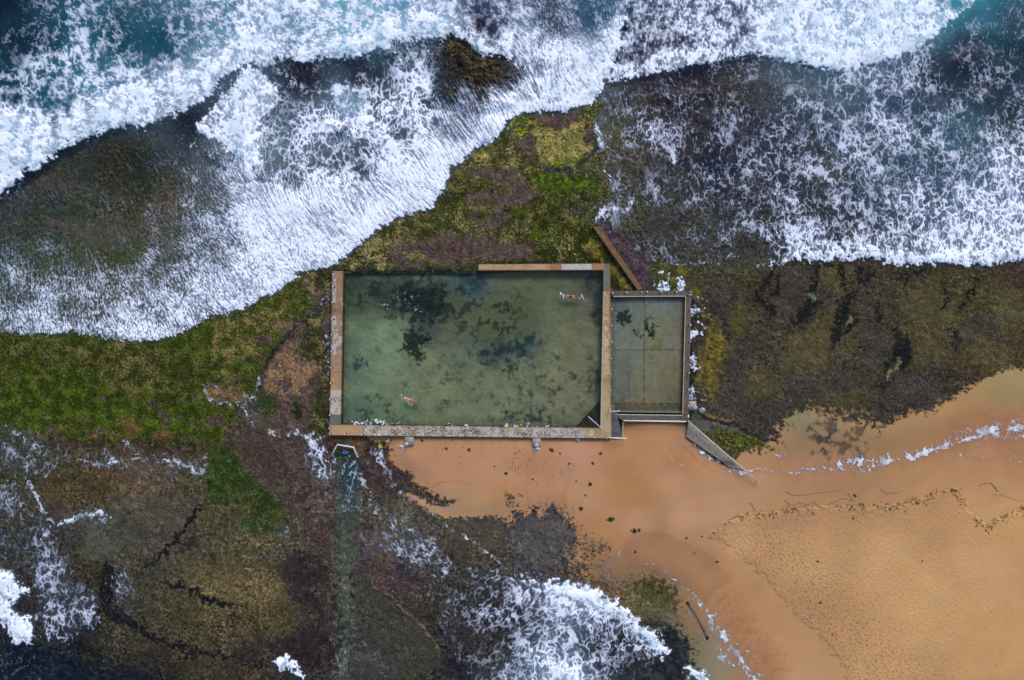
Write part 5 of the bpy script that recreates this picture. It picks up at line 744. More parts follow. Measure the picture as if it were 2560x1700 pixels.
for x, y, r_ in ((1487, 790, 10), (1492, 778, 8), (1491, 805, 7), (1488, 950, 14), (1482, 975, 10), (1485, 925, 8), (1392, 895, 9), (1300, 970, 7), (1330, 985, 8), (1385, 975, 8), (1433, 945, 7), (1354, 1050, 10), (1330, 1045, 14), (1300, 1035, 12), (1280, 1040, 10), (1375, 1055, 8), (1350, 1025, 6), (915, 1035, 12)):
    ppatch(PF, blob(x, y, r_, r_ * .9), ['#3a4142', ('#2d3436', c_, .5, .7)], 9, 8, 12, .7)
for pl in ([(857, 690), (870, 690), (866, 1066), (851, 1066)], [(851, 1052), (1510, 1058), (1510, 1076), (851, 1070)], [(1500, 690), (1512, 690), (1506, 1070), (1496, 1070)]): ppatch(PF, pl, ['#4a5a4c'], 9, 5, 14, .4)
fl_mat = painted_mat('pool_bed', .16, 8, .85, .1, .2, .02)
MAIN = [(851, 671), (1511, 668), (1504, 1076), (848, 1070)]
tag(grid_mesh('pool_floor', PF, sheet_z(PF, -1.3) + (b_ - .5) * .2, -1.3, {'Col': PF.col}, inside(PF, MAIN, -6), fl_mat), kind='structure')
# --- second pool floor
QF = Field(1522, 732, 1722, 1044, 1.6)
qa = QF.noise(16, 211, 5, .62); qc = QF.noise(5, 212, 3); qb = QF.noise(50, 213, 4)
QF.col[:] = QF.idw(H3([(1540, 750, '#4d5e55'), (1600, 760, '#5f7368'), (1650, 760, '#667870'), (1700, 750, '#5a665a'), (1560, 800, '#5a6b60'), (1650, 810, '#686f58'), (1700, 820, '#606855'), (1560, 850, '#64766c'), (1640, 850, '#6e7a66'), (1700, 860, '#69735f'), (1550, 920, '#5a6a60'), (1620, 930, '#6a745f'), (1690, 930, '#666a52'), (1550, 990, '#55645c'), (1620, 990, '#666c56'), (1690, 990, '#5a5e4a'), (1600, 1020, '#6f6f54')]), 3, 18) * np.array([2.45, 1.80, 1.72], np.float32)
QF.col *= (1 + (qa - .5) * .3 + (qc - .5) * .2)[..., None]
def qp(*a, **k): ppatch(QF, *a, **k)
qp([(1544, 782), (1555, 776), (1572, 778), (1578, 790), (1574, 808), (1556, 812), (1546, 806), (1540, 792)], ['#3c413e', ('#2f3334', qc, .5, .7)], 3, 5, 10)
qp([(1617, 800), (1625, 802), (1632, 818), (1640, 832), (1632, 846), (1622, 838), (1616, 815)], ['#2b3a16', ('#1c260f', qc, .5, .7), ('#46532a', qa, .55, .75)], 3, 7, 10)
qp([(1585, 828), (1610, 838), (1606, 842), (1588, 838)], ['#2f3e1c'], 3, 6, 10, .8); qp([(1624, 798), (1612, 800), (1615, 808)], ['#55582a'], 3, 5, 10)
qp([(1622, 860), (1640, 850), (1662, 842), (1660, 862), (1640, 875), (1628, 872)], ['#8a8a58', ('#777a50', qc, .5, .7)], 7, 9, 12, .8); qp(blob(1643, 866, 9, 6), ['#93853a'], 3, 5, 10, .8); qp(blob(1626, 892, 5, 8), ['#85875c'], 3, 5, 10, .8)
qp([(1658, 935), (1672, 938), (1690, 950), (1684, 958), (1660, 952)], ['#9a9a66', ('#85865a', qc, .5, .7)], 3, 6, 10, .9)
for x, y in ((1629, 937), (1630, 948), (1615, 942), (1600, 952), (1602, 972), (1545, 994), (1627, 905)): qp(blob(x, y, 2.4, 4.5), ['#93945f'], 2, 3, 8, .8)
qp([(1548, 995), (1562, 990), (1566, 1005), (1552, 1008)], ['#8a6a40'], 4, 5, 10, .8)
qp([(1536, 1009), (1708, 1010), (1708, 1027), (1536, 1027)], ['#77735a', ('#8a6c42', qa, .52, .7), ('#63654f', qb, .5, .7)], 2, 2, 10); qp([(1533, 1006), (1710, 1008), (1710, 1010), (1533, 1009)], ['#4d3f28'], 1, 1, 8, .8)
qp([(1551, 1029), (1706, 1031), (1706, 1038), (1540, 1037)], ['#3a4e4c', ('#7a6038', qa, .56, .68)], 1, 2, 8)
for ln in ([(1612, 742), (1609, 1008)], [(1533, 875), (1712, 875)], [(1570, 880), (1573, 1000)]):
    sl, m = QF.line(ln, 1.0 if ln[0][0] != 1570 else .5, .9, .4, taper=False); QF.lay(sl, m, ['#39443f'], .8)
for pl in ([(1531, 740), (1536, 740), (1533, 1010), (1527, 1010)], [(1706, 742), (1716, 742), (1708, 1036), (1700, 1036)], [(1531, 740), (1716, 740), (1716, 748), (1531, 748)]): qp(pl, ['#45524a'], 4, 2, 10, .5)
SECOND = [(1528, 737), (1718, 737), (1710, 1040), (1524, 1040)]
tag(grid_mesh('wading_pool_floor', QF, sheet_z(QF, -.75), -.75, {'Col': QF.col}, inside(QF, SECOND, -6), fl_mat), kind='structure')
# --- water sheets
clear_mat = water_mat('pool_water_surface', clear=True)
def water_sheet(name, F, poly, z, foam):
    D = np.zeros(F.X.shape, np.float32)
    for kind, pts, w, amt in foam:
        sl, m = (F.line(pts, w, 1.6, 2.2, 8) if kind == 'l' else F.mask(pts, 3, 5, 9))
        if sl: D[sl] = np.maximum(D[sl], m * amt)
    f1 = F.noise(3.4, 221, 3, .6); f2 = F.noise(9, 222, 4, .6); Pq = equalise(f1 + f2)
    Gq = np.where(D < .01, -1.2, (Pq - (1 - D)) * 1.3).astype(np.float32); o = np.ones(F.X.shape, np.float32)
    vec = o[..., None] * np.ones(3, np.float32)
    return tag(grid_mesh(name, F, sheet_z(F, z) + (F.noise(30, 223, 3) - .5) * .02, z, {'g': Gq, 'W': o * 0, 'fw': o * .25, 'fop': o * .9, 'wcol': vec * lin('#8fa08c'), 'fcol': vec * lin('#dfe4ee')}, inside(F, poly, -8), clear_mat), kind='structure')
WF = Field(838, 664, 1522, 1080, 1.6)
water_sheet('pool_water', WF, MAIN, -.20, [('p', blob(889, 1057, 12, 4), 0, .85), ('p', blob(922, 1057, 11, 4), 0, .7), ('p', blob(950, 1057, 15, 5), 0, .85), ('l', [(965, 1060), (1010, 1062)], 1.2, .4), ('p', blob(1303, 1066, 24, 2.2), 0, .75), ('p', blob(1272, 1065, 9, 2.5), 0, .7), ('l', [(1345, 1067), (1375, 1067)], 2, .5), ('p', blob(1372, 1066, 5, 3), 0, .5), ('p', blob(1165, 1064, 8, 2), 0, .5), ('l', [(1120, 1062), (1130, 1063)], 1.5, .4),
 ('p', blob(1013, 993, 5, 4), 0, .6), ('p', blob(1009, 998, 5, 6), 0, .3), ('p', blob(1034, 993, 6, 4), 0, .28), ('p', blob(1028, 1008, 7, 4), 0, .14), ('p', blob(1048, 1003, 10, 6), 0, .15), ('p', blob(945, 1001, 5, 3), 0, .2),
 ('p', blob(1404, 739.5, 3.6, 2.4), 0, .8), ('p', blob(1411, 742, 4, 2.5), 0, .25), ('p', blob(1414, 736.5, 2.5, 1.6), 0, .6), ('p', blob(1451.5, 746.5, 4, 3), 0, .75), ('p', blob(1463, 743, 7, 7), 0, .1), ('p', blob(1425, 748, 9, 2), 0, .1),
 ('p', blob(960, 765, 14, 6, 20), 0, .2), ('p', blob(1050, 770, 14, 6), 0, .18), ('p', blob(910, 796, 12, 3), 0, .18), ('p', blob(1020, 745, 30, 20), 0, .05)])
WQ = Field(1522, 732, 1722, 1044, 1.6)
water_sheet('wading_pool_water', WQ, SECOND, -.22, [('p', blob(1620, 750, 30, 4), 0, .04)])

# --- concrete walls: painted top, real sides
def wall_mesh(name, corners, ztop, zbot, colfn, mat, bev=.05, step=1.8, parent=None):
    """corners TL,TR,BR,BL in photo pixels; the top is a fine grid carrying its own paint, the sides go down to zbot"""
    tl, tr, br, bl = [np.array(c, np.float32) for c in corners]
    nu = max(3, int(max(np.linalg.norm(tr - tl), np.linalg.norm(br - bl)) / step)); nv = max(3, int(max(np.linalg.norm(bl - tl), np.linalg.norm(br - tr)) / step))
    u = np.linspace(0, 1, nu + 1)[None, :, None]; v = np.linspace(0, 1, nv + 1)[:, None, None]
    p = (tl * (1 - u) + tr * u) * (1 - v) + (bl * (1 - u) + br * u) * v
    class A: pass
    F = A(); F.X = p[..., 0].astype(np.float32); F.Y = p[..., 1].astype(np.float32)
    def noise(sc_, seed, octv=4, gain=.55, ax=1, ay=1): n = fbm(F.X / sc_ / ax, F.Y / sc_ / ay, seed, octv, gain); return n * .8 + .5
    F.noise = noise; F.U = np.broadcast_to(u[..., 0], F.X.shape); F.V = np.broadcast_to(v[..., 0], F.X.shape)
    col = colfn(F)
    k = S * (1 - ztop / H); top = np.stack([(F.X - 1280) * k, (850 - F.Y) * k, ztop + (noise(14, 9) - .5) * .03], -1)
    verts = top.reshape(-1, 3).tolist(); cols = col.reshape(-1, 3).tolist(); W_ = nu + 1
    faces = [(j * W_ + i, (j + 1) * W_ + i, (j + 1) * W_ + i + 1, j * W_ + i + 1) for j in range(nv) for i in range(nu)]
    ring = [i for i in range(nu + 1)] + [j * W_ + nu for j in range(1, nv + 1)] + [nv * W_ + i for i in range(nu - 1, -1, -1)] + [j * W_ for j in range(nv - 1, 0, -1)]
    cen = top.reshape(-1, 3).mean(0); n0 = len(verts); n = len(ring)
    for lev, dz, out in ((0, -bev, bev), (1, zbot - ztop, bev)):
        for r in ring:
            x, y, z = verts[r]; d = [0, 0]
            i, j = r % W_, r // W_
            ex = (tr - tl) / np.linalg.norm(tr - tl); ey = (bl - tl) / np.linalg.norm(bl - tl)
            if i == 0: d[0] -= ex[0] * out; d[1] += ex[1] * out
            if i == nu: d[0] += ex[0] * out; d[1] -= ex[1] * out
            if j == 0: d[0] -= ey[0] * out; d[1] += ey[1] * out
            if j == nv: d[0] += ey[0] * out; d[1] -= ey[1] * out
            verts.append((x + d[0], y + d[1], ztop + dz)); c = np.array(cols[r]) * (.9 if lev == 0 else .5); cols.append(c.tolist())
    for q in range(n):
        b = (q + 1) % n
        faces.append((ring[q], ring[b], n0 + b, n0 + q)); faces.append((n0 + q, n0 + b, n0 + n + b, n0 + n + q))
    me = bpy.data.meshes.new(name); me.from_pydata(verts, [], faces); me.materials.append(mat)
    at = me.attributes.new('Col', 'FLOAT_COLOR', 'POINT'); at.data.foreach_set('color', np.concatenate([np.array(cols, np.float32), np.ones((len(cols), 1), np.float32)], 1).ravel())
    me.validate(); return link(bpy.data.objects.new(name, me), parent)
con_mat = painted_mat('worn_concrete', .12, 10, .8, .2, .25, .015)
def blend(c, col, k): return c + (lin(col) - c) * k[..., None]
def base(F, col, a=.22):
    c = np.zeros(F.X.shape + (3,), np.float32) + lin(col); return c * (1 + (F.noise(12, 1) - .5) * a * 2 + (F.noise(3.5, 2, 3) - .5) * a)[..., None]
def box01(v, a, b, s=1.2): return sstep(a - s, a + s, v) * sstep(b + s, b - s, v)
def joints(c, v, at, col='#4d3722', w=.9, k=.8):
    for a in at: c = blend(c, col, np.clip(1 - np.abs(v - a) / w, 0, 1) * k)
    return c
def f_west(F):
    c = base(F, '#94755a', .2); c = blend(c, '#ab8460', box01(F.Y, 925, 985) * .6)
    fl = F.noise(6, 3, 5, .7) * .6 + F.noise(22, 4, 3) * .4
    k = sstep(.47, .55, fl + .10 * np.cos((F.U - .25) * 6.3) - .02) * np.maximum.reduce([box01(F.Y, 684, 757) * (F.U < .36), box01(F.Y, 740, 765) * (F.U > .8), box01(F.Y, 790, 889), box01(F.Y, 800, 830) * .9])
    c = blend(c, '#b4ada2', k * .95)
    c = blend(c, '#b89a72', box01(F.Y, 888, 930) * .2); c = blend(c, '#b5aca0', box01(F.Y, 975, 1036) * sstep(.3, .42, fl)); c = blend(c, '#5f6460', box01(F.Y, 1038, 1070) * .9)
    crack = np.abs(F.U - (.25 + .45 * sstep(955, 1018, F.Y) + (F.noise(9, 8) - .5) * .3)); c = blend(c, '#d0a05e', sstep(.07, .03, crack) * box01(F.Y, 945, 1020) * .8)
    c = blend(c, '#5e3d22', box01(F.Y, 770, 785, 6) * .35); c = blend(c, '#6a4427', sstep(.10, .02, F.U) * .6 + sstep(.93, .985, F.U) * .5)
    return joints(c, F.Y, (772, 886, 930, 1037), k=.6)
def f_south(F):
    c = base(F, '#b6aa9a', .16); sp = F.noise(4.2, 5, 4, .7); pat = F.noise(26, 6, 3)
    c = blend(c, '#5d4026', sstep(.56, .66, sp * .6 + pat * .4 + .04 * (np.abs(F.V - .5) < .25)) * .85)
    c = blend(c, '#6b5334', box01(F.X, 1005, 1045, 8) * sstep(.4, .56, sp) * .8); c = blend(c, '#b9935c', box01(F.X, 1262, 1282, 6) * .5 * (F.V < .5) + box01(F.X, 1292, 1306, 5) * .5 * (F.V < .5))
    c = blend(c, '#b58d66', box01(F.X, 800, 908) * .97); c = blend(c, '#a98a60', sstep(1445, 1485, F.X + (F.noise(10, 7) - .5) * 20) * .95); c = blend(c, '#cdbf9a', box01(F.X, 1476, 1484, 3) * box01(F.V, .15, .8, .1) * .7)
    c = blend(c, '#4d3826', sstep(.94, .99, F.V) * .7 + sstep(.05, .01, F.V) * .6); k = (F.noise(8, 30) - .5) * .12
    c = joints(c, F.X + (F.noise(4, 11) - .5) * 5, (908, 960, 1035, 1112, 1162, 1214, 1285, 1331, 1375, 1408), k=.75)
    c = joints(c, F.X + (F.noise(4, 11) - .5) * 4, (1162,), w=3, k=.8); return blend(c, '#5c4128', box01(F.V, .42, .47, .02) * box01(F.X, 915, 985, 4) * sstep(.4, .5, sp) * .7)
def f_div(F):
    c = base(F, '#a3835c', .2); fl = F.noise(9, 13, 5, .68); c = blend(c, '#b99e78', sstep(800, 850, F.Y) * sstep(950, 930, F.Y) * sstep(.40, .52, fl + .06)); c = blend(c, '#c9ae84', sstep(.60, .7, fl) * box01(F.V * 0 + F.Y, 728, 870) * box01(F.U, .2, .7, .1))
    c = blend(c, '#b39a74', sstep(950, 985, F.Y) * .8); c = blend(c, '#8f6238', sstep(.86, .95, F.U + (F.noise(8, 14) - .5) * .12) * .7 * sstep(1060, 1000, F.Y)); c = blend(c, '#b8b2a8', sstep(.09, .04, F.U) * .6)
    return joints(c, F.Y, (948, 1036, 1082), k=.5)
def f_north(F):
    c = base(F, '#a58666', .22); c = blend(c, '#c8a06e', sstep(.5, .66, F.noise(2.6, 15, 3)) * .5 * (F.X < 1376)); c = blend(c, '#92633c', box01(F.X, 1376, 1404) * .7); c = blend(c, '#9c6a42', sstep(1478, 1481, F.X) * .6)
    c = blend(c, '#5b4530', sstep(.92, .99, F.V) * .5 + sstep(.06, .0, F.V) * .4); return joints(c, F.X, (1376, 1404, 1479), k=.4)
def f_grey(F):
    c = base(F, '#6f685c', .16); return blend(c, '#8a857a', sstep(.12, .05, F.U) * .7)
def f_dark(tone):
    def f(F):
        c = base(F, tone, .16); c = blend(c, '#7a6a58', sstep(.55, .7, F.noise(7, 17, 4, .6)) * .35); c = blend(c, '#6b4a2e', sstep(.62, .75, F.noise(5, 18, 4, .6)) * .4); return blend(c, '#3e3834', sstep(.6, .75, F.noise(18, 19)) * .4)
    return f
def wall(name, label, corners, ztop, zbot, fn, **k): return tag(wall_mesh(name, corners, ztop, zbot, fn, con_mat, **k), label, 'pool wall')
wall('pool_wall', 'tan concrete pool wall with flaking white paint beside the reef', [(831, 679), (857, 679), (851, 1062), (824, 1062)], 0, -1.7, f_west)
wall('pool_wall', 'long pale pool wall with peeling white paint along the sand', [(824, 1062.6), (1501.5, 1071), (1527, 1096), (824, 1088)], .003, -1.7, f_south)
wall('pool_wall', 'tan walkway wall dividing the big pool from the small pool', [(1509, 728), (1525, 728), (1527, 1095.5), (1502, 1070.4)], .006, -1.7, f_div)
nw = wall('pool_wall', 'sandstone coloured seaward pool wall with one white painted section', [(1198, 662), (1509, 660), (1509, 674.5), (1197, 675)], .05, -1.7, f_north, bev=.07)
def f_white(F):
    c = base(F, '#b9b4aa', .12); return blend(c, '#8a7a66', sstep(.62, .74, F.noise(4, 21, 4, .6)) * .5)
wall_mesh('white_panel', [(1404, 661.2), (1479, 660.8), (1479, 673.8), (1404, 674)], .065, .03, f_white, con_mat, bev=.02, parent=nw)
wall('pool_wall', 'short grey concrete wall between the sandstone wall and the tan walkway', [(1509.6, 660), (1524, 660), (1525, 727.4), (1510, 727.4)], .02, -1.7, f_grey)
def coping(parent, a, b, w, zt, col='#b8a78c'):
    d = np.array(b, float) - np.array(a, float); d /= np.linalg.norm(d); n = np.array([-d[1], d[0]]) * w
    return wall_mesh('coping', [tuple(np.array(a) - n), tuple(np.array(b) - n), tuple(np.array(b) + n), tuple(np.array(a) + n)], zt, zt - .05, lambda F: base(F, col, .12), con_mat, bev=.01, parent=parent)
w = wall('wading_pool_wall', 'dark grey wall across the seaward end of the small pool', [(1525.6, 728), (1728, 728), (1714, 741), (1533, 742)], -.02, -1.3, f_dark('#5d5750')); coping(w, (1534, 741.3), (1713, 740.3), .8, 0)
w = wall('wading_pool_wall', 'brown stained side wall of the small pool with water spilling over', [(1714.8, 741.3), (1728, 728.8), (1721, 1036), (1706.5, 1036)], -.017, -1.3, f_dark('#65574b')); coping(w, (1714.2, 742), (1706.6, 1035), .8, 0, '#b39f80')
w = wall('wading_pool_wall', 'grey walkway wall between the small pool and the beach', [(1540, 1036.6), (1721, 1038.5), (1719, 1054), (1558, 1054)], -.014, -1.3, f_dark('#5c5650')); coping(w, (1540, 1036.4), (1706, 1038.4), .7, .004, '#c2b8a4')
w = wall('concrete_ramp', 'dark grey L shaped concrete entry path beside the tan walkway', [(1528.2, 1029), (1539.4, 1029), (1557, 1093.5), (1527.6, 1093)], -.03, -1.3, f_dark('#575358')); w['category'] = 'concrete path'
coping(w, (1558, 1056), (1556.5, 1092), 1.3, .06, '#b5a386')
st_ = wall('underwater_step', 'narrow pale edged step under the water at the beach end of the small pool', [(1551, 1027.5), (1706, 1029.5), (1706, 1032), (1551, 1030)], -.30, -.74, lambda F: base(F, '#a3a78c', .2), bev=.02); st_['category'] = 'pool step'
# corner steps of the main pool
pts = [((1437, 1069.5), (1501, 1000)), ((1458, 1069.8), (1501, 1022)), ((1474, 1070), (1501.5, 1040)), ((1487, 1070.2), (1501.5, 1053))]
root = thing('corner_steps', 'dark triangular steps in the corner of the big pool', 'pool steps', px(1490, 1060, -.9))
for i, (a, b) in enumerate(pts):
    z = -1.15 + .24 * i; bm = bmesh.new(); c = (1502, 1071)
    t = [bm.verts.new(px(*p, z) - root.location) for p in (a, c, b)]; u = [bm.verts.new(px(*p, -1.62) - root.location) for p in (a, c, b)]
    bm.faces.new(t); bm.faces.new(u[::-1])
    for k in range(3): bm.faces.new((t[k], u[k], u[(k + 1) % 3], t[(k + 1) % 3]))
    bmesh.ops.recalc_face_normals(bm, faces=bm.faces); me = bpy.data.meshes.new('step'); bm.to_mesh(me); bm.free(); me.materials.append(STEP_MAT if i else globals().setdefault('STEP_MAT', plain_mat('weedy_step', '#4a4834', .8, .1, .3, 6)))
    link(bpy.data.objects.new('step', me), root)
# diagonal retaining wall on the reef, sloping ramp on the beach
w = wall('retaining_wall', 'low brown diagonal wall crossing the reef behind the small pool', [(1484, 568), (1500, 566), (1607, 722), (1596, 727)], -.25, -1.2, lambda F: blend(blend(base(F, '#6f5138', .22), '#8a6a48', sstep(.52, .7, F.noise(5, 23, 4, .6)) * .6), '#3d3020', sstep(.86, .97, F.U) * .5), bev=.05); w['category'] = 'retaining wall'
def ramp_mesh():
    def f(F):
        c = base(F, '#857a6c', .18); c = blend(c, '#9a8f80', sstep(.5, .7, F.noise(9, 24)) * .5); c = blend(c, '#8f6a3e', sstep(.1, .03, F.V) * .0 + sstep(.9, .98, F.V) * .6); c = blend(c, '#3b372f', box01(F.U, .80, .93, .03) * sstep(.1, .3, F.V) * .6); return c
    o = wall_mesh('concrete_ramp', [(1722, 1054), (1864, 1176), (1822, 1166), (1716, 1092)], -.25, -1.3, f, con_mat, bev=.03)
    return tag(o, 'wide grey concrete ramp running down to the shallows under a long handrail', 'concrete ramp')
ramp_mesh()
# ================================================================== OBJECTS
def gz(x, y):
    i = int(np.clip((x - G.x0) / G.st, 0, G.nx - 1)); j = int(np.clip((y - G.y0) / G.st, 0, G.ny - 1)); return float(T[j, i])
def obj(name, bm, mat, parent=None, smooth=True, loc=None):
    bmesh.ops.recalc_face_normals(bm, faces=bm.faces)
    me = bpy.data.meshes.new(name); bm.to_mesh(me); bm.free()
    if smooth:
        for p in me.polygons: p.use_smooth = True
    me.materials.append(mat); o = bpy.data.objects.new(name, me)
    if loc is not None: o.location = loc
    return link(o, parent)
def tube(bm, pts, r, n=8, r2=None, caps=True):
    pts = [Vector(p) for p in pts]; rings = []
    for i, p in enumerate(pts):
        a = pts[max(i - 1, 0)]; b = pts[min(i + 1, len(pts) - 1)]; d = (b - a).normalized()
        up = Vector((0, 0, 1)) if abs(d.z) < .95 else Vector((1, 0, 0)); s = d.cross(up).normalized(); t = s.cross(d)
        rr = r if r2 is None else r + (r2 - r) * i / (len(pts) - 1)
        if isinstance(r, (list, tuple)): rr = r[i]
        rings.append([bm.verts.new(p + (s * math.cos(q) + t * math.sin(q)) * rr) for q in (2 * math.pi * k / n for k in range(n))])
    for a, b in zip(rings, rings[1:]):
        for k in range(n): bm.faces.new((a[k], a[(k + 1) % n], b[(k + 1) % n], b[k]))
    if caps: bm.faces.new(rings[0]); bm.faces.new(rings[-1][::-1])
    return rings
def box(bm, x0, x1, y0, y1, z0, z1, bev=.01):
    v = [bm.verts.new((x, y, z)) for z in (z0, z1) for y in (y0, y1) for x in (x0, x1)]
    fs = [bm.faces.new([v[i] for i in q]) for q in ((0, 1, 3, 2), (4, 6, 7, 5), (0, 4, 5, 1), (2, 3, 7, 6), (0, 2, 6, 4), (1, 5, 7, 3))]
    if bev: bmesh.ops.bevel(bm, geom=list({e for f in fs for e in f.edges}), offset=bev, segments=2, affect='EDGES')
def ball(bm, c, rx, ry=None, rz=None, seg=14):
    r = bmesh.ops.create_uvsphere(bm, u_segments=seg, v_segments=seg // 2 + 2, radius=1.0)
    for v in r['verts']: v.co = Vector((c[0] + v.co.x * rx, c[1] + v.co.y * (ry or rx), c[2] + v.co.z * (rz or rx)))
def torus(bm, c, R_, r, n=28, m=10, sx=1, sy=1):
    g = [[bm.verts.new((c[0] + sx * (R_ + r * math.cos(b)) * math.cos(a), c[1] + sy * (R_ + r * math.cos(b)) * math.sin(a), c[2] + r * math.sin(b))) for b in (2 * math.pi * j / m for j in range(m))] for a in (2 * math.pi * i / n for i in range(n))]
    for i in range(n):
        for j in range(m): bm.faces.new((g[i][j], g[(i + 1) % n][j], g[(i + 1) % n][(j + 1) % m], g[i][(j + 1) % m]))
def dup(o, loc=None, rz=None, sc_=None, parent=None):
    c = o.copy(); sc.collection.objects.link(c); c.parent = parent
    if loc is not None: c.location = loc
    if rz is not None: c.rotation_euler = (0, 0, rz)
    if sc_ is not None: c.scale = (sc_,) * 3
    for ch in list(o.children): dup(ch, parent=c)
    return c
M = {'rail': plain_mat('white_rail_paint', '#d6d4d4', .4, .4, .06), 'post': plain_mat('weathered_post', '#4a4038', .6, .3), 'cap': plain_mat('white_cap', '#e6e2e0', .4, .4, .04),
     'steel': plain_mat('galvanised_steel', '#7d7f88', .4, .5, .1), 'pad': plain_mat('pad_concrete', '#a89e98', .85, .15, .14, 14, c2='#8a8078'), 'glass': plain_mat('panel_glass', '#8fa0ae', .15, .6, .25, 5), 'white': plain_mat('white_plastic', '#e9e8ea', .4, .4, .04), 'rust': plain_mat('rusty_bolt', '#7a4f2e', .8, .2, .2, 20),
     'skin': plain_mat('tanned_skin', '#c08468', .5, .3, .08, 12), 'skin2': plain_mat('fair_skin', '#cf8f78', .5, .3, .10, 12), 'navy': plain_mat('navy_fabric', '#10142c', .7, .2, .1), 'red': plain_mat('red_strap', '#a83a3c', .6, .2), 'capw': plain_mat('white_swim_cap', '#dfe2ea', .4, .4, .04), 'capb': plain_mat('blue_cap', '#31507a', .5, .4, .05), 'hair': plain_mat('dark_hair', '#1c1613', .6, .3, .2, 30),
     'black': plain_mat('black_neoprene', '#14141a', .65, .25), 'green': plain_mat('lime_panel', '#6db33a', .6, .25), 'yellow': plain_mat('yellow_vinyl', '#e3d61c', .35, .45, .06), 'blue': plain_mat('blue_vinyl', '#1f74c8', .35, .45, .08), 'dkblue': plain_mat('deep_blue_vinyl', '#15438c', .4, .4, .08), 'redv': plain_mat('dark_red_vinyl', '#6a1f1a', .4, .4, .15), 'orange': plain_mat('orange_vinyl', '#c4632c', .4, .4),
     'weed': plain_mat('dark_kelp', '#241c10', .5, .35, .3, 18, c2='#3a3216'), 'weed2': plain_mat('green_weed', '#3e3f14', .5, .3, .3, 18, c2='#5a4a1c'), 'wood': plain_mat('waterlogged_wood', '#6b675a', .8, .2, .25, 4, c2='#3e3c34', bstr=.5), 'endw': plain_mat('black_wood_end', '#15120e', .9, .1), 'stone': plain_mat('dark_boulder', '#1d1a19', .8, .2, .2, 6), 'gull': plain_mat('white_feathers', '#e2dad8', .7, .2, .05), 'gullw': plain_mat('grey_feathers', '#8d8a92', .7, .2, .08), 'beak': plain_mat('red_beak', '#9a4a30', .5, .3), 'shell': plain_mat('pale_shell', '#d2c6b6', .5, .3)}
ORD = ['first', 'second', 'third', 'fourth', 'fifth', 'sixth', 'seventh', 'eighth', 'ninth', 'tenth', 'eleventh', 'twelfth', 'thirteenth', 'fourteenth', 'fifteenth', 'sixteenth', 'seventeenth', 'eighteenth', 'nineteenth', 'twentieth']
# --- white capped posts along the walls
PH = .78
proto = thing('chain_post', 'x', 'post', (0, 0, 0), 'white capped posts along the pool walls')
bm = bmesh.new(); tube(bm, [(0, 0, 0), (0, 0, PH - .05)], .035, 8); obj('post_shaft', bm, M['post'], proto)
bm = bmesh.new(); tube(bm, [(0, 0, 0), (0, 0, .03)], .09, 10); obj('base_plate', bm, M['rust'], proto)
bm = bmesh.new(); ball(bm, (0, 0, PH - .01), .078, seg=10); obj('cap', bm, M['cap'], proto)
rows_ = [('white capped post on the tan left pool wall, {} from the sea end', [(833, 686), (832, 717), (831, 756), (830, 797), (829, 837), (828, 879), (827, 919), (826, 958), (824.5, 998), (824, 1038), (823, 1071)]),
 ('white capped post on the long wall beside the sand, {} from the reef end', [(824, 1085), (862, 1086), (905, 1087), (940, 1088), (982, 1086.5), (1020, 1087), (1059, 1088), (1097, 1088.6), (1136, 1089), (1174, 1089.4), (1213, 1090), (1252, 1090.3), (1291, 1091), (1329, 1092), (1368, 1092.6), (1408, 1093), (1446, 1093), (1485, 1094), (1517, 1095)]),
 ('white capped post on the tan walkway between the pools, {} from the sea end', [(1530, 773), (1529, 814), (1528.6, 855), (1528, 896), (1527, 936), (1526, 976), (1525, 1021)]),
 ('white capped post on the seaward wall of the small pool, {} from the walkway', [(1532, 733), (1567, 731), (1604, 730), (1618, 730), (1654, 730), (1692, 730)]),
 ('white capped post on the spilling small pool wall, {} from the sea end', [(1728, 730.5), (1724, 737), (1727, 774), (1726.3, 814), (1726, 854), (1724.5, 895), (1723.5, 932), (1722.5, 974), (1721.4, 1015), (1721, 1052)])]
first = True
for lab, pts in rows_:
    for i, (x, y) in enumerate(pts):
        p = px(x, y, PH); o = proto if first else dup(proto); first = False
        o.location = (p.x, p.y, 0.0); o['label'] = lab.format(ORD[i])
# --- handrails
def rail(label, pts, heights, r, posts, foot, cat='handrail'):
    """pts in photo pixels as seen at the top rail; foot = z of the ground"""
    w = [px(x, y, heights[0]) for x, y in pts]; root = thing('handrail', label, cat, (w[0].x, w[0].y, foot)); L = root.location
    for h in heights:
        bm = bmesh.new(); tube(bm, [Vector((p.x, p.y, h)) - L for p in w], r, 8); obj('rail', bm, M['rail'], root)
    for f in posts:
        t = f * (len(w) - 1); i = min(int(t), len(w) - 2); q = w[i].lerp(w[i + 1], t - i)
        bm = bmesh.new(); tube(bm, [Vector((q.x, q.y, foot)) - L, Vector((q.x, q.y, heights[0])) - L], r * .8, 8); obj('post', bm, M['rail'], root)
        bm = bmesh.new(); tube(bm, [Vector((q.x, q.y, foot - .02)) - L, Vector((q.x, q.y, foot + .03)) - L], .09, 10); obj('flange', bm, M['rust'], root)
    return root
rail('long white pipe handrail along the beach side walkway of the small pool', [(1560, 1052.2), (1716, 1054.4)], [.95, .45], .055, [.02, .2, .4, .6, .8, .98], -.014)
rail('short white handrail over the water beside the grey entry path', [(1523, 1028.3), (1551, 1027.5)], [.9], .05, [.08, .95], -.3)
rail('white handrail across the foot of the grey entry path on the sand', [(1523, 1094.8), (1567, 1096.6)], [.95, .5], .05, [.06, .5, .96], -.45)
rail('white handrail slanting into the corner steps of the big pool', [(1471, 1041.5), (1504, 1071)], [.7], .045, [.05, .95], -.6)
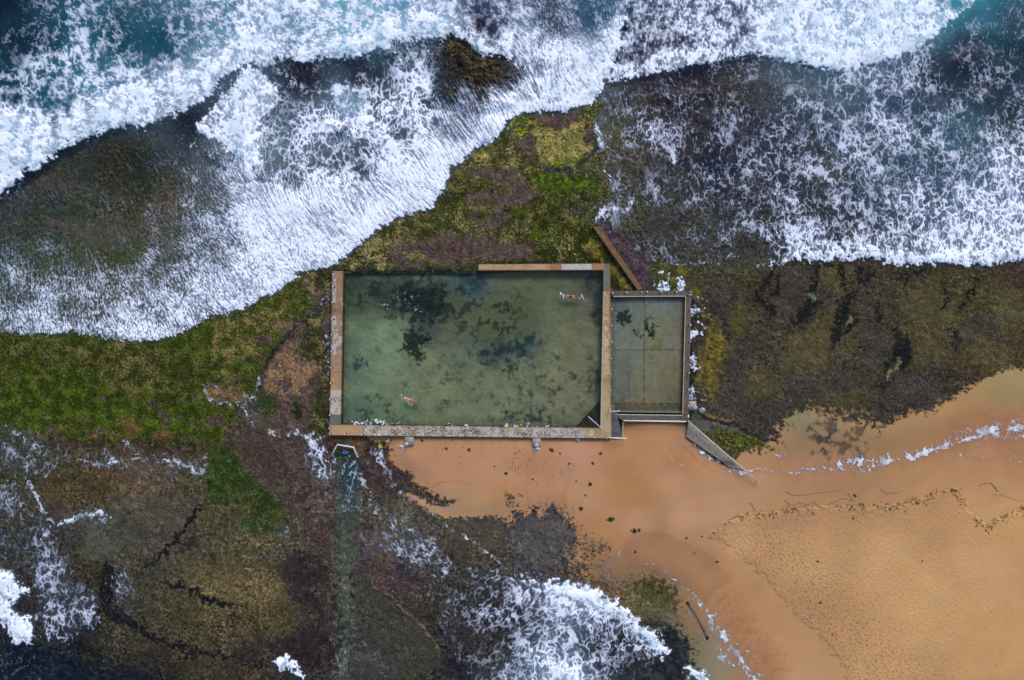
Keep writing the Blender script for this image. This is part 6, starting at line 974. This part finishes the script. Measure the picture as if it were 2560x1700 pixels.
rail('very long white handrail running down the ramp into the shallows', [(1721, 1052.5), (1810, 1130), (1900, 1206.5)], [.75, .35], .045, [.01, .2, .4, .6, .8, .99], -.5)
rail('bent white double railing round the rocky inlet below the pool corner', [(830, 1135), (842.3, 1112), (883, 1119), (893.2, 1143.5)], [.35, -.15], .045, [.0, .333, .5, .666, 1.0], -.75, 'railing')
# white pipe by the ramp, board and bag at the wall
root = thing('drain_pipe', 'short white pipe lying at the corner above the ramp', 'pipe', px(1720.6, 1041, .02))
bm = bmesh.new(); tube(bm, [(0, .2, .06), (0, -.2, .06)], .075, 12); obj('pipe', bm, M['white'], root); bm = bmesh.new(); torus(bm, (0, 0, 0), .075, .015, 16, 6); [setattr(v, 'co', Vector((v.co.x, .2 + v.co.z, .06 + v.co.y))) for v in bm.verts]; obj('collar', bm, M['steel'], root)
root = thing('sign_board', 'small white board with a grey stripe leaning below the pool wall', 'board', px(1443.6, 1098.5, gz(1443, 1106) + .02)); root.rotation_euler = (R(-28), R(14), R(-24))
bm = bmesh.new(); box(bm, -.19, .19, -.17, .17, .14, .18); obj('panel', bm, M['white'], root); bm = bmesh.new(); box(bm, -.12, .13, -.035, .035, .182, .188, 0); obj('stripe', bm, M['steel'], root); bm = bmesh.new(); tube(bm, [(-.1, .12, .14), (-.1, .16, -.12)], .02, 6); obj('leg', bm, M['steel'], root); bm = bmesh.new(); tube(bm, [(.1, .12, .14), (.1, .16, -.12)], .02, 6); obj('leg', bm, M['steel'], root)
root = thing('beach_bag', 'small white bag with dark flap on the edge of the pale wall', 'bag', px(946.5, 1087.3, .01))
bm = bmesh.new(); ball(bm, (0, 0, .09), .15, .09, .09); [setattr(v, 'co', v.co + Vector((.012 * math.sin(v.co.y * 60), .01 * math.sin(v.co.x * 50), 0))) for v in bm.verts]; obj('pouch', bm, M['white'], root); bm = bmesh.new(); ball(bm, (-.17, -.05, .06), .07, .07, .05); obj('flap', bm, M['black'], root)
# --- lamp posts
def lamp(label, pad, base, ztop, rot, head_off, pz):
    cx, cy = (pad[0] + pad[2]) / 2, (pad[1] + pad[3]) / 2; b = px(base[0], base[1], pz + .3); root = thing('lamp_post', label, 'lamp post', (b.x, b.y, pz), 'lamp posts on concrete pads')
    a = px(pad[0], pad[3], pz); c = px(pad[2], pad[1], pz); L = root.location
    bm = bmesh.new(); box(bm, a.x - L.x, c.x - L.x, a.y - L.y, c.y - L.y, -.9, 0, .03); obj('pad', bm, M['pad'], root)
    bm = bmesh.new(); tube(bm, [(0, 0, 0), (0, 0, .3), (0, 0, ztop)], .075, 12, .055); obj('pole', bm, M['steel'], root)
    bm = bmesh.new(); torus(bm, (0, 0, .42), .135, .05, 24, 10); col = obj('collar', bm, M['white'], root)
    bm = bmesh.new(); box(bm, -.16, .16, -.16, .16, 0, .03, .005); tube(bm, [(.11, .11, .03), (.11, .11, .07)], .02, 6); tube(bm, [(-.11, .11, .03), (-.11, .11, .07)], .02, 6); tube(bm, [(.11, -.11, .03), (.11, -.11, .07)], .02, 6); tube(bm, [(-.11, -.11, .03), (-.11, -.11, .07)], .02, 6); obj('base_plate', bm, M['steel'], root)
    hd = Vector((head_off[0], head_off[1], ztop)); bm = bmesh.new(); tube(bm, [(0, 0, ztop - .1), hd], .04, 8); obj('arm', bm, M['steel'], root)
    bm = bmesh.new(); box(bm, -.225, .225, -.25, .25, 0, .07, .015); h = obj('lamp_head', bm, M['white'], root, loc=hd); h.rotation_euler = (R(6), 0, rot)
    bm = bmesh.new(); box(bm, -.205, .205, -.13, .225, .071, .085, .004); obj('solar_panel', bm, M['glass'], h); bm = bmesh.new(); box(bm, -.17, .17, -.145, -.13, .071, .1, 0); obj('hinge', bm, M['steel'], h)
lamp('lamp post on the sand pad nearest the reef, its square head hanging beyond the pad', (1012, 1089, 1034, 1113.5), (1017, 1109.5), 3.55, 0, (-.24, .0), -.08)
lamp('lamp post on the pad at the middle of the long pale wall', (1331, 1093.8, 1352, 1117), (1342, 1113), 3.55, 0, (0, -.12), -.08)
lamp('lamp post with a turned square head beside the small pool above the ramp', (1720.5, 1003.5, 1741, 1025.5), (1739, 1019), 3.45, R(-36), (.05, -.03), -.1)
# --- blue crate wedged beside the small pool
root = thing('plastic_crate', 'bright blue plastic crate on the reef beside the small pool wall', 'crate', px(1732.5, 752, gz(1733, 752) + .02), rz=R(6)); 
bm = bmesh.new()
for x0, x1, y0, y1 in ((-.2, .2, -.17, -.15), (-.2, .2, .15, .17), (-.2, -.18, -.15, .15), (.18, .2, -.15, .15)): box(bm, x0, x1, y0, y1, 0, .26, .004)
obj('side', bm, M['blue'], root); bm = bmesh.new()
for i in range(5): box(bm, -.17 + i * .075, -.13 + i * .075, -.15, .15, .01, .03, 0)
obj('slatted_floor', bm, M['dkblue'], root)
# --- floats in the inlet
zi = gz(862, 1125) + .12
root = thing('ring_float', 'dark red ring float with an orange rim under the white railing', 'float', px(861.5, 1121, zi))
bm = bmesh.new(); torus(bm, (0, 0, .1), .19, .1); obj('tube', bm, M['redv'], root); bm = bmesh.new(); torus(bm, (0, 0, .19), .14, .022); obj('rim', bm, M['orange'], root); bm = bmesh.new(); ball(bm, (.33, -.03, .08), .13, .12, .08); obj('pillow', bm, M['redv'], root)
root = thing('inflatable_tub', 'bright blue oval inflatable floating in the inlet below the red ring', 'inflatable', px(863.5, 1131, zi))
bm = bmesh.new(); torus(bm, (0, 0, .12), .2, .12, sx=1.2, sy=.62); obj('tube', bm, M['blue'], root); bm = bmesh.new(); ball(bm, (0, 0, .08), .27, .13, .05); obj('floor', bm, M['dkblue'], root); bm = bmesh.new(); ball(bm, (-.13, .02, .2), .05); obj('valve', bm, M['orange'], root)
root = thing('foam_mat', 'small dark blue mat on the rocks behind the white railing', 'mat', px(868, 1113.4, gz(868, 1111) + .1), rz=R(-6))
bm = bmesh.new(); box(bm, -.19, .19, -.13, .13, 0, .07, .03); obj('mat', bm, M['dkblue'], root); bm = bmesh.new(); box(bm, -.15, .15, -.09, .09, .071, .085, .004); obj('panel', bm, M['blue'], root)
root = thing('swim_ring', 'yellow swim ring lying on wet sand beside the seated person', 'swim ring', px(951, 1115, gz(951, 1115) + .02))
bm = bmesh.new(); torus(bm, (0, 0, .07), .155, .075); obj('tube', bm, M['yellow'], root); bm = bmesh.new(); ball(bm, (.03, .02, .05), .08, .08, .05); obj('dark_toy', bm, M['black'], root); bm = bmesh.new(); tube(bm, [(.22, -.1, .05), (.3, -.16, .04)], .035, 8); obj('strap', bm, M['white'], root)
bm = bmesh.new(); ball(bm, (0, 0, .06), .13, .11, .12)
for v in bm.verts: v.co *= 1 + .14 * math.sin(v.co.x * 31 + 1) * math.cos(v.co.y * 27)
o = obj('boulder', bm, M['stone'], loc=px(919, 1124.6, gz(919, 1125))); tag(o, 'small black boulder at the head of a foamy trickle near the inlet', 'boulder')

# --- people
def skin(name, nodes, edges, mat, parent, sub=2):
    me = bpy.data.meshes.new(name + '_sk'); L = parent.location
    me.from_pydata([Vector(n[0]) - L for n in nodes], edges, []); o = bpy.data.objects.new(name, me); sc.collection.objects.link(o)
    m = o.modifiers.new('s', 'SKIN'); m.use_smooth_shade = True; s = o.modifiers.new('d', 'SUBSURF'); s.levels = s.render_levels = sub
    for i, n in enumerate(nodes):
        r = n[1]; v = me.skin_vertices[0].data[i]; v.radius = r if isinstance(r, tuple) else (r, r); v.use_root = (i == 0)
    dg = bpy.context.evaluated_depsgraph_get(); ev = o.evaluated_get(dg); m2 = bpy.data.meshes.new_from_object(ev); m2.name = name
    bpy.data.objects.remove(o); m2.materials.clear(); m2.materials.append(mat)
    for p in m2.polygons: p.use_smooth = True
    return link(bpy.data.objects.new(name, m2), parent)
def hand(nodes, edges, wrist, d, up, side):
    """palm, four unequal fingers and a thumb growing from node index wrist along d"""
    p = Vector(nodes[wrist][0]); d = d.normalized(); s = d.cross(up).normalized() * side
    nodes.append((p + d * .055, (.036, .020))); pi = len(nodes) - 1; edges.append((wrist, pi))
    nodes.append((p + d * .095, (.036, .014))); pk = len(nodes) - 1; edges.append((pi, pk))
    for k, (o_, ln) in enumerate(((.027, .065), (.009, .078), (-.010, .072), (-.027, .056))):
        q = p + d * .105 + s * o_; nodes.append((q, .010)); a = len(nodes) - 1; edges.append((pk, a))
        nodes.append((q + d * ln * .55 - up * .006 + s * o_ * .15, .009)); b = len(nodes) - 1; edges.append((a, b)); nodes.append((q + d * ln * .95 - up * .018 + s * o_ * .2, .0075)); edges.append((b, len(nodes) - 1))
    nodes.append((p + d * .06 + s * .05, .012)); a = len(nodes) - 1; edges.append((pi, a)); nodes.append((p + d * .095 + s * .062, .009)); edges.append((a, len(nodes) - 1))
def swimmer(label, J, z, skinm, suit, capm, suit_top):
    """J: photo pixels of the joints, body lying at the surface; returns the person"""
    def q(n, dz=0): return px(J[n][0], J[n][1], z + dz)
    root = thing('person', label, 'person', q('pelvis')); N = []; E = []
    def add(p, r, to=None):
        N.append((p, r)); i = len(N) - 1
        if to is not None: E.append((to, i))
        return i
    pe = add(q('pelvis'), (.165, .11)); wa = add(q('waist', .01), (.14, .105), pe); ch = add(q('chest', .03), (.18, .12), wa); up = add(q('chest', .03).lerp(q('neck', .02), .55), (.15, .09), ch); ne = add(q('neck', .02), (.06, .06), up); he = add(q('head', .03), (.085, .1), ne); cr = add(q('head', .03) + (q('head') - q('neck')).normalized() * .10, (.06, .075), he); add(q('head', -.09), (.018, .02), he)
    for s in ('l', 'r'):
        sh = add(q(s + 'sh', .03), .062, up); el = add(q(s + 'el', J.get(s + 'z', 0)), .045, sh); wr = add(q(s + 'wr', J.get(s + 'z2', 0)), .03, el)
        d = Vector(N[wr][0]) - Vector(N[el][0]); hand(N, E, wr, d, Vector((0, 0, 1)), 1 if s == 'l' else -1)
        hp = add(q(s + 'hip', -.01), (.095, .09), pe); kn = add(q(s + 'kn', -.04), .062, hp); cf = add(q(s + 'kn', -.04).lerp(q(s + 'an', -.05), .35), .058, kn); an = add(q(s + 'an', -.05), .036, cf); add(q(s + 'toe', -.07), (.034, .02), an)
    skin('body', N, E, skinm, root)
    a, b, c = q('pelvis'), q('waist', .01), q('chest', .03); d = (a - b).normalized()
    pts = [(a + d * .04, (.178, .125)), (a, (.182, .127)), (a.lerp(b, .5), (.165, .122))] + ([(b, (.156, .119)), (b.lerp(c, .5), (.166, .126))] if suit_top else [])
    skin('swimsuit' if suit_top else 'trunks', pts, [(i, i + 1) for i in range(len(pts) - 1)], suit, root)
    hp = q('head', .045); bm = bmesh.new(); ball(bm, hp - root.location + (q('head') - q('neck')).normalized() * .03, .112, .105, .105); obj('swim_cap', bm, capm, root)
    if suit_top:
        for o_ in (-.06, .06):
            n = Vector((0, 1, 0)); bm = bmesh.new(); tube(bm, [b.lerp(c, .4) + Vector((0, -o_ * .2, .13)) - root.location, c.lerp(q('neck'), .2) + Vector((0, o_, .135)) - root.location, c.lerp(q('neck'), .75) + Vector((0, o_ * 1.3, .07)) - root.location], .016, 6); obj('strap', bm, M['red'], root)
    return root
swimmer('person in a dark swimsuit swimming freestyle with straight legs near the white panel wall', dict(pelvis=(1429, 741.6), waist=(1424.3, 741.4), chest=(1419.5, 741.2), neck=(1415.3, 741.6), head=(1412.6, 742), lsh=(1417.5, 737.8), lel=(1411, 738.2), lwr=(1406.5, 739), lz=0, lz2=-.03, rsh=(1418, 744.6), rel=(1418.6, 748.2), rwr=(1422.5, 749), rz=.05, rz2=.0, lhip=(1431, 739.8), lkn=(1440, 740.3), lan=(1448.5, 741.3), ltoe=(1451.5, 741.8), rhip=(1431, 743.3), rkn=(1440, 744.2), ran=(1449, 745.4), rtoe=(1452, 746)), -.24, M['skin'], M['navy'], M['capb'], True)
swimmer('person in dark trunks and white cap swimming with a splash near the reef end', dict(pelvis=(1028.3, 1000.3), waist=(1024.6, 999.7), chest=(1020.4, 998.8), neck=(1016.2, 997.2), head=(1013.4, 995.8), lsh=(1020, 994.8), lel=(1012, 991.2), lwr=(1006, 989.2), lz=.0, lz2=-.02, rsh=(1018.4, 1001.6), rel=(1020.6, 1006), rwr=(1022.6, 1009.4), rz=.12, rz2=.03, lhip=(1030.2, 999.2), lkn=(1038.6, 1001.8), lan=(1046.2, 1005.2), ltoe=(1048.8, 1006.2), rhip=(1029.4, 1002.4), rkn=(1037.5, 1005), ran=(1044, 1007.6), rtoe=(1046.8, 1008.6)), -.24, M['skin2'], M['navy'], M['capw'], False)
# seated person on the wet sand
g0 = gz(962, 1106); root = thing('person', 'person with dark hair, white and lime top and black leggings seated on wet sand', 'person', px(966, 1104.5, g0)); N = []; E = []
def add(p, r, to=None):
    N.append((Vector(p), r)); i = len(N) - 1
    if to is not None: E.append((to, i))
    return i
A_ = px(966, 1104.6, g0 + .11); fw = (px(953, 1110, g0) - px(966, 1104.6, g0)).normalized(); sd_ = Vector((-fw.y, fw.x, 0)); Z = Vector((0, 0, 1))
pe = add(A_, (.16, .12)); wa = add(A_ - fw * .15 + Z * .14, (.13, .1), pe); ch = add(A_ - fw * .31 + Z * .27, (.17, .115), wa); up = add(A_ - fw * .41 + Z * .34, (.13, .08), ch); ne = add(A_ - fw * .48 + Z * .40, .055, up); he = add(A_ - fw * .56 + Z * .47, (.085, .095), ne); add(A_ - fw * .62 + Z * .54, (.07, .08), he); add(A_ - fw * .47 + Z * .53, (.016, .018), he)
for s in (1, -1):
    sh = add(A_ - fw * .40 + sd_ * .18 * s + Z * .33, .06, up); el = add(A_ - fw * (.22 if s > 0 else .46) + sd_ * .3 * s + Z * .14, .045, sh); wr = add(A_ + fw * (.02 if s > 0 else -.36) + sd_ * (.32 if s > 0 else .42) * s + Z * (.06 if s > 0 else -.06), .03, el); hand(N, E, wr, Vector(N[wr][0]) - Vector(N[el][0]), Z, s)
    hp = add(A_ + fw * .1 + sd_ * .09 * s, .092, pe); kn = add(A_ + fw * .42 + sd_ * .13 * s + Z * (.12 if s > 0 else .0), .06, hp); cf = add(A_ + fw * .56 + sd_ * .12 * s + Z * (.05 if s > 0 else -.03), .055, kn); an = add(A_ + fw * .80 + sd_ * .11 * s - Z * .07, .036, cf); add(A_ + fw * .86 + sd_ * .13 * s + Z * .02, (.036, .022), an)
skin('body', N, E, M['skin'], root)
def cl(name, pts, m): return skin(name, pts, [(i, i + 1) for i in range(len(pts) - 1)], m, root)
cl('top', [(A_ - fw * .02 + Z * .03, (.168, .128)), (A_ - fw * .15 + Z * .14, (.146, .116)), (A_ - fw * .31 + Z * .27, (.185, .13)), (A_ - fw * .42 + Z * .35, (.14, .09))], M['white'])
cl('lime_panel', [(A_ + Z * .09, (.155, .1)), (A_ - fw * .12 + Z * .20, (.15, .09)), (A_ - fw * .2 + Z * .26, (.14, .06))], M['green'])
for s in (1, -1): cl('legging', [(A_ + fw * .04 + sd_ * .07 * s, .108), (A_ + fw * .42 + sd_ * .13 * s + Z * (.12 if s > 0 else .0), .07), (A_ + fw * .56 + sd_ * .12 * s + Z * (.05 if s > 0 else -.03), .064), (A_ + fw * .76 + sd_ * .11 * s - Z * .06, .046)], M['black'])
for s in (1, -1): cl('sleeve', [(A_ - fw * .40 + sd_ * .16 * s + Z * .33, .07), (A_ - fw * (.30 if s > 0 else .43) + sd_ * .25 * s + Z * .22, .056)], M['white'])
bm = bmesh.new(); ball(bm, A_ - fw * .62 + Z * .50 - root.location, .105, .105, .1); obj('hair', bm, M['hair'], root)

# --- driftwood log in the shallows
a, b = px(1718.5, 1506, max(gz(1718, 1506), gz(1740, 1550)) + .06), px(1769, 1596, max(gz(1769, 1596), gz(1740, 1550)) + .06); root = thing('driftwood_log', 'long grey driftwood log lying in the shallows at the beach edge', 'log', a.lerp(b, .5)); L = root.location
n = 26; pts = []; rad = []
for i in range(n):
    t = i / (n - 1); p = a.lerp(b, t) + Vector((b.y - a.y, a.x - b.x, 0)).normalized() * (-.16 * math.sin(t * math.pi)) - L; pts.append(p); rad.append(.085 + .035 * math.sin(t * 2.6) + .015 * math.sin(t * 40) + .01 * math.sin(t * 97))
bm = bmesh.new(); tube(bm, pts, rad, 12)
for v in bm.verts: v.co += Vector((math.sin(v.co.y * 19), math.cos(v.co.x * 23), math.sin(v.co.x * 31))) * .012
obj('trunk', bm, M['wood'], root)
for e, f in ((0, 1), (n - 1, n - 2)):
    d = (pts[e] - pts[f]).normalized(); bm = bmesh.new(); tube(bm, [pts[e] - d * .25, pts[e] + d * .06], rad[e] * 1.15, 12, rad[e] * 1.3); obj('burnt_end', bm, M['endw'], root)
bm = bmesh.new(); tube(bm, [pts[4], pts[4] + Vector((.18, .12, .08))], .04, 8, .02); obj('branch_stub', bm, M['wood'], root)

# --- seaweed: clumps one can count, and the drift line
def blades(bm, rng, n, r, z, lmin, lmax, w=.03, flat=.5, ax=1.0):
    for _ in range(n):
        t = rng.uniform(0, 6.283); d = r * math.sqrt(rng.random()); p = Vector((math.cos(t) * d * ax, math.sin(t) * d, z)); a = rng.uniform(0, 6.283); ln = rng.uniform(lmin, lmax); ww = w * rng.uniform(.6, 1.5); k = 5; prev = None; bend = rng.uniform(-1.4, 1.4); lift = rng.uniform(.02, .10) * flat
        for i in range(k):
            u = i / (k - 1); s = Vector((-math.sin(a), math.cos(a), rng.uniform(-.2, .2))) * ww * (1 - .75 * abs(u - .4)); q = p + Vector((0, 0, lift * math.sin(u * 3.14) + rng.uniform(0, .012)))
            cur = [bm.verts.new(q - s), bm.verts.new(q + Vector((0, 0, ww * .5))), bm.verts.new(q + s)]
            if prev:
                for j in (0, 1): bm.faces.new((prev[j], prev[j + 1], cur[j + 1], cur[j]))
            prev = cur; p = p + Vector((math.cos(a), math.sin(a), 0)) * ln / k; a += bend / k + rng.uniform(-.25, .25)
protos = []
for i in range(5):
    bm = bmesh.new(); blades(bm, random.Random(100 + i), 42, .17, .01, .1, .26, .035, 1.0, (1, 1.5, .8, 2.2, 1.1)[i]); me = bpy.data.meshes.new('seaweed_clump'); bm.to_mesh(me); bm.free(); me.materials.append(M['weed']); protos.append(me)
CL = [(1379, 1125, 3, 1.3, 'ragged dark seaweed clump on the sand right of the middle lamp post'), (1400, 1134, 1, .6, 'small brown weed scrap below the ragged clump by the middle lamp'), (1502, 1133, 1, .9, 'dark seaweed clump on the sand below the foot of the grey entry path'), (1482, 1158, 0, 1.0, 'star shaped dark clump on pale sand below the grey entry path'), (1423, 1159, 2, .8, 'small greenish weed clump left of the star shaped clump'), (1265, 1183, 4, 1.1, 'round black clump alone on the sand at the left of the scattered green bits'), (1332, 1198, 2, .7, 'curled thin weed scrap in the middle of the runnelled sand'), (1441, 1203, 1, .55, 'tiny dark weed scrap left of the black lump on the runnelled sand'), (1475, 1210, 4, 1.25, 'black lump of weed with a tail on the runnelled sand'), (1463, 1238, 0, .7, 'small dark clump straight below the black lump with a tail'), (1453, 1271, 4, 1.35, 'largest black weed lump above the grey rock patch'), (1283, 1245, 1, .8, 'dark weed scrap at the tip of the pointed rock tongue'), (1236, 1166, 3, .5, 'tiny dark twig of weed beside the left scatter of green bits'),
 (1527, 1298, 3, 1.7, 'long stretched dark weed strand on the open sand'), (1425, 1315, 1, 1.2, 'black weed lump at the edge of the grey rock patch'), (1587, 1327, 4, 1.5, 'biggest of three dark lumps on the rim of the wet dome'), (1598, 1325.5, 2, 1.1, 'right hand lump of three on the rim of the wet dome'), (1578, 1327, 0, .6, 'smallest of three lumps on the rim of the wet dome'), (1588, 1379, 1, .8, 'lone dark scrap inside the wet sand dome'), (1716, 1345, 3, .7, 'small dark scrap on the upper edge of the wet dome'), (1755, 1341, 4, .6, 'small dark dot of weed at the tip of the dimpled dry sand'), (1793, 1404, 3, .8, 'short dark stick of weed on smooth sand left of the dry sand'), (1736, 1383, 2, .6, 'faint grey scrap on wet sand left of the dark stick'), (2044, 1403, 3, .7, 'dark elongated scrap on the dimpled dry sand'), (2050, 1507, 4, .8, 'dark oval lump on dry sand near the lower drift edge'), (2133, 1296, 4, .7, 'dark lump just below the drift line on dry sand'), (2137, 1239, 3, .9, 'dark forked scrap just above the drift line'), (2081, 1587, 2, .7, 'small dark lump at the lower edge of the dry sand'), (1055, 1102, 3, .9, 'brown leaf of weed beside the lamp pad nearest the reef'), (1115, 1121, 1, .9, 'dark weed scrap on the sand among the left green bits'), (1173, 1125, 1, 1.0, 'rough dark weed clump below the long pale wall'), (1618, 1055, 4, .5, 'tiny dark clump under the long handrail'), (1647, 1055, 4, .8, 'black lump tucked under the long handrail')]
for i, (x, y, k, s, lab) in enumerate(CL):
    o = link(bpy.data.objects.new('seaweed_clump', protos[k])); o.location = px(x, y, gz(x, y)); o.scale = (s * .72,) * 3; o.rotation_euler = (0, 0, (i * 2.4) % 6.28 if k != 3 else (.15 if i % 2 else 2.5)); tag(o, lab, 'seaweed', 'seaweed clumps lying on the sand')
DRIFT = [[(1769, 1338), (1795, 1323), (1827, 1298), (1850, 1292), (1875, 1287), (1919, 1283), (1955, 1276), (1991, 1270), (2035, 1272), (2101, 1267), (2174, 1265), (2246, 1267), (2268, 1257), (2312, 1247), (2352, 1225), (2392, 1227), (2414, 1239)], [(2396, 1240), (2410, 1265), (2436, 1283), (2447, 1308), (2461, 1327), (2483, 1305), (2516, 1290), (2538, 1276), (2600, 1262)]]
rng = random.Random(3); bm = bmesh.new(); bm2 = bmesh.new()
def strew(b_, x, y, n, r, l0, l1, w):
    t = bmesh.new(); blades(t, rng, n, r, .01, l0, l1, w, .6); L = px(x, y, gz(x, y)); me = bpy.data.meshes.new('t'); t.to_mesh(me); t.free(); k = len(b_.verts); b_.from_mesh(me); b_.verts.ensure_lookup_table()
    for v in b_.verts[k:]: v.co += L
    bpy.data.meshes.remove(me)
for ln, dens in ((DRIFT[0], 1.0), (DRIFT[1], 1.2)):
    for p, q in zip(ln, ln[1:]):
        d = math.hypot(q[0] - p[0], q[1] - p[1])
        for _ in range(int(d * .85 * dens)):
            t = rng.random(); x = p[0] + (q[0] - p[0]) * t; y = p[1] + (q[1] - p[1]) * t; s = abs(rng.gauss(0, 1))
            if fbm(np.array([x / 30.]), np.array([y / 30.]), 77, 2)[0] < -.12: continue
            strew(bm if rng.random() < .7 else bm2, x + rng.gauss(0, 5), y + rng.gauss(2, 5.5), rng.randint(1, 4), .07, .06, .22, .022)
def stem(pts, w=.03):
    P_ = []
    for p, q in zip(pts, pts[1:]):
        for i in range(6): t = i / 6; x = p[0] + (q[0] - p[0]) * t + rng.uniform(-1.2, 1.2); y = p[1] + (q[1] - p[1]) * t + rng.uniform(-1.2, 1.2); P_.append(px(x, y, gz(x, y) + .02))
    P_.append(px(*pts[-1], gz(*pts[-1]) + .01)); tube(bm, P_, w, 5, w * .4)
for s_ in ([(1875, 1258), (1880, 1262), (1886, 1274), (1900, 1282)], [(1886, 1274), (1878, 1282)], [(1960, 1252), (1975, 1260), (1985, 1268), (1978, 1276)], [(1985, 1262), (2000, 1258), (2020, 1262), (2034, 1254)], [(2034, 1254), (2045, 1264)], [(2070, 1262), (2090, 1255), (2105, 1246), (2120, 1248), (2130, 1254)], [(2120, 1233), (2132, 1250), (2140, 1256)], [(2000, 1268), (2025, 1262)], [(1832, 1296), (1845, 1288), (1848, 1296)], [(2445, 1213), (2470, 1207), (2480, 1209), (2490, 1222), (2500, 1236), (2530, 1248), (2570, 1255)], [(2478, 1209), (2495, 1230)], [(1965, 1230), (1980, 1238), (2010, 1238), (2060, 1231), (2100, 1226)], [(2200, 1222), (2215, 1234), (2240, 1233), (2258, 1226)], [(1820, 1300), (1835, 1294), (1870, 1288), (1900, 1284)]): stem(s_, .02)
for x, y, n, sp in [(1290, 1148, 40, 18), (1288, 1165, 14, 10), (1130, 1108, 16, 16), (1165, 1122, 12, 22), (1105, 1115, 10, 14), (1240, 1135, 14, 26), (1355, 1160, 8, 30), (1420, 1170, 10, 16), (1335, 1205, 6, 10), (975, 1125, 6, 10), (1410, 1100, 6, 30)]:
    for _ in range(n): strew(bm2, x + rng.gauss(0, sp), y + rng.gauss(0, sp), rng.randint(1, 3), .03, .05, .11, .025)
for _ in range(520):
    x = rng.uniform(1790, 2540); y = rng.uniform(1290, 1699); s0 = (x - 1790) - (y - 1350) * .86
    if not (-5 < s0): continue
    if rng.random() > .18 + .82 * math.exp(-max(s0, 0) / 170): continue
    strew(bm if rng.random() < .5 else bm2, x, y, rng.randint(1, 2), .03, .04, .13, .02)
for _ in range(24): strew(bm, rng.uniform(1770, 1900), rng.uniform(1400, 1650), 1, .02, .05, .1, .015)
o = obj('drift_seaweed', bm, M['weed'], smooth=False); tag(o, 'dark line of dried seaweed scraps along the edge of the dry sand', 'seaweed', kind='stuff')
o = obj('green_seaweed_scraps', bm2, M['weed2'], smooth=False); tag(o, 'olive green weed scraps scattered over the sand', 'seaweed', kind='stuff')
# --- gulls
def gull(label, x, y, rz, s=1.0):
    root = thing('gull', label, 'bird', px(x, y, gz(x, y)), 'white gulls on the sand', rz); root.scale = (s,) * 3
    nodes = [(Vector((0, 0, .12)) + root.location, (.07, .06)), (Vector((.09, 0, .14)) + root.location, (.055, .05)), (Vector((.15, 0, .20)) + root.location, (.03, .03)), (Vector((.19, 0, .235)) + root.location, (.034, .036)), (Vector((-.10, 0, .115)) + root.location, (.045, .03)), (Vector((-.19, 0, .11)) + root.location, (.03, .01))]
    b = skin('body', nodes, [(0, 1), (1, 2), (2, 3), (0, 4), (4, 5)], M['gull'], root)
    for q in (1, -1):
        bm = bmesh.new(); ball(bm, (-.03, .062 * q, .135), .13, .018, .045, 10); obj('wing', bm, M['gullw'], root)
        bm = bmesh.new(); tube(bm, [(.0, .03 * q, .08), (.01, .03 * q, 0)], .006, 5); obj('leg', bm, M['beak'], root)
    bm = bmesh.new(); tube(bm, [(.215, 0, .235), (.265, 0, .228)], .012, 6, .003); obj('beak', bm, M['beak'], root)
gull('white gull on the sand just below the drift line', 2216, 1273, 2.1); gull('white gull standing alone on the open dry sand', 2307, 1399, 1.9); gull('white gull beside the thin weed strand near the upper bend of the drift line', 2492, 1233, .9)
